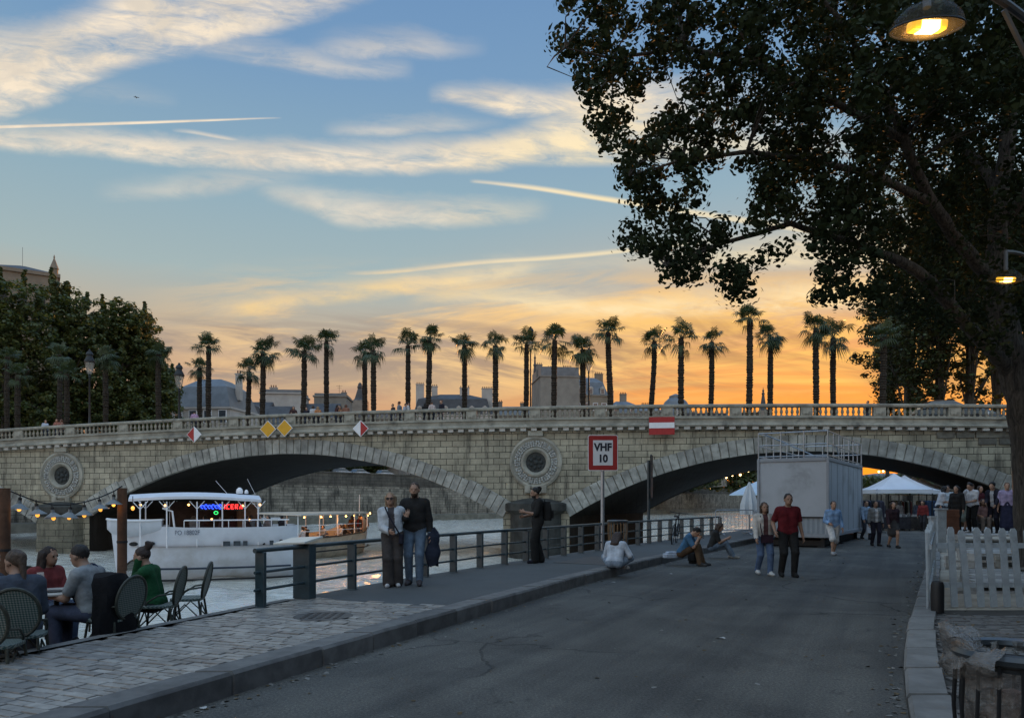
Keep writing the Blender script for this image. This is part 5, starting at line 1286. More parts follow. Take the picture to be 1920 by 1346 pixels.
# local x runs right along the front (towards the near corner at x=0), y runs back
M_cab = mat('cabin_white_sheet', (.40, .435, .465), .5, var=.05, vs=1.2, stain=(.7, (.20, .215, .22), .6), bump=.15, bs=2.2)
M_cab2 = mat('cabin_trim', (.27, .295, .32), .45, var=.06)
CW, CL, Z0, Z1 = 2.34, 7.6, .36, 3.12
b = MB(); b.box((-CW/2, CL/2, (Z0+Z1)/2), (CW, CL, Z1-Z0)); b.build('body', M_cab, t)
b = MB()
for x in (-CW, 0):
    for y in (0, CL): b.box((x, y, (Z0+Z1)/2), (.09, .09, Z1-Z0+.02))
for z in (Z0+.05, Z1-.05):
    b.box((-CW/2, -.0, z), (CW-.1, .07, .13)); b.box((-CW/2, CL, z), (CW-.1, .07, .13)); b.box((0, CL/2, z), (.07, CL-.1, .13)); b.box((-CW, CL/2, z), (.07, CL-.1, .13))
b.build('frame', M_cab2, t, bevel=.012)
b = MB(); n = 26; vs = []
for i in range(n+1):
    x = -CW+.10+(CW-.2)*i/n
    for z in (Z0+.13, 1.02): vs.append((x, -.012-.022*(i % 2), z))
b._a(vs, [(2*i, 2*i+2, 2*i+3, 2*i+1) for i in range(n)]); b.build('ribbed_skirting', mat('ribbed_sheet', (.27, .31, .345), .5, var=.05), t)
b = MB(); b.box((-CW/2, -.045, 1.05), (CW-.12, .03, .05)); b.build('skirting_rail', M_dark, t)
b = MB()
for y in np.arange(.6, CL, 1.2): b.box((.006, y, (Z0+Z1)/2), (.012, .02, Z1-Z0-.28))
b.build('panel_joints', M_cab2, t)
for x in (-CW+.2, -.2):
    for y in (.2, CL*.45, CL-.2):
        b = MB(); b.box((0, 0, Z0/2), (.12, .12, Z0)); b.box((0, 0, .02), (.3, .3, .04)); b.build('leg', M_dark, t, (x, y, 0))
b = MB(); b.box((-CW/2, CL/2, .14), (CW-.5, CL-.5, .2)); b.build('dark_void_slab', M_black, t)  # black slab standing in for the shaded void under the cabin
t2 = thing('roof_railing', 'grey scaffold railing round the flat roof of the white cabin', 'railing', cx+Vector((0, 0, Z1)), t.rotation_euler.z)
ring = [(-CW, 0), (0, 0), (0, CL), (-CW, CL), (-CW, 0)]
b = MB()
for z in (.92, .48, .08):
    for (xa, ya), (xb, yb) in zip(ring, ring[1:]): b.tube([(xa, ya, z), (xb, yb, z)], .023, 6)
b.build('rails', M_galv, t2, fix=False)
for (xa, ya), (xb, yb), n in zip(ring, ring[1:], (3, 7, 3, 7)):
    for i in range(n):
        f = i/n; b = MB(); b.tube([(0, 0, 0), (0, 0, .95)], .024, 6); b.build('post', M_galv, t2, (xa+(xb-xa)*f, ya+(yb-ya)*f, 0))
b = MB(); b.tube([(-CW+.2, 0, .9), (-.6, 1.2, .1)], .02, 6); b.tube([(0, CL*.2, .5), (0, CL*.32, .06)], .02, 6); b.build('brace', M_galv, t2, fix=False)

# ------------------------------------------------------------------ market tents, parasols, barriers, bicycle
M_tent = mat('tent_canvas', (.62, .66, .74), .8, var=.06, vs=1.2, bump=.2, bs=4, trans=.15)
labs = ['nearest white peaked market tent in the row beyond the cabin', 'second white peaked market tent from the front of the row', 'third white peaked market tent from the front of the row', 'farthest white peaked market tent of the row under the bridge']
for i in range(4):
    c = Vector((22.2, 43.4, 0))+Vector((2.2, 3.05, 0))*i
    t = thing('market_tent', labs[i], 'tent', c, R(-6), 'white market tents'); a = 1.52
    b = MB(); vs = []; N = 9
    for q in range(N):
        f = q/(N-1); s_ = a*(1-f)+.0; z = 2.28+.95*(f**1.35); k_ = max(s_, .03); vs += [(-k_, -k_, z), (k_, -k_, z), (k_, k_, z), (-k_, k_, z)]
    b._a(vs, [(q*4+j, q*4+(j+1) % 4, q*4+4+(j+1) % 4, q*4+4+j) for q in range(N-1) for j in range(4)]); b.build('canopy', M_tent, t, smooth=True, fix=False)
    b = MB(); b._a([(x*a, y*a, z) for z in (2.28, 2.06) for x, y in ((-1, -1), (1, -1), (1, 1), (-1, 1))], [(j, (j+1) % 4, 4+(j+1) % 4, 4+j) for j in range(4)]); b.build('valance', M_tent, t, fix=False)
    for sx in (-1, 1):
        for sy in (-1, 1):
            b = MB(); b.box((0, 0, 1.15), (.05, .05, 2.3)); b.build('leg', M_dark, t, (sx*(a-.04), sy*(a-.04), 0))
# stall goods
def rack(label, c, n, cols, seed):
    t = thing('clothes_rack', label, 'clothes rack', c, R(20)); r = random.Random(seed)
    b = MB(); b.tube([(-.8, 0, 0), (-.8, 0, 1.65), (.8, 0, 1.65), (.8, 0, 0)], .02, 6); b.box((-.8, 0, .02), (.05, .5, .04)); b.box((.8, 0, .02), (.05, .5, .04)); b.build('rail', M_dark, t)
    for i in range(n):
        b = MB(); w_ = r.uniform(.18, .24); l = r.uniform(.7, 1.0); b.prism([(0, -w_, 1.58), (0, 0, 1.66), (0, w_, 1.58), (0, w_*1.05, 1.58-l), (0, -w_*1.05, 1.58-l)], (-.03, 0, 0), (.03, 0, 0)); b.build('garment', cloth(r.choice(cols)), t, (-.72+1.44*i/(n-1), 0, 0), (0, 0, R(r.uniform(-12, 12))))
rack('rack of dark clothes between the cabin and the first tent', P(1631, 985, 38)*Vector((1, 1, 0)), 12, [(.02, .025, .04), (.03, .03, .03), (.05, .05, .07)], 1)
rack('rack of blue clothes at the right end of the tents', P(1742, 985, 43)*Vector((1, 1, 0)), 12, [(.03, .05, .10), (.05, .09, .16), (.02, .03, .05)], 2)
rack('rack of mixed clothes under the nearest tent', P(1690, 985, 45)*Vector((1, 1, 0)), 12, [(.10, .03, .03), (.03, .03, .03), (.2, .19, .17)], 3)
for i, (px, Y, c, lab) in enumerate([(1672, 41.0, (.03, .03, .035), 'stall table with a dark cloth at the left under the tents'), (1705, 41.6, (.05, .045, .04), 'stall table with a brownish cloth at the right under the tents')]):
    t = thing('stall_table', lab, 'table', P(px, 985, Y)*Vector((1, 1, 0)), R(-6)); b = MB(); b.box((0, 0, .74), (1.7, .7, .04)); b.build('top', M_dark, t)
    b = MB(); b.box((0, -.36, .42), (1.7, .02, .62)); b.build('cloth', cloth(c), t)
    for sx in (-.8, .8):
        for sy in (-.3, .3): b = MB(); b.box((0, 0, .36), (.04, .04, .72)); b.build('leg', M_dark, t, (sx, sy, 0))
    r = random.Random(i)
    for k in range(7): b = MB(); s_ = r.uniform(.1, .22); b.box((0, 0, s_/2), (r.uniform(.1, .25), .2, s_)); tag(b.build('box', cloth((r.uniform(.02, .3),)*3), None, t.location+Vector((-.7+.23*k, r.uniform(-.15, .15), .76))), ['small dark goods box on a stall table at the left under the tents', 'small goods box on a stall table at the right under the tents'][i], 'box', ['goods on the left stall table', 'goods on the right stall table'][i])
for px, py, Y, s_, lab in ((1746, 985, 42, .55, 'pale crate standing below the rack of blue clothes'),):
    b = MB(); b.box((0, 0, s_/2), (s_, s_, s_)); b.box((0, -s_/2-.01, s_*.25), (s_, .02, .1)); b.box((0, -s_/2-.01, s_*.75), (s_, .02, .1)); tag(b.build('crate', M_plank, None, P(px, py, Y)*Vector((1, 1, 0))), lab, 'crate')
# parasols
M_par = mat('parasol_cloth', (.50, .54, .56), .85, var=.08, vs=3, bump=.2, bs=8)
p = G(1405, 1000, PZ); t = thing('closed_parasol', 'closed pale parasol standing by the barriers left of the cabin', 'parasol', p); k = p.y/F; zt = EYE-(903-HOR)*k-PZ
b = MB(); b.tube([(0, 0, 0), (0, 0, zt)], .03, 8); b.box((0, 0, .04), (.5, .5, .08)); b.build('pole', M_galv, t)
b = MB(); n = 16
for z, r_ in ((zt-1.45, .36), (zt-1.0, .33), (zt-.5, .2), (zt-.2, .10), (zt-.02, .03)):
    for j in range(n): a = 2*math.pi*j/n; q = r_*(1+.22*(-1)**j); b.v.append((q*math.cos(a), q*math.sin(a), z))
b.f = [(i*n+j, i*n+(j+1) % n, (i+1)*n+(j+1) % n, (i+1)*n+j) for i in range(4) for j in range(n)]; b.mi = [0]*len(b.f); b.build('canopy', M_par, t, fix=False)
p = P(1420, 985, 38); t = thing('open_parasol', 'open bluish white parasol half hidden behind the cabin', 'parasol', (p.x, p.y, PZ)); zt = EYE-(902-HOR)/F*38-PZ
b = MB(); b.tube([(0, 0, 0), (0, 0, zt)], .03, 8); b.build('pole', M_galv, t)
b = MB(); b.lathe([(1.45, zt-.72), (1.40, zt-.66), (.7, zt-.3), (.03, zt)], 8); b.build('canopy', mat('blue_white_cloth', (.50, .60, .80), .8, var=.06, trans=.35), t)
def barrier(label, p, ang, L=1.9):
    t = thing('crowd_barrier', label, 'barrier', p, ang, 'crowd barriers'); b = MB(); b.tube([(-L/2, 0, .12), (-L/2, 0, 1.0), (-L/2+.08, 0, 1.06), (L/2-.08, 0, 1.06), (L/2, 0, 1.0), (L/2, 0, .12)], .022, 7); b.tube([(-L/2, 0, .22), (L/2, 0, .22)], .02, 6); b.build('frame', M_galv, t, smooth=True, fix=False)
    for i in range(9): b = MB(); b.tube([(0, 0, .22), (0, 0, 1.05)], .009, 5); b.build('bar', M_galv, t, (-L/2+(i+1)*L/10, 0, 0))
    for x in (-L*.35, L*.35): b = MB(); b.tube([(0, -.28, .01), (0, -.03, .12), (0, .03, .12), (0, .28, .01)], .018, 6); b.build('foot', M_galv, t, (x, 0, 0))
barrier('steel crowd barrier closing the end of the river railing', G(1378, 1003, PZ), R(18))
barrier('steel crowd barrier beside the closed parasol', G(1402, 1000, PZ)+Vector((.4, -.4, 0)), R(62), 1.8)
# bicycle
p = G(1268, 1019, PZ)+Vector((-.05, .1, 0))
t = thing('bicycle', 'dark bicycle seen from the end leaning on the railing', 'bicycle', p, R(72)); t.rotation_euler = (R(7), 0, R(70))
for x in (-.52, .52):
    b = MB(); b.tube([(.33*math.cos(i*math.pi/14), 0, .34+.33*math.sin(i*math.pi/14)) for i in range(29)], .02, 6, False); w_ = b.build('wheel', M_black, t, (x, 0, 0), fix=False)
    b = MB()
    for i in range(7): a = i*math.pi/7; b.tube([(-.32*math.cos(a), 0, .34-.32*math.sin(a)), (.32*math.cos(a), 0, .34+.32*math.sin(a))], .003, 3)
    b.build('spokes', M_galv, w_, fix=False)
b = MB(); Pp = {'r': (-.52, 0, .34), 'f': (.52, 0, .34), 'bb': (-.08, 0, .30), 'st': (-.22, 0, .85), 'ht': (.36, 0, .88), 'hb': (.40, 0, .70)}
for a, c in (('r', 'bb'), ('bb', 'st'), ('st', 'r'), ('bb', 'hb'), ('st', 'ht'), ('ht', 'f')): b.tube([Pp[a], Pp[c]], .018, 6)
b.build('frame', M_dark, t, fix=False)
b = MB(); b.box((-.24, 0, .93), (.26, .15, .06)); b.build('saddle', M_black, t, bevel=.02)
b = MB(); b.tube([(.36, 0, .88), (.34, 0, 1.02)], .016, 6); b.tube([(.26, -.30, 1.05), (.36, -.12, 1.03), (.36, .12, 1.03), (.26, .30, 1.05)], .015, 6); b.build('handlebar', M_dark, t, fix=False)
b = MB(); b.tube([(-.08, -.10, .30), (-.08, .10, .30)], .04, 8); b.box((-.08, .13, .16), (.09, .09, .025)); b.box((-.08, -.13, .44), (.09, .09, .025)); b.build('pedals', M_dark, t)
# litter on the road
r = random.Random(8)
M_paper = mat('paper_scrap', (.45, .45, .43), .9, var=.1)
for i, (px, py, lab) in enumerate([(815, 1163, 'small white paper scrap at the foot of the promenade kerb'), (1355, 1197, 'tiny pale scrap in the middle of the road'), (1150, 1092, 'tiny pale scrap on the road left of the walking couple'), (381, 1328, 'pale paper scrap on the road near the lower left kerb'), (1258, 1076, 'tiny white scrap on the road near the seated man in blue')]):
    b = MB(); n = 6; b.v = [(.05*math.cos(a)*r.uniform(.5, 1), .035*math.sin(a)*r.uniform(.5, 1), r.uniform(.004, .02)) for a in [2*math.pi*k/n for k in range(n)]]; b.f = [tuple(range(n))]; b.mi = [0]
    tag(b.build('paper_scrap', M_paper, None, G(px, py, 0)), lab, 'litter', 'scraps of litter on the road')
# fallen leaves and grit gathered along both kerbs
g = np.random.default_rng(31); lp_ = []
for i in range(420):
    y = 5+g.random()**1.6*24; rt_ = g.random() < .6
    x = xat(RK, y)-abs(g.normal(0, .12))-.02 if rt_ else xat(K, y)+abs(g.normal(0, .15))+.03
    lp_.append((x, y, .006))
for i in range(160):
    y = 5+g.random()*22; lp_.append((xat(K, y)+g.uniform(.2, 5.), y, .006))
for i in range(150):
    y = g.uniform(3.2, 10.8); lp_.append((xat(RK, y)+.36+abs(g.normal(0, .5)), y, .062))
lf = leaf_mesh('leaf_litter', np.array(lp_), .045, [mat('dry_leaf', (.085, .060, .030), .9, var=.4), mat('grey_grit', (.16, .155, .14), .9, var=.4)], 31, 6., 0.)
tag(obj('leaf_litter', lf), kind='stuff')
# ------------------------------------------------------------------ lit street lamps at the right
M_amber = mat('lit_amber_lens', (.9, .6, .2), .3, emit=(1., .62, .16), es=9.)
M_bowl = mat('lamp_bowl', (.30, .25, .14), .12, alpha=.12, spec=.6); M_amber2 = mat('amber_reflector', (.7, .4, .05), .3, emit=(1., .50, .03), es=1.1)
def street_lamp(label, lamp, post, glow):
    t = thing('street_lamp', label, 'street lamp', post, 0, 'lit street lamps over the right kerb'); v = lamp-post; d = Vector((v.x, v.y, 0)); L = d.length; d.normalize(); top = v.z+.35
    b = MB(); b.tube([(0, 0, 0), (0, 0, .25), (0, 0, .3), (0, 0, v.z-.6), (0, 0, top+.4)], [.14, .13, .08, .06, .05], 10); b.build('post', M_dark, t, smooth=True)
    b = MB(); b.tube([tuple(d*(L*f)+Vector((0, 0, top+.35-.9*(1-f)**2*1.0-.25*f))) for f in [i/10 for i in range(11)]], .032, 8); b.tube([(0, 0, v.z-.9), tuple(d*L*.42+Vector((0, 0, v.z-.15))), tuple(d*L*.62+Vector((0, 0, top)))], .022, 6); b.tube([tuple(d*L+Vector((0, 0, top+.12))), tuple(d*L+Vector((0, 0, v.z+.14)))], .03, 8); b.build('arm', mat('grey_arm', (.10, .105, .11), .5, metal=.4), t, smooth=True, fix=False)
    q = d*L+Vector((0, 0, v.z)); rt = (R(15), 0, 0); O = (0, 0, 0); HS = .84
    b = MB(); b.lathe([(.31, -.01), (.285, .06), (.21, .14), (.10, .19), (.03, .20)], 24, O); b.build('hood', mat('lamp_hood', (.030, .026, .012), .25, alpha=.16, spec=.6), t, q, rt, smooth=True).scale = (HS,)*3
    b = MB(); b.lathe([(.30, -.02), (.27, -.045), (.16, -.075), (.04, -.085)], 24, O); b.build('bowl', M_bowl, t, q, rt, smooth=True).scale = (HS,)*3
    b = MB(); b.tube([(.305*math.cos(i*math.pi/16), .305*math.sin(i*math.pi/16), -.016) for i in range(33)], .009, 5, False); b.build('ring', M_dark, t, q, rt, fix=False).scale = (HS,)*3
    b = MB(); b.box((0, 0, .0), (.27, .12, .075)); b.build('reflector', M_amber2, t, q, rt, bevel=.02)
    b = MB(); b.box((0, -.058, -.005), (.14, .02, .062)); b.box((0, 0, -.036), (.14, .1, .012)); b.build('lens', M_amber, t, q, rt, bevel=.004)
    l = D.lights.new('lamp_light', 'POINT'); l.energy = glow; l.color = (1, .55, .16); l.shadow_soft_size = .08; lo_ = D.objects.new('lamp_light', l); COL.objects.link(lo_); lo_.parent = t; lo_.location = q+Vector((0, 0, -.16))
street_lamp('lit amber street lamp with a glass bowl hanging at the upper right', P(1738, 50, 5.7), Vector((5.3, 6.6, 0)), 14)
street_lamp('second lit amber street lamp, farther off in front of the big trunk', P(1886, 524, 12.2), Vector((9.6, 12.8, 0)), 9)
# ------------------------------------------------------------------ the white boat and the tour boat
M_hull = mat('white_hull_paint', (.58, .62, .68), .38, var=.08, vs=.9, stain=(.5, (.36, .36, .35), .45), spec=.5)
M_bulb = mat('warm_bulb', (1, .8, .5), .4, emit=(1., .50, .14), es=5.)
M_deckw = mat('boat_deck', (.16, .12, .09), .8, var=.2, vs=3)
M_navy = mat('navy_stripe', (.02, .03, .05), .5)
Bw = Vector((-17.95, 34.5, WZ)); St = Vector((-10.1, 37.7, WZ)); ax = (St-Bw); Lb = ax.length; ang = math.atan2(ax.y, ax.x)
t = thing('white_boat', 'white boat with a canopied top deck and neon sign moored by the bridge', 'boat', Bw, ang); t.scale = (.90, 1, 1)
# hull sections: x along, half beam, keel to sheer
secs = [(-.25, .05, -.3, 2.65), (.25, .75, -.4, 2.60), (1.2, 1.35, -.5, 2.50), (3, 1.75, -.5, 2.42), (5.5, 1.85, -.5, 2.40), (7.0, 1.8, -.5, 2.42), (8.1, 1.55, -.4, 2.45), (8.5, 1.2, -.3, 2.46)]
b = MB(); K_ = 9
for x, w, z0, z1 in secs:
    for j in range(K_):
        f = j/(K_-1); s_ = f*2-1; a = abs(s_); z = z0+(z1-z0)*a**1.0; y = -w*(1 if s_ < 0 else -1)*(a**.35 if a > 0 else 0); b.v.append((x-.35*a*(x < .5), y, z))
n = K_; b.f = [(i*n+j, i*n+j+1, (i+1)*n+j+1, (i+1)*n+j) for i in range(len(secs)-1) for j in range(n-1)]+[tuple(range(n)), tuple(range((len(secs)-1)*n, len(secs)*n))]; b.mi = [0]*len(b.f)
hull = b.build('hull', M_hull, t, smooth=True)
b = MB(); b.v = []
for x, w, z0, z1 in secs: b.v += [(x, -w*.97, 1.55), (x, w*.97, 1.55)]
b.f = [(2*i, 2*i+1, 2*i+3, 2*i+2) for i in range(len(secs)-1)]; b.mi = [0]*len(b.f); b.build('deck', M_deckw, t)
b = MB(); b.tube([(x, -w-.02, .55) for x, w, *_ in secs[2:7]], .05, 6); b.build('rubbing_strake', M_navy, t)
b = MB(); b.tube([(x, -w-.02, .03) for x, w, *_ in secs[1:]], .05, 6); b.build('waterline_band', M_black, t)
for x, z in ((.55, 1.68), (1.35, 1.70)):
    b = MB(); b.ball((0, 0, 0), .16, 10, 6, (1.3, .35, .6)); b.build('hawse_hole', M_black, hull, (x, -1.0 if x < 1 else -1.36, z))
for x, w_ in ((4.9, .34), (5.4, .34), (5.8, .22), (7.1, .2)):
    b = MB(); b.box((0, 0, 0), (w_, .10, .22)); b.build('porthole', M_glass, hull, (x, -1.85 if x < 8 else -1.74, 1.66))
b = MB(); b.tube([(0, -.06, 0), (0, .06, 0)], .13, 14); b.build('porthole', M_glass, hull, (7.6, -1.70, 1.68))
M_ltr = mat('hull_lettering', (.06, .07, .10), .6)
text_mesh('PO 18802F', .30, M_ltr, hull, 'registration', (3.05, -1.80, 2.18), (R(90), 0, 0), .85, .006)
# bow dinghy
d_ = thing('dinghy', 'small white dinghy hung at the bow of the white boat', 'dinghy', Bw+Vector((ax.x*.135, ax.y*.135-1.2, 2.02)), ang-.05)
b = MB(); sc_ = [(-1.25, .05, .35, .80), (-1.05, .38, .12, .76), (-.4, .55, 0, .72), (.5, .55, .02, .72), (1.0, .44, .1, .74)]
for x, w, z0, z1 in sc_:
    for j in range(7): f = j/6*2-1; a = abs(f); b.v.append((x, w*f/abs(f)*a**.4 if f else 0, z0+(z1-z0)*a))
b.f = [(i*7+j, i*7+j+1, (i+1)*7+j+1, (i+1)*7+j) for i in range(4) for j in range(6)]+[tuple(range(7)), tuple(range(28, 35))]; b.mi = [0]*len(b.f); b.build('hull', M_hull, d_, smooth=True)
b = MB(); b.tube([(x, w, z1) for x, w, z0, z1 in sc_]+[(x, -w, z1) for x, w, z0, z1 in sc_[::-1]], .05, 6); b.build('gunwale', M_wht, d_, fix=False)
# canopy, posts, rail
b = MB(); N = 14; cs = []
for i in range(N+1):
    f = i/N; x = .3+6.3*f; w = 1.75*(1-max(0, .25-f)*2.2); zc = 3.78+.16*math.sin(math.pi*(f*.9+.08)); cs += [(x, -w, zc-.10), (x, 0, zc+.10), (x, w, zc-.10), (x, w, zc-.22), (x, 0, zc-.02), (x, -w, zc-.22)]
b._a(cs, [(i*6+j, i*6+(j+1) % 6, i*6+6+(j+1) % 6, i*6+6+j) for i in range(N) for j in range(6)]+[tuple(range(6)), tuple(range(N*6, N*6+6))]); can = b.build('canopy', mat('white_awning', (.62, .64, .70), .7, var=.06, vs=2, trans=.1), t, smooth=True)
for x in (.9, 2.1, 3.5, 4.7, 5.8, 6.45):
    for sy in (-1, 1):
        b = MB(); b.tube([(0, 0, 1.5), (0, 0, 3.6)], .035, 6); b.tube([(0, 0, 3.25), (.35, 0, 3.62)], .02, 5); b.tube([(0, 0, 3.25), (-.35, 0, 3.62)], .02, 5); b.build('canopy_post', M_white, t, (x, sy*1.62, 0))
b = MB()
for sy in (-1, 1): b.tube([(2.9, sy*1.78, 2.74), (8.0, sy*1.72, 2.74)], .03, 6)
for i in range(8):
    for sy in (-1, 1): b.tube([(2.9+.7*i, sy*1.76, 2.4), (2.9+.7*i, sy*1.76, 2.74)], .02, 5)
b.build('guard_rail', M_white, t, fix=False)
b = MB(); b.tube([(1.9, -1.4, 3.3), (2.35, -1.5, 3.15), (2.45, -1.55, 2.4)], .05, 6); b.build('stair_rail', M_white, t)
b = MB(); b.box((4.2, 1.45, 2.6), (4.2, .06, 2.0)); b.build('back_screen', mat('dark_brown_panel', (.05, .03, .025), .7, var=.3), t)
b = MB(); b.box((6.0, .6, 2.5), (1.0, 1.2, 1.9)); b.build('wheelhouse', mat('varnished_wood', (.14, .07, .035), .5, var=.3), t)
b = MB(); b.lathe([(.15, 0), (.18, .08), (.15, .22), (.05, .3)], 12, (5.6, 0, 3.98)); b.lathe([(.09, 0), (.11, .05), (.08, .15), (.03, .2)], 10, (5.95, 0, 3.98)); b.build('radar_dome', M_white, can, smooth=True)
b = MB(); b.tube([(5.0, 0, 3.95), (4.4, 0, 4.6)], .012, 4); b.tube([(6.4, 0, 3.95), (6.0, 0, 4.7)], .012, 4); b.build('aerial', M_white, can)
for x, y, z in ((.9, -1.5, 3.45), (2.0, -1.2, 3.42), (3.1, -1.2, 3.45), (5.7, -1.5, 3.40), (6.1, -.2, 2.7), (6.55, -1.45, 3.45), (4.2, -.4, 2.75), (6.2, 0, 2.7)):
    b = MB(); b.ball((0, 0, 0), .055, 8, 5); b.build('bulb', M_bulb, t, (x, y, z))
# neon sign under the canopy
nb_ = thing('neon_sign', 'neon sign glowing blue and red under the canopy of the white boat', 'neon sign', Bw, ang); nb_.scale = (.90, 1, 1)
M_nb = mat('blue_neon', (.03, .05, .8), .4, emit=(.02, .06, 1.), es=3.5); M_nr = mat('red_neon', (1, .05, .04), .4, emit=(1., .03, .03), es=3.5); M_ng = mat('green_neon', (.05, .8, .2), .4, emit=(.03, .6, .12), es=2.)
b = MB(); r = random.Random(5)
x = 3.75
for k in range(6): b.tube([(x+.17*k+.07*math.cos(a), -1.38, 3.36+.10*math.sin(a*1.0)*(1 if k % 2 else .7)) for a in np.linspace(0, 5.2, 9)], .024, 5)
b.build('blue_tubes', M_nb, nb_, fix=False)
b = MB(); x = 4.82
for k, sh in enumerate(['I', 'C', 'E', 'R', 'A']):
    g_ = {'I': [[(0, -.1), (0, .1)]], 'C': [[(.12, .1), (0, .1), (0, -.1), (.12, -.1)]], 'E': [[(.12, .1), (0, .1), (0, -.1), (.12, -.1)], [(0, 0), (.1, 0)]], 'R': [[(0, -.1), (0, .1), (.11, .1), (.11, 0), (0, 0), (.12, -.1)]], 'A': [[(0, -.1), (.06, .1), (.12, -.1)]]}[sh]
    for ln in g_: b.tube([(x+a, -1.38, 3.36+c) for a, c in ln], .024, 5)
    x += .10 if sh == 'I' else .21
b.build('red_tubes', M_nr, nb_, fix=False)
b = MB(); b.tube([(4.4+.1*math.cos(a), -1.36, 3.08+.07*math.sin(a)) for a in np.linspace(0, 6.2, 9)], .02, 5); b.build('green_tube', M_ng, nb_, fix=False)
b = MB(); b.box((4.7, -1.34, 3.36), (2.2, .03, .34)); b.build('backing', M_black, nb_)
# tour boat lying behind, half under the bridge
S2 = Vector((-14.0, 46.9, WZ)); E2 = Vector((-10.9, 54.9, WZ)); ax2 = E2-S2; an2 = math.atan2(ax2.y, ax2.x); L2 = ax2.length
t2 = thing('tour_boat', 'low tour boat with a flat roof behind the white boat, prow lit orange', 'boat', S2, an2)
M_hull2 = mat('cream_hull_paint', (.52, .44, .34), .35, var=.15, vs=2, stain=(.8, (.2, .15, .1), .5), spec=.5)
se = [(-1.0, 1.6, -.4, 1.35), (3, 1.7, -.5, 1.40), (6.2, 1.55, -.5, 1.55), (7.6, 1.0, -.4, 1.95), (8.3, .45, -.2, 2.3), (8.6, .06, .1, 2.45)]
b = MB()
for x, w, z0, z1 in se:
    for j in range(9): f = j/8*2-1; a = abs(f); b.v.append((x, (1 if f > 0 else -1)*w*(a**.35) if f else 0, z0+(z1-z0)*a))
b.f = [(i*9+j, i*9+j+1, i*9+10+j, i*9+9+j) for i in range(5) for j in range(8)]+[tuple(range(9)), tuple(range(45, 54))]; b.mi = [0]*len(b.f); h2 = b.build('hull', M_hull2, t2, smooth=True)
b = MB(); b.v = []
for x, w, z0, z1 in se: b.v += [(x, -w*.95, .75), (x, w*.95, .75)]
b.f = [(2*i, 2*i+1, 2*i+3, 2*i+2) for i in range(5)]; b.mi = [0]*5; b.build('deck', M_deckw, t2)
b = MB(); b.tube([(x, -w-.03, z1-.05) for x, w, z0, z1 in se], .05, 6); b.tube([(x, -w-.03, .45) for x, w, z0, z1 in se[:5]], .05, 6); b.build('rubbing_strake', M_dark, t2, fix=False)
b = MB(); b._a([(-1.0, -1.65, 2.72), (7.2, -1.35, 2.76), (7.2, 1.35, 2.82), (-1.0, 1.65, 2.82), (-1.0, -1.65, 2.80), (7.2, -1.35, 2.84), (7.2, 1.35, 2.92), (-1.0, 1.65, 2.92)], [(0, 1, 2, 3), (4, 7, 6, 5), (0, 4, 5, 1), (1, 5, 6, 2), (2, 6, 7, 3), (3, 7, 4, 0)])
for i in range(9): b.box((-.6+.88*i, 0, 2.88), (.05, 2.7, .05))
b.build('roof', mat('sunset_tinted_roof_sheet', (.50, .46, .40), .5, var=.1, vs=2), t2)  # warm tint stands in for the sunset reflected on the roof
for x in (-.8, 1.4, 3.4, 5.4, 7.0):
    for sy in (-1.28, 1.28): b = MB(); b.tube([(0, 0, .7), (0, 0, 2.78)], .035, 6); b.build('roof_post', M_white, t2, (x, sy, 0))
b = MB()
for z in (1.75, 2.1): b.tube([(-.8, -1.6, z), (5.8, -1.55, z)], .018, 5)
b.build('guard_rail', M_white, t2, fix=False)
for k, x in enumerate((.2, 1.6, 3.0, 4.4, 5.8, 7.1)):  # bulbs and point lights added under the roof to imitate low orange sunlight
    b = MB(); b.ball((0, 0, 0), .06, 8, 5); b.build('bulb', M_bulb, t2, (x, -1.25 if k % 2 else -1.0, 2.62))
    l = D.lights.new('added_sun_fill', 'POINT'); l.energy = 26; l.color = (1, .42, .11); l.shadow_soft_size = .08; lo_ = D.objects.new('added_sun_fill', l); COL.objects.link(lo_); lo_.parent = t2; lo_.location = (x, -1.3 if k % 2 else -1.0, 2.5)
b = MB(); b.ball((0, 0, 0), .08, 8, 5); b.build('bulb', M_bulb, t2, (8.2, -.75, 2.75))  # bow bulb and its light are added to imitate sun on the prow
l = D.lights.new('added_bow_sun_fill', 'POINT'); l.energy = 30; l.color = (1, .42, .11); l.shadow_soft_size = .08; lo_ = D.objects.new('added_bow_sun_fill', l); COL.objects.link(lo_); lo_.parent = t2; lo_.location = (8.3, -1.1, 2.7)
b = MB(); b.tube([(8.0, 0, 2.2), (8.0, 0, 4.1)], .03, 5); b.build('mast', M_white, t2)
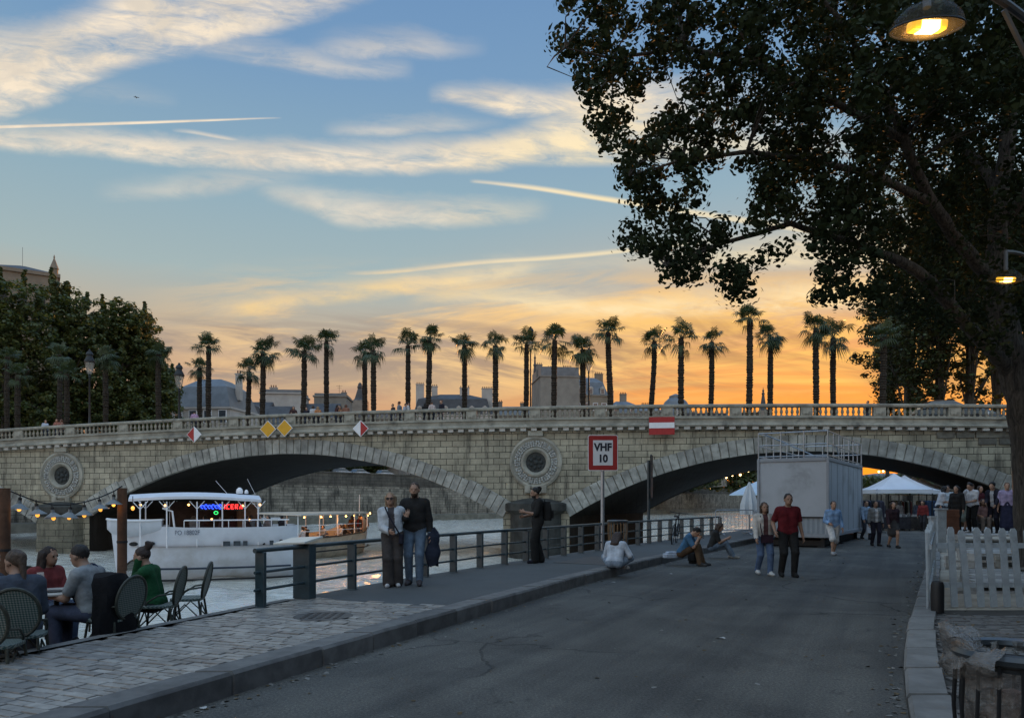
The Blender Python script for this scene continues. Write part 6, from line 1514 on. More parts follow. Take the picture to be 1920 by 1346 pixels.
# passengers: simple seated and standing figures, all coarse because they are a few pixels tall
r = random.Random(21)
def on(tb, x, y, z): return tb.matrix_basis @ Vector((x, y, z))
bpy.context.view_layer.update()
c_dark = [(.03, .03, .035), (.05, .03, .03), (.02, .03, .05), (.10, .09, .08), (.06, .02, .02), (.14, .13, .13)]
spotsA = [(3.3, -.9, 'in black at the left end of the guard rail'), (3.9, -.3, 'in dark red near the left of the neon sign'), (4.7, -.9, 'in grey below the blue part of the neon sign'), (5.2, -.2, 'in dark blue below the middle of the neon sign'), (5.9, -.8, 'in black below the red part of the neon sign'), (6.2, -.1, 'in brown right of the red neon letters'), (6.5, -1.1, 'in grey by the second canopy post from the right'), (7.0, -1.2, 'in black in front of the boat wheelhouse'), (7.7, -.9, 'in dark clothes at the right end of the canopy')]
for i, (x, y, w_) in enumerate(spotsA):
    q = on(t, x, y, 1.56); a_ = r.uniform(0, 6.28)
    person('passenger on the white boat '+w_, q, (math.cos(a_), math.sin(a_)), 1.7, .034, **sit(.62, .4, top=r.choice(c_dark), style=r.choice(['short', 'bob', 'long']), hair=r.choice([DKH, BRH]), group='passengers on the white boat'))
spotsB = [(.2, -.9, 'in white at the left end under the tour boat roof'), (1.2, -.4, 'in black between the first two roof posts of the tour boat'), (2.2, -1.0, 'in grey at the middle of the tour boat'), (3.0, -.3, 'in blue under the tour boat roof right of its middle'), (4.1, -1.0, 'in pale clothes under the right half of the tour boat roof'), (5.1, -.6, 'in black under the right end of the tour boat roof')]
for i, (x, y, w_) in enumerate(spotsB):
    q = on(t2, x, y, .76); a_ = r.uniform(0, 6.28)
    person('passenger '+w_, q, (math.cos(a_), math.sin(a_)), 1.7, .036, **sit(.55, .4, top=[(.5, .5, .5), (.02, .02, .02), (.2, .2, .2), (.03, .05, .12), (.4, .38, .36), (.02, .02, .02)][i], style=r.choice(['short', 'bob', 'long']), hair=r.choice([DKH, BRH]), group='passengers on the tour boat'))
for i, (x, y, w_) in enumerate([(7.35, -.5, 'standing nearest the roof'), (7.5, .3, 'standing in the middle of the prow group'), (7.75, -.2, 'in red in the prow group'), (8.05, .1, 'standing farthest forward by the mast')]):
    q = on(t2, x, y, .9); person('passenger at the prow of the tour boat '+w_, q, (math.cos(i*2.), math.sin(i*2.)), 1.72, .036, top=[(.02, .02, .03), (.1, .05, .03), (.22, .03, .03), (.04, .04, .05)][i], style=['short', 'long', 'bob', 'short'][i], group='passengers at the prow')
# ------------------------------------------------------------------ the cafe terrace at the left, one step below the paving
TD = Vector((.338, .941, 0)); TN = Vector((-.941, .338, 0)); FZ = -.14
def T2(a, n): return TD*a+TN*n                     # along the quay, out towards the river
te = 6.42
b = MB(); q = [T2(a, n) for a, n in ((-4, te-.3), (7.75, te-.02), (7.75, 8.35), (-4, 8.35))]
b.prism([tuple(p) for p in q], (0, 0, FZ-.12), (0, 0, FZ)); tag(b.build('terrace_deck', mat('dark_terrace_boards', (.045, .042, .038), .7, var=.3, vs=4, bump=.3, bs=20)), kind='structure')
b = MB(); b.prism([tuple(p) for p in q], (0, 0, -3), (0, 0, FZ-.122)); tag(b.build('terrace_base', M_dstone), kind='structure')
M_wood = mat('brown_timber_post', (.090, .044, .024), .8, var=.35, vs=5, bump=.6, bs=18)
tops = []
for px, Y, r_, lab in ((8, 8.5, .062, 'round brown timber post at the left edge carrying the string of bulbs'), (229, 9.95, .060, 'round brown timber post beside the woman in green carrying the string of bulbs')):
    p = P(px, 940, Y); p.z = FZ; zt = EYE-(915-HOR)/F*Y-FZ
    t = thing('timber_post', lab, 'post', p); b = MB(); b.tube([(0, 0, 0), (0, 0, zt*.5), (0, 0, zt)], [r_*1.08, r_*1.02, r_], 14); b.build('shaft', M_wood, t, smooth=True)
    b = MB(); b.tube([(0, 0, zt*.62), (0, 0, zt*.62+.03)], r_*1.12, 14); b.build('band', M_dark, t); tops.append(p+Vector((0, 0, zt-.01)))
# string of shaded bulbs
bulb = MB(); bulb.ball((0, 0, 0), .024, 8, 6, (1, 1, 1.25)); bulb_me = bulb.mesh('bulb', [mat('amber_bulb', (1, .7, .3), .3, emit=(1., .40, .04), es=1.5)], smooth=True)
sh = MB(); n = 16
sh.lathe([(.012, .12), (.020, .09), (.022, .055), (.03, .048), (.105, -.005), (.108, -.010), (.102, -.010), (.03, .040), (.015, .04)], 18); shade_me = sh.mesh('shade', [mat('white_enamel_shade', (.15, .165, .17), .4, var=.05, spec=.5), ], smooth=True)
sk = MB(); sk.tube([(0, 0, .05), (0, 0, .12)], .021, 8); sk.tube([(0, 0, .12), (0, 0, .17)], .006, 5); sock_me = sk.mesh('socket', [M_black])
t = thing('string_lights', 'sagging dark cable of shaded amber bulbs strung between the two timber posts', 'string lights', tops[0])
W = [(17, 920), (37, 928), (69, 940), (100, 946), (130, 946), (159, 941), (188, 932), (213, 921), (229, 911)]
def yl(px): f = (px-8)/(229-8); return 8.5+(9.95-8.5)*f
cab = [P(x, y, yl(x)) for x, y in W]
b = MB(); b.tube([tuple(c-tops[0]) for c in cab], .008, 6); b.build('cable', M_black, t, smooth=True, fix=False)
for i, (px, py) in enumerate([(36, 952), (70, 963), (100, 969), (130, 968), (158, 964), (188, 953), (213, 944)]):
    p = P(px, py, yl(px))-tops[0]+Vector((0, 0, .0))
    so_ = obj('socket', sock_me, t, p+Vector((0, 0, .0))); so_.rotation_euler = (0, R(rng.uniform(-8, 8)), 0)
    obj('shade', shade_me, so_, (0, 0, 0)); obj('bulb', bulb_me, so_, (0, 0, -.012))
    cz = np.interp(px, [w[0] for w in W], [w[1] for w in W]); b = MB(); b.tube([tuple(p+Vector((0, 0, .15))), tuple(P(px, cz, yl(px))-tops[0])], .006, 5); b.build('drop_wire', M_black, t)
t = thing('hanging_lamp', 'small bare yellow bulb hanging right of the timber post before the boat', 'lamp', P(249, 930, 9.9)); b = MB(); b.tube([(0, 0, 0), (0, 0, -.14)], .005, 5); b.build('wire', M_black, t); obj('bulb', bulb_me, t, (0, 0, -.16))
l = D.lights.new('bulb_light', 'POINT'); l.energy = .35; l.color = (1, .5, .15); l.shadow_soft_size = .05; lo_ = D.objects.new('bulb_light', l); COL.objects.link(lo_); lo_.location = P(40, 965, 8.6)
l2_ = lo_.copy(); l2_.data = l; COL.objects.link(l2_); l2_.location = P(215, 950, 9.8)

# woven bistro chairs
def weave():
    m = D.materials.new('woven_cane'); m.use_nodes = True; q = NT(m.node_tree); bs = q.n['Principled BSDF']
    tc = q.n.new('ShaderNodeTexCoord'); sp = q.n.new('ShaderNodeSeparateXYZ'); q.l.new(tc.outputs['Object'], sp.inputs[0])
    a = q.m('SINE', q.mul(q.add(sp.outputs[1], sp.outputs[2]), 130.)); c = q.m('SINE', q.mul(q.sub(q.add(sp.outputs[1], sp.outputs[0]), sp.outputs[2]), 130.))
    k = q.smooth(q.mul(a, c), -.15, .25)
    q.l.new(q.mix(k, (.022, .055, .050), (.17, .18, .16)), bs.inputs['Base Color']); bs.inputs['Roughness'].default_value = .6
    bn = q.n.new('ShaderNodeBump'); bn.inputs['Strength'].default_value = .5; bn.inputs['Distance'].default_value = .004; q.l.new(k, bn.inputs['Height']); q.l.new(bn.outputs[0], bs.inputs['Normal'])
    return m
M_weave = weave(); M_cane = mat('dark_rattan', (.032, .036, .028), .5, var=.4, vs=25, bump=.2, bs=60)
def chair_proto():
    t = thing('bistro_chair', 'x', 'chair', (0, 0, 0), 0, 'woven bistro chairs on the terrace')   # faces local +x
    b = MB(); rr = rrect(.40, .42, .12, 0); b.prism([(x, z, 0) for x, _, z in rr], (0, 0, .44), (0, 0, .475)); b.build('seat', M_weave, t, bevel=.008)
    lean = lambda z: -.19-.22*(z-.46)
    ov = [(lean(.46+h), w, .46+h) for w, h in [(.19*math.sin(a)*1.08, .235-.235*math.cos(a)) for a in [2*math.pi*i/28 for i in range(29)]]]
    b = MB(); b.tube([(x, y*1.02, z) for x, y, z in ov], .017, 7, False); b.build('back_frame', M_cane, t, smooth=True, fix=False)
    b = MB(); b.prism([(x, y*.97, z) for x, y, z in ov[:-1]], (-.006, 0, 0), (.006, 0, 0)); bk = b.build('backrest', M_weave, t)
    for sx in (-1, 1):
        for sy in (-1, 1):
            b = MB(); b.tube([(sx*.17, sy*.17, .45), (sx*.20, sy*.19, .22), (sx*.21, sy*.20, 0)], .014, 7); b.build('leg', M_cane, t, smooth=True)
    b = MB()
    for s in (-1, 1):
        b.tube([(-.20, s*.19, .2), (0, s*.17, .40), (.20, s*.19, .2)], .010, 6); b.tube([(s*.20, -.19, .2), (s*.17, 0, .40), (s*.20, .19, .2)], .010, 6)
        b.tube([(-.20, s*.19, .12), (.20, s*.19, .12)], .010, 6)
        b.tube([(-.21, s*.19, .62), (-.05, s*.22, .60), (.08, s*.20, .52), (.12, s*.18, .45)], .012, 6)
    b.build('braces', M_cane, t, smooth=True, fix=False); return t
CH = chair_proto(); first = True
def place_chair(p, face, label):
    global first
    c = CH if first else copy_tree(CH); first = False
    c.location = p; c.rotation_euler = (0, 0, math.atan2(face[1], face[0])); c['label'] = label; return c
def at(px, py_floorless, Y): p = P(px, 940, Y); p.z = FZ; return p
LEFT = (-.94, -.34); AWAY = (-.2, .98)
place_chair(at(352, 0, 9.9), (-.97, -.2), 'empty woven bistro chair at the right end of the terrace by the water')
place_chair(at(299, 0, 9.25), (-.98, -.15), 'woven bistro chair in which the woman in green sits')
place_chair(at(212, 0, 8.2), (-.96, .25), 'bistro chair with a black coat hung over its back')
place_chair(at(212, 0, 10.05), (-.55, -.83), 'woven bistro chair behind the second table with a rounded patterned back')
place_chair(at(40, 0, 7.2), (-.35, .93), 'woven bistro chair of the girl with a ponytail at the left edge')
place_chair(at(88, 0, 9.2), (.95, -.2), 'woven bistro chair of the woman in red')
place_chair(at(-10, 0, 6.7), (-.2, .97), 'woven bistro chair nearest the camera at the left edge, its round back catching light')
# tables
def table(label, p):
    t = thing('bistro_table', label, 'table', p, R(20)); b = MB(); b.lathe([(.33, .70), (.34, .71), (.34, .725), (.33, .735)], 28); b.build('tabletop', mat('pale_table_top', (.40, .39, .36), .25, var=.06, spec=.6), t, smooth=True)
    b = MB(); b.tube([(0, 0, .02), (0, 0, .71)], .028, 10); b.build('column', M_dark, t); b = MB()
    for k in range(3): a = k*2.094; b.tube([(0, 0, .10), (.26*math.cos(a), .26*math.sin(a), .015)], .018, 6)
    b.build('foot', M_dark, t, fix=False); return t
tp1 = at(106, 0, 8.45); tp1.z = FZ; table('round pale bistro table between the man in grey and the woman in red', tp1)
tp2 = at(236, 0, 9.75); table('round pale bistro table in front of the woman in green', tp2)
tz = FZ+.735
def glass(label, p, fill):
    t = thing('wine_glass', label, 'glass', p); gm_ = mat('clear_glass', (.75, .75, .72), .05, alpha=.22, spec=.8)
    b = MB(); b.lathe([(.034, 0), (.030, .004), (.005, .010), (.004, .085), (.012, .095), (.036, .13), (.040, .165), (.033, .215), (.032, .215), (.038, .165), (.034, .13), (.004, .10)], 16); b.build('bowl', gm_, t, smooth=True, fix=False)
    b = MB(); b.lathe([(.006, .101), (.033, .130), (.036, .148), (.0, .148)], 16); b.build('wine', fill, t, smooth=True)
glass('glass of white wine on the table of the man in grey', tp1+Vector((-.12, -.10, .735)), mat('white_wine', (.65, .48, .14), .15, trans=.5))
b = MB(); b.lathe([(.085, 0), (.10, .012), (.09, .014)], 20); tag(b.build('plate', M_dark, None, tp1+Vector((.05, -.12, .736)), smooth=True), 'small dark plate beside the wine glass', 'plate')
b = MB(); b.prism([(-.05, 0, 0), (.05, 0, 0), (0, 0, .15)], (0, -.03, 0), (0, .03, 0)); tag(b.build('menu_card', mat('card_white', (.6, .58, .5), .7), None, tp1+Vector((.10, .05, .736)), (0, 0, R(30))), 'folded white menu card standing on the table of the man in grey', 'card')
b = MB(); b.lathe([(.035, 0), (.04, .11), (.034, .11), (.03, .01)], 14); tag(b.build('tumbler', mat('clear_glass', (.75, .75, .72), .05, alpha=.22, spec=.8), None, tp2+Vector((.1, -.1, .736)), smooth=True), 'short drinking glass on the table in front of the woman in green', 'glass')
# black coat over the chair
b = MB(); r = random.Random(4); n = 20; rows = 12
for i in range(rows):
    f = i/(rows-1); z = .99-.97*f**1.25
    for j in range(n):
        a = 2*math.pi*j/n; dm = math.sqrt(1-(1-min(1, f/.22))**2); w_ = .03+.19*dm+.06*f; d_ = .03+.11*dm+.05*f
        b.v.append((d_*math.cos(a)*(1+.12*math.sin(3*a+f*4))+.08*(0 if f > .3 else 1-f*3), w_*math.sin(a)*(1+.08*math.sin(5*a+f*7)), z+(.02*math.cos(2*a) if i else -.02)))
b.f = [(i*n+j, i*n+(j+1) % n, (i+1)*n+(j+1) % n, (i+1)*n+j) for i in range(rows-1) for j in range(n)]+[tuple(range(n))[::-1]]; b.mi = [0]*len(b.f)
tag(b.build('coat', cloth((.008, .008, .009)), None, at(214, 0, 8.15), (0, 0, R(165)), smooth=True), 'long black coat draped over the back of a bistro chair', 'coat')

# guests
FS = dict(res=.0115)
person('man with dark hair in a light grey t-shirt seated at the table, seen in profile', at(180, 0, 8.35), (-.97, .1), 1.74, **FS, **sit(.50, .40, top=(.20, .21, .215), bot=(.07, .08, .12), sleeve=.34, style='short', hair=DKH, lean=14, hands=[(-.14, .46, .70), (.10, .44, .68)], yaw=-4, skin=.62, shoe=(.03, .03, .03), group='guests on the terrace'))
person('woman with long dark hair and a red jacket facing the man in grey', at(82, 0, 9.15), (.9, -.35), 1.62, **FS, **sit(.50, .40, top=(.17, .04, .04), bot=(.08, .11, .17), style='wavy', hair=(.020, .013, .011), lean=6, hands=[(-.12, .38, .70), (.14, .40, .70)], yaw=8, skin=.62, group='guests on the terrace'))
person('girl with a long brown ponytail and dark top at the left edge, seen from behind', at(36, 0, 7.35), (-.72, .69), 1.72, **FS, **sit(.50, .40, top=(.055, .065, .085), bot=(.04, .045, .06), style='pony', hair=(.055, .036, .024), lean=8, yaw=24, skin=.62, group='guests on the terrace'))
person('woman in a green jacket with pinned up curly hair drinking at the terrace table', at(292, 0, 9.3), (-.985, -.1), 1.62, **FS, **sit(.50, .40, top=(.014, .062, .026), bot=(.03, .03, .035), style='topbun', hair=(.03, .018, .014), lean=12, hands=[(-.05, .20, 1.08), (.12, .36, .70)], elbowp=[(-.2, -.2, -1), (.3, -1, -.2)], handdir=[(.1, .2, 1), None], skin=.62, group='guests on the terrace'))
person('guest in a dark jacket sitting at the far left edge of the terrace', at(-26, 0, 7.9), (.3, .9), 1.7, **FS, **sit(.50, .40, top=(.04, .04, .05), bot=(.03, .03, .035), style='short', hair=BRH, group='guests on the terrace'))
# strap of the man's shoulder bag
p = at(180, 0, 8.35)
b = MB(); ov = [(.115*math.cos(a)*1.15, .20*math.sin(a)) for a in [2*math.pi*i/24 for i in range(25)]]
b.tube([(x-.10, .02+y*.55, .82+y*1.05) for x, y in ov], .016, 5, False); tag(b.build('shoulder_strap', cloth((.02, .03, .06)), None, p+Vector((-.02, 0, 0)), (0, 0, 0), fix=False), 'dark blue bag strap across the back of the man in grey', 'strap')
# ------------------------------------------------------------------ people on the promenade and the road
NR = dict(res=.0125)
CAMD = (0, -1)
# the couple by the railing
person('woman in a white jacket and dark flared trousers standing beside the tall man in black', G(736, 1099, PZ), (.12, -1), 1.60, **NR, hz=.93, feet=[(-.09, .0, .085), (.07, .09, .085)], hands=[(-.14, -.22, 1.06), (.05, .25, 1.02)], elbowp=[(.1, -1, -.8), (.5, -.6, -.6)], top=(.40, .43, .46), inner=(.06, .055, .06), bot=(.055, .048, .045), loose=1.6, shoe=(.45, .45, .45), hair=(.22, .145, .085), style='long', side=3, yaw=-6, glasses=True, skin=.68)
person('tall man in a black sweater and jeans with one hand raised to his chest', G(778, 1096, PZ), (-.02, -1), 1.78, **NR, hz=.925, feet=[(-.09, .10, .085), (.10, -.02, .085)], hands=[(-.26, .02, .84), (.10, .29, 1.12)], elbowp=[(-.5, -1, -.2), (.7, .1, -1)], handdir=[None, (-.25, .15, 1)], palm=[None, (.2, -1, .1)], top=(.014, .014, .017), bot=(.10, .14, .19), shoe=(.06, .06, .06), hair=BRH, style='short', skin=.66, beard=True, pitch=3)
p = G(778, 1096, PZ)
b = MB(); r = random.Random(6); n = 14; rows = 14
for i in range(rows):
    f = i/(rows-1); z = .98-.62*f
    for j in range(n): a = 2*math.pi*j/n; w_ = (.04+.075*math.sin(min(1, f*1.6)*1.57)+.018*math.sin(f*11))*(1.12 if .1 < f < .45 else .95); b.v.append((.10*f*.2+w_*math.cos(a)*(1+.2*math.sin(3*a+f*5)), w_*.7*math.sin(a)*(1+.15*math.sin(4*a)), z+.03*math.sin(a*2+f*3)))
b.f = [(i*n+j, i*n+(j+1) % n, (i+1)*n+(j+1) % n, (i+1)*n+j) for i in range(rows-1) for j in range(n)]+[tuple(range(n))[::-1], tuple(range((rows-1)*n, rows*n))]; b.mi = [0]*len(b.f)
tag(b.build('jacket', cloth((.014, .022, .034)), None, p+Vector((.30, -.02, -.02)), smooth=True), 'dark blue jacket hanging bunched from the arm of the tall man in black', 'jacket')
# strap bag of the woman
b = MB(); q = G(738, 1099, PZ)
b.tube([(-.13, -.10, 1.33), (-.05, -.19, 1.18), (.06, -.20, 1.0), (.13, -.12, .86)], .013, 5); b.box((.14, -.10, .80), (.06, .14, .15)); tag(b.build('shoulder_bag', cloth((.015, .02, .03)), None, q, fix=False), 'small dark shoulder bag worn across by the woman in the white jacket', 'bag')
# man in black with a backpack
p3 = G(1008, 1055, PZ)
person('bearded man in black with tied back hair standing side on by the railing', p3, (-.98, -.2), 1.78, **NR, hz=.93, feet=[(-.09, .08, .085), (.09, -.10, .085)], hands=[(-.10, .32, 1.16), (.08, .30, 1.06)], elbowp=[(-.4, -1, -.3), (.4, -1, -.3)], top=(.012, .012, .013), bot=(.012, .012, .014), shoe=(.02, .02, .022), hair=DKH, style='bun', beard=True, sleeve=.5, loose=1., pitch=10, skin=.6)
def backpack(label, p, rot, col, h=.46, tilt=0):
    t = thing('backpack', label, 'backpack', p); t.rotation_euler = (0, R(tilt), rot); c = cloth(col)
    b = MB(); n = 18; rows = 9
    for i in range(rows):
        f = i/(rows-1); w_ = .155*(1-.75*max(0, f-.6)**1.3*1.2)*(.9+.1*math.sin(f*3.1)); d_ = .10*(1-.7*max(0, f-.6)); z = h*f
        for j in range(n): a = 2*math.pi*j/n; s_ = lambda v: math.copysign(abs(v)**.6, v); b.v.append((d_*s_(math.cos(a)), w_*s_(math.sin(a)), z))
    b.f = [(i*n+j, i*n+(j+1) % n, (i+1)*n+(j+1) % n, (i+1)*n+j) for i in range(rows-1) for j in range(n)]+[tuple(range(n))[::-1], tuple(range((rows-1)*n, rows*n))]; b.mi = [0]*len(b.f)
    b.build('body', c, t, smooth=True)
    b = MB(); b.box((-.115, 0, h*.34), (.06, .22, h*.42)); b.build('pocket', c, t, bevel=.02)
    for s in (-.08, .08): b = MB(); b.tube([(.09, s, h*.92), (.19, s, h*.85), (.21, s, h*.5), (.10, s, h*.12)], .012, 5); b.build('strap', c, t, fix=False)
    b = MB(); b.tube([(.05, -.04, h), (.05, 0, h+.05), (.05, .04, h)], .008, 5); b.build('handle', c, t, fix=False)
backpack('black backpack worn by the man in black at the railing', p3+Vector((.215, .05, .98)), R(180+12), (.012, .012, .014), .44)
# seated on the promenade edge
p4 = G(1152, 1066, PZ)
person('woman with long brown hair in a white top sitting cross legged on the promenade edge', p4, (.35, .93), 1.64, **NR, hz=.12, lean=24, feet=[(.08, .34, .06), (-.10, .42, .06)], kneepoles=[(-1, .5, .45), (1, .5, .45)], toes=[(1, .1), (-1, .1)], hands=[(-.04, .30, .34), (.12, .32, .32)], elbowp=[(-.8, -.4, -.5), (.8, -.4, -.5)], top=(.40, .44, .49), bot=(.20, .25, .31), shoe=(.4, .4, .4), hair=(.035, .02, .013), style='long', sleeve=.95, pitch=18, yaw=-10, hem=.02)
p5 = G(1278, 1046, PZ)
person('man in a blue shirt and brown trousers sitting on the kerb bent over a phone', p5, (.93, -.36), 1.74, **NR, hz=.125, lean=26, feet=[(-.10, .52, -.10), (.12, .46, -.10)], kneepole=(0, .4, 1) if False else (0, .4, 1), hands=[(-.04, .44, .52), (.10, .42, .50)], elbowp=[(-.6, -.6, -.5), (.6, -.6, -.5)], top=(.055, .13, .22), bot=(.10, .065, .04), shoe=(.05, .05, .05), hair=DKH, style='short', pitch=26, sleeve=.4) if False else person('man in a blue shirt and brown trousers sitting on the kerb bent over a phone', p5, (.93, -.36), 1.74, **NR, hz=.125, lean=26, feet=[(-.10, .52, -.10), (.12, .46, -.10)], kneep=(0, .4, 1), hands=[(-.04, .44, .50), (.10, .42, .48)], elbowp=[(-.6, -.6, -.5), (.6, -.6, -.5)], top=(.055, .13, .22), bot=(.10, .065, .04), shoe=(.05, .05, .05), hair=DKH, style='short', pitch=26, sleeve=.4)
b = MB(); b.box((0, 0, 0), (.075, .012, .15)); tag(b.build('phone', M_black, None, p5+Vector((.46, -.16, .55)), (R(-50), 0, R(70))), 'dark phone held by the seated man in blue', 'phone')
backpack('black backpack standing on the road against the seated man in blue', G(1302, 1056, 0)+Vector((0, 0, .0)), R(40), (.014, .014, .017), .50)
b = MB(); b.box((0, 0, .06), (.34, .2, .12)); b.box((.02, 0, .14), (.26, .15, .05)); tag(b.build('folded_jumper', cloth((.40, .45, .52)), None, p5+Vector((-.28, .02, 0)), (0, 0, R(20)), bevel=.03), 'pale folded jumper lying on the kerb behind the man in blue', 'jumper')
p6 = G(1334, 1034, PZ)
person('woman in a black top and jeans sitting on the kerb with her knees drawn up', p6, (.97, -.2), 1.66, **NR, hz=.125, lean=16, feet=[(-.09, .56, -.10), (.10, .62, -.10)], kneep=(0, .4, 1), hands=[(-.08, .46, .40), (.12, .44, .40)], top=(.022, .022, .026), bot=(.13, .17, .22), shoe=(.25, .24, .22), hair=BRH, style='bob', pitch=14, sleeve=.4)
# walkers
p7 = G(1432, 1078, 0)
person('woman in a cream jacket and jeans walking beside the man in red', p7, (.05, -1), 1.63, **NR, **walk(1, .16, inner=(.10, .05, .05), top=(.46, .44, .40), bot=(.08, .12, .20), shoe=(.5, .5, .48), hair=BRH, style='bob', skin=.7))
b = MB(); b.box((0, 0, 0), (.24, .09, .17)); b.tube([(-.10, 0, .08), (-.13, .03, .25), (-.12, .06, .50)], .010, 5); tag(b.build('belt_bag', cloth((.035, .02, .03)), None, p7+Vector((.02, -.15, .80)), fix=False), 'dark bag hanging at the front of the woman in the cream jacket', 'bag')
person('man in a dark red t-shirt and black trousers walking in the middle of the road', G(1477, 1081, 0), (-.05, -1), 1.82, **NR, **walk(1, .07, top=(.105, .014, .018), bot=(.012, .012, .014), sleeve=.36, shoe=(.02, .02, .02), hair=DKH, style='short', skin=.66, build=1.04, feet=[(-.11, .06, .085), (.12, -.04, .09)], hands=[(-.30, .02, .82), (.28, .10, .92)]))
person('young man in a light blue shirt and white shorts walking past the white cabin', G(1562, 1041, 0), (-.05, -1), 1.66, res=.014, **walk(-1, .20, top=(.20, .32, .50), bot=(.55, .55, .54), legs=.52, loose=1, sleeve=.9, shoe=(.3, .3, .3), hair=BRH, style='short', hands=[(-.25, .10, .84), (.18, .20, 1.0)]))
person('man in a grey open shirt over white walking left of the woman in dark', G(1641, 1023, 0), (0, -1), 1.66, res=.017, **stroll(top=(.16, .17, .17), inner=(.45, .45, .44), bot=(.02, .02, .024), hair=DKH, style='short', skin=.6))
person('woman in a dark top and short skirt walking beside the grey-shirted man', G(1674, 1027, 0), (0, -1), 1.64, res=.017, **walk(1, .15, top=(.03, .018, .022), bot=(.05, .05, .05), skirt=(.36, .03), legs=.3, hair=(.04, .02, .015), style='long'))
person('person in pale blue half hidden at the far corner of the cabin', G(1623, 1011, 0), (.2, -1), 1.68, res=.02, **walk(1, .15, top=(.22, .30, .40), bot=(.05, .06, .08), hair=DKH))
b = MB(); b.prism([(-.16, 0, 0), (.16, 0, 0), (.13, 0, .38), (-.13, 0, .38)], (0, -.05, 0), (0, .05, 0)); b.tube([(-.08, 0, .38), (0, 0, .55), (.08, 0, .38)], .01, 5); tag(b.build('shopping_bag', mat('white_plastic', (.55, .57, .6), .5), None, G(1627, 1011, 0)+Vector((.0, -.2, .28)), fix=False), 'white shopping bag carried by the person in pale blue', 'bag')
# the crowd on the timber platform
CR = dict(res=.018, group='crowd on the timber platform'); CZ = .54
def cp(px, Y): p = P(px, 940, Y); p.z = CZ; return p
person('woman in a white top bending at the left end of the crowd', cp(1761, 27.5), (.9, -.2), 1.68, lean=14, top=(.50, .52, .55), bot=(.05, .06, .09), hair=DKH, style='bob', sleeve=.4, hands=[(-.1, .4, 1.1), (.12, .38, 1.05)], **CR)
person('person in a pale blue shirt second from the left of the crowd', cp(1777, 28.5), (-.6, -.6), 1.70, top=(.38, .44, .48), bot=(.05, .05, .06), hair=DKH, sleeve=.4, **CR)
person('child in a pale striped shirt sitting low at the left of the crowd', cp(1759, 25.2), (.6, -.6), 1.35, **sit(.45, .36, top=(.36, .44, .52), bot=(.04, .05, .08), hair=DKH, style='bob'), **CR)
person('woman in black with long hair standing side on in the crowd', cp(1794, 25.0), (-.8, -.5), 1.62, top=(.014, .014, .018), bot=(.014, .014, .017), hair=DKH, style='long', **CR)
person('woman in a grey white tee and long green apron in the crowd', cp(1808, 25.6), (.7, -.5), 1.74, lean=10, top=(.34, .34, .35), bot=(.20, .23, .20), skirt=(.40, .06), legs=.3, hair=BRH, style='bun', sleeve=.45, hands=[(-.1, .34, 1.05), (.14, .34, 1.02)], pitch=22, **CR)
person('man in a white t-shirt and dark trousers facing left in the crowd', cp(1824, 25.3), (-.92, -.3), 1.74, lean=6, top=(.52, .52, .53), bot=(.014, .014, .018), sleeve=.4, shoe=(.5, .5, .5), hair=DKH, pitch=14, hands=[(-.12, .34, 1.05), (.12, .36, 1.08)], **CR)
person('woman in a flowered pinkish top sitting in the middle of the crowd', cp(1843, 25.4), (-.3, -.9), 1.62, **sit(.45, .38, top=(.26, .17, .17), bot=(.16, .13, .11), hair=BRH, style='long', sleeve=.4), **CR)
person('person in dark red partly hidden in the middle of the crowd', cp(1836, 27.2), (.3, -.9), 1.66, top=(.08, .02, .025), bot=(.03, .03, .03), hair=BRH, style='bob', **CR)
person('man in a dark waistcoat over a pale shirt leaning forward in the crowd', cp(1864, 25.2), (-.7, -.5), 1.74, lean=10, top=(.02, .02, .026), inner=(.44, .45, .47), bot=(.018, .018, .022), hair=DKH, style='puffy', hands=[(-.2, .4, .95), (.1, .38, 1.0)], **CR)
person('woman in a lavender blouse and long navy skirt in the crowd', cp(1888, 24.8), (-.4, -.9), 1.72, top=(.33, .28, .42), bot=(.025, .028, .055), skirt=(.66, .05), legs=.3, hair=(.11, .06, .03), style='bun', sleeve=.6, hands=[(-.25, .25, .95), (.27, .06, .84)], **CR)
person('person in navy beside the big trunk at the right end of the crowd', cp(1905, 26.2), (-.6, -.8), 1.72, top=(.03, .035, .06), bot=(.02, .025, .05), hair=DKH, style='bob', **CR)
person('person in white and red half hidden by the big trunk', cp(1921, 27.0), (-.5, -.8), 1.74, top=(.40, .38, .38), bot=(.22, .05, .04), hair=BRH, **CR)
# among the stalls
for px, Y, c, f, lab in ((1652, 41.8, (.03, .03, .04), (.3, 1), 'shopper in black bending at the left stall'), (1688, 42.0, (.12, .10, .09), (-.4, 1), 'shopper in brown under the nearest tent'), (1722, 42.5, (.05, .06, .09), (.2, 1), 'shopper in dark blue at the right stall'), (1731, 40.5, (.16, .03, .03), (-.6, -.6), 'shopper in red at the right end of the stalls')):
    p = P(px, 940, Y); p.z = 0; person(lab, p, f, 1.7, .024, **stroll(top=c, bot=(.03, .03, .035), style=rng.choice(['short', 'bob', 'long']), hair=rng.choice([DKH, BRH]), lean=8))
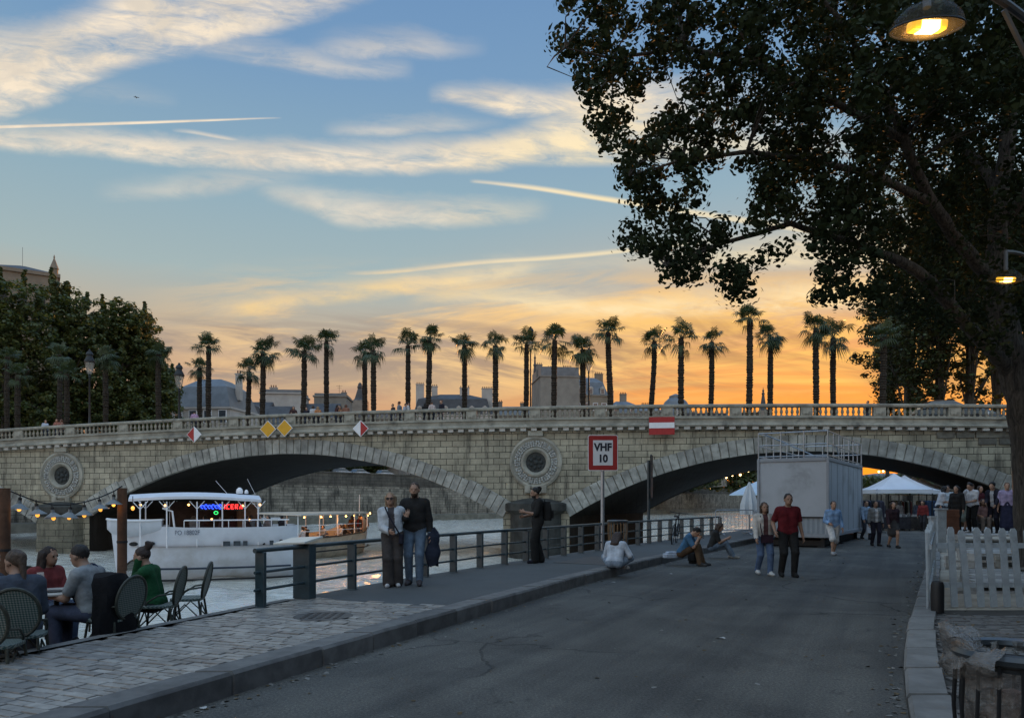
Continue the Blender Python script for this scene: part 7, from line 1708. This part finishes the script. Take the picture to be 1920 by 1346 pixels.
# ------------------------------------------------------------------ people on the bridge
def onb(px, dep):
    t = ((px-960)/F-.032)/(.35+.055*(px-960)/F)
    for _ in range(3):
        w_ = BW(t*17.715, dep, 0); t += ((px-960)/F*w_.y-w_.x)/17.5
    return BW(t*17.715, dep, 6.95+zo(t*17.715))
BP = [(85, 1.2, (.45, .5, .58), 'short', 'person in pale blue leaning on the bridge balustrade at the far left'), (108, 1.1, (.30, .13, .10), 'long', 'person in orange at the far left of the bridge, left of two'), (116, 1.3, (.28, .16, .12), 'bob', 'person in orange at the far left of the bridge, right of two'),
      (365, 1.0, (.36, .24, .36), 'short', 'person in a pink shirt on the bridge in front of the white house'), (338, 1.3, (.03, .03, .03), 'bob', 'person in black on the bridge at the foot of the lantern by the white house'),
      (550, 1.1, (.05, .03, .03), 'long', 'person in dark brown on the bridge left of the palm by the blank gable'), (575, 1.4, (.02, .02, .025), 'short', 'person in black on the bridge below the blank gable'), (587, 1.2, (.48, .5, .52), 'bob', 'person in white on the bridge right of the blank gable'), (597, 1.0, (.40, .18, .08), 'long', 'person with sunlit hair on the bridge just left of a tall palm'),
      (629, 1.1, (.06, .03, .03), 'long', 'person in dark red on the bridge right of the tall palm, leftmost of three'), (637, 1.3, (.30, .15, .08), 'long', 'person with reddish hair on the bridge, middle one of three'), (648, 1.1, (.20, .10, .07), 'bob', 'person in brown on the bridge, rightmost of three'),
      (737, 1.2, (.05, .04, .04), 'short', 'person in dark clothes on the bridge left of the tall one in the hat'), (749, 1.8, (.16, .19, .22), 'puffy', 'tall person in grey with a hat on the bridge'), (757, 1.1, (.36, .40, .46), 'short', 'person in pale blue on the bridge, left of one in white'), (764, 1.2, (.46, .48, .5), 'short', 'person in white on the bridge at the foot of a palm'),
      (797, 1.2, (.02, .02, .02), 'bob', 'person in black on the bridge in front of the long mansard house'), (811, 1.1, (.42, .36, .34), 'short', 'person in white with a lit face on the bridge in front of the mansard house'), (828, 1.3, (.02, .02, .025), 'short', 'taller person in black on the bridge in front of the mansard house'),
      (1502, 10, (.03, .025, .03), 'long', 'left figure of the couple silhouetted against the orange sky'), (1509, 10, (.03, .025, .02), 'short', 'right figure of the couple silhouetted against the orange sky'), (1526, 12, (.03, .03, .03), 'short', 'person low behind the balustrade right of the silhouetted couple'), (1628, 3, (.02, .02, .02), 'short', 'dark head behind the balustrade at the edge of the poplars')]
for i, (px, dep, c, st_, lab) in enumerate(BP):
    hh = {749: 1.86, 828: 1.8, 1526: 1.45, 1628: 1.62, 1502: 1.72, 1509: 1.84}.get(px, 1.68+.05*math.sin(i*3)); q = rng.uniform(0, 6.28)
    person(lab, onb(px, dep), (math.cos(q), math.sin(q)) if px < 1500 else ((1, .3) if px == 1502 else (-1, -.2)), hh, .026, top=c, bot=(.04, .045, .06), style=st_, hair=BLH if 'sunlit' in lab else rng.choice([DKH, BRH, RDH]), lean=10 if dep < 1.2 else 0, hands=[(-.2, .3, 1.15), (.2, .3, 1.15)] if dep < 1.2 else None, group='people on the bridge')
# ------------------------------------------------------------------ the big tree leaning over the road at the right
def inpoly(x, y, P_):
    c = False; n = len(P_)
    for i in range(n):
        x1, y1 = P_[i]; x2, y2 = P_[(i+1) % n]
        if (y1 > y) != (y2 > y) and x < (x2-x1)*(y-y1)/(y2-y1)+x1: c = not c
    return c
TB = P(1945, 1000, 15); TB.z = .0
t = thing('big_poplar', 'large leaning tree with deeply ridged trunk and wide dark crown over the right half', 'tree', TB)
r = random.Random(17)
def L3(l): return [P(x, y, Y)-TB for x, y, Y in l]
LIMBS = [([(1958, 1060, 15), (1946, 960, 15), (1932, 850, 15), (1914, 750, 15), (1894, 650, 15), (1874, 560, 15), (1866, 480, 15.1), (1876, 357, 15.2), (1888, 267, 15.3), (1896, 130, 15.4), (1890, -30, 15.4), (1870, -260, 15.2)], [.50, .40, .33, .275, .25, .235, .19, .165, .145, .12, .09, .04]),
         ([(1880, 560, 15), (1848, 512, 14.7), (1790, 446, 14.2), (1745, 379, 13.8), (1710, 303, 13.6), (1660, 180, 13.4), (1590, 60, 13.2), (1500, -60, 13)], [.15, .135, .12, .105, .09, .07, .05, .02]),
         ([(1896, 700, 15), (1858, 657, 14.8), (1804, 600, 14.5), (1750, 532, 14.2), (1690, 490, 14), (1600, 455, 13.8), (1480, 420, 13.5), (1360, 455, 13.2), (1250, 500, 13.0)], [.15, .14, .125, .11, .09, .07, .05, .035, .012]),
         ([(1876, 360, 15.2), (1840, 310, 15.6), (1799, 267, 16), (1740, 190, 16.4), (1660, 90, 16.8), (1600, -40, 17)], [.12, .10, .085, .06, .04, .015]),
         ([(1745, 379, 13.8), (1640, 330, 13.2), (1520, 300, 12.8), (1400, 285, 12.4), (1280, 300, 12.2), (1180, 330, 12)], [.09, .065, .05, .038, .025, .01]),
         ([(1690, 260, 13.5), (1560, 190, 13), (1420, 120, 12.6), (1280, 90, 12.3), (1150, 110, 12.1), (1060, 90, 12)], [.08, .06, .045, .035, .022, .008]),
         ([(1880, 420, 15.2), (1950, 330, 14.5), (2030, 240, 14), (2100, 120, 13.6)], [.12, .09, .06, .02])]
m = MB()
for l, rd in LIMBS:
    pts = L3(l); fine = []; fr = []
    for i in range(len(pts)-1):
        for k in range(4):
            f = k/4; fine.append(pts[i].lerp(pts[i+1], f)+Vector((r.gauss(0, .012), r.gauss(0, .012), 0))); fr.append((rd[i]+(rd[i+1]-rd[i])*f)*r.uniform(.96, 1.05))
    fine.append(pts[-1]); fr.append(rd[-1]); m.tube([tuple(p) for p in fine], fr, 18 if rd[0] > .4 else 10)
def bark():
    mm = D.materials.new('ridged_bark'); mm.use_nodes = True; q = NT(mm.node_tree); bs = q.n['Principled BSDF']
    tc = q.n.new('ShaderNodeTexCoord'); mp = q.n.new('ShaderNodeMapping'); q.l.new(tc.outputs['Object'], mp.inputs[0]); mp.inputs['Scale'].default_value = (9, 9, 1.5)
    n1 = q.noise(mp.outputs[0], 1.6, 6, .65, 1.4); n2 = q.noise(mp.outputs[0], 5., 5, .6)
    h = q.add(q.mul(n1, 1.), q.mul(n2, .3))
    q.l.new(q.ramp(n1, [(.36, (.020, .017, .014)), (.62, (.105, .092, .074))]), bs.inputs['Base Color']); bs.inputs['Roughness'].default_value = .95
    bn = q.n.new('ShaderNodeBump'); bn.inputs['Strength'].default_value = 1.; bn.inputs['Distance'].default_value = .10; q.l.new(h, bn.inputs['Height']); q.l.new(bn.outputs[0], bs.inputs['Normal']); return mm
M_ridge = bark()
OUT = [(1062, -80), (1058, 20), (1030, 78), (1072, 112), (1092, 180), (1108, 252), (1150, 300), (1176, 372), (1200, 410), (1150, 448), (1188, 488), (1160, 536), (1190, 545), (1236, 512), (1268, 538), (1300, 520), (1335, 485), (1350, 545), (1376, 565), (1406, 552), (1398, 498), (1440, 500), (1470, 468), (1512, 468), (1520, 540), (1532, 570), (1560, 556), (1572, 580), (1622, 552), (1660, 592), (1740, 600), (1800, 640), (1850, 650), (1990, 700), (2150, 620), (2300, 300), (2200, -160), (1700, -330), (1250, -240)]
GAPS0 = [[(1335, 345), (1368, 322), (1410, 338), (1404, 390), (1365, 408), (1336, 396)], [(1380, 268), (1432, 262), (1432, 292), (1386, 294)], [(1286, 392), (1318, 384), (1332, 430), (1300, 446)], [(1548, 205), (1602, 218), (1596, 282), (1556, 272)],
        [(1660, 345), (1708, 342), (1706, 402), (1668, 404)], [(1508, 470), (1400, 470), (1420, 425), (1500, 415), (1530, 440)], [(1215, 180), (1250, 150), (1262, 190), (1225, 215)], [(1170, 240), (1215, 225), (1200, 262)], [(1440, 60), (1475, 45), (1490, 110), (1450, 105)], [(1395, 150), (1420, 150), (1415, 185)], [(1350, 180), (1385, 175), (1380, 192)], [(1718, 62), (1742, 60), (1738, 112), (1722, 110)], [(1455, 0), (1475, 0), (1470, 40)], [(1590, 500), (1640, 490), (1640, 530), (1600, 540)]]
GAPS = []
for g_ in GAPS0:
    mx_ = sum(a for a, c in g_)/len(g_); my_ = sum(c for a, c in g_)/len(g_); GAPS.append([(mx_+(a-mx_)*(1.45 if my_ < 410 else 1.0), my_+(c-my_)*(1.45 if my_ < 410 else 1.0)) for a, c in g_])
cents = []; rads = []; cnt_ = []
step = 25
from mathutils import noise as mno
for gx in range(1010, 2300, step):
    for gy in range(-330, 700, step):
        for k in range(5):
            x = gx+r.uniform(-.5, .5)*step; y = gy+r.uniform(-.5, .5)*step
            if not inpoly(x, y, OUT): continue
            if any(inpoly(x, y, g_) for g_ in GAPS) and r.random() < .93: continue
            edge = x < 1400 or y > 440
            gate = mno.noise(Vector((x/62, y/55, 3.1)))+.5*mno.noise(Vector((x/24, y/24, 7.7)))
            if gate < (-.20 if edge else -.40) and not (x > 1540 and y > 400): continue
            if k > (2 if edge else 4): continue
            if k >= 2 and (x > 1950 or y < -40) : continue
            Y = r.uniform(11.2, 15.5) if edge else r.uniform(10.8, 18.5)
            if x > 1650 and y > 120: Y = r.uniform(15.6, 19.5) if r.random() < .8 else r.uniform(13, 15)
            if (1600 < x < 1980 and -20 < y < 200): Y = r.uniform(9.5, 19)
            p = P(x, y, Y)-TB; cents.append(p); rads.append(r.uniform(.18, .32)*Y/14 if edge else r.uniform(.20, .40)*Y/14)
for i in range(260):
    # twigs from the limbs out to leaf clumps
    q = r.choice(cents); best = min(((q-s_).length, s_) for l, rd in LIMBS[1:] for s_ in L3(l))[1]
    if (q-best).length > 2.2: continue
    mid = (q+best)/2+Vector((r.gauss(0, .2), r.gauss(0, .2), r.uniform(0, .35))); m.tube([tuple(best), tuple(best.lerp(mid, .6)+Vector((0, 0, .05))), tuple(mid), tuple(q)], [.020, .014, .010, .004], 5, False)
m.build('trunk', M_ridge, t, smooth=True, fix=False)
lp = clump_points([tuple(c) for c in cents], rads, 30, 9, 1.0)
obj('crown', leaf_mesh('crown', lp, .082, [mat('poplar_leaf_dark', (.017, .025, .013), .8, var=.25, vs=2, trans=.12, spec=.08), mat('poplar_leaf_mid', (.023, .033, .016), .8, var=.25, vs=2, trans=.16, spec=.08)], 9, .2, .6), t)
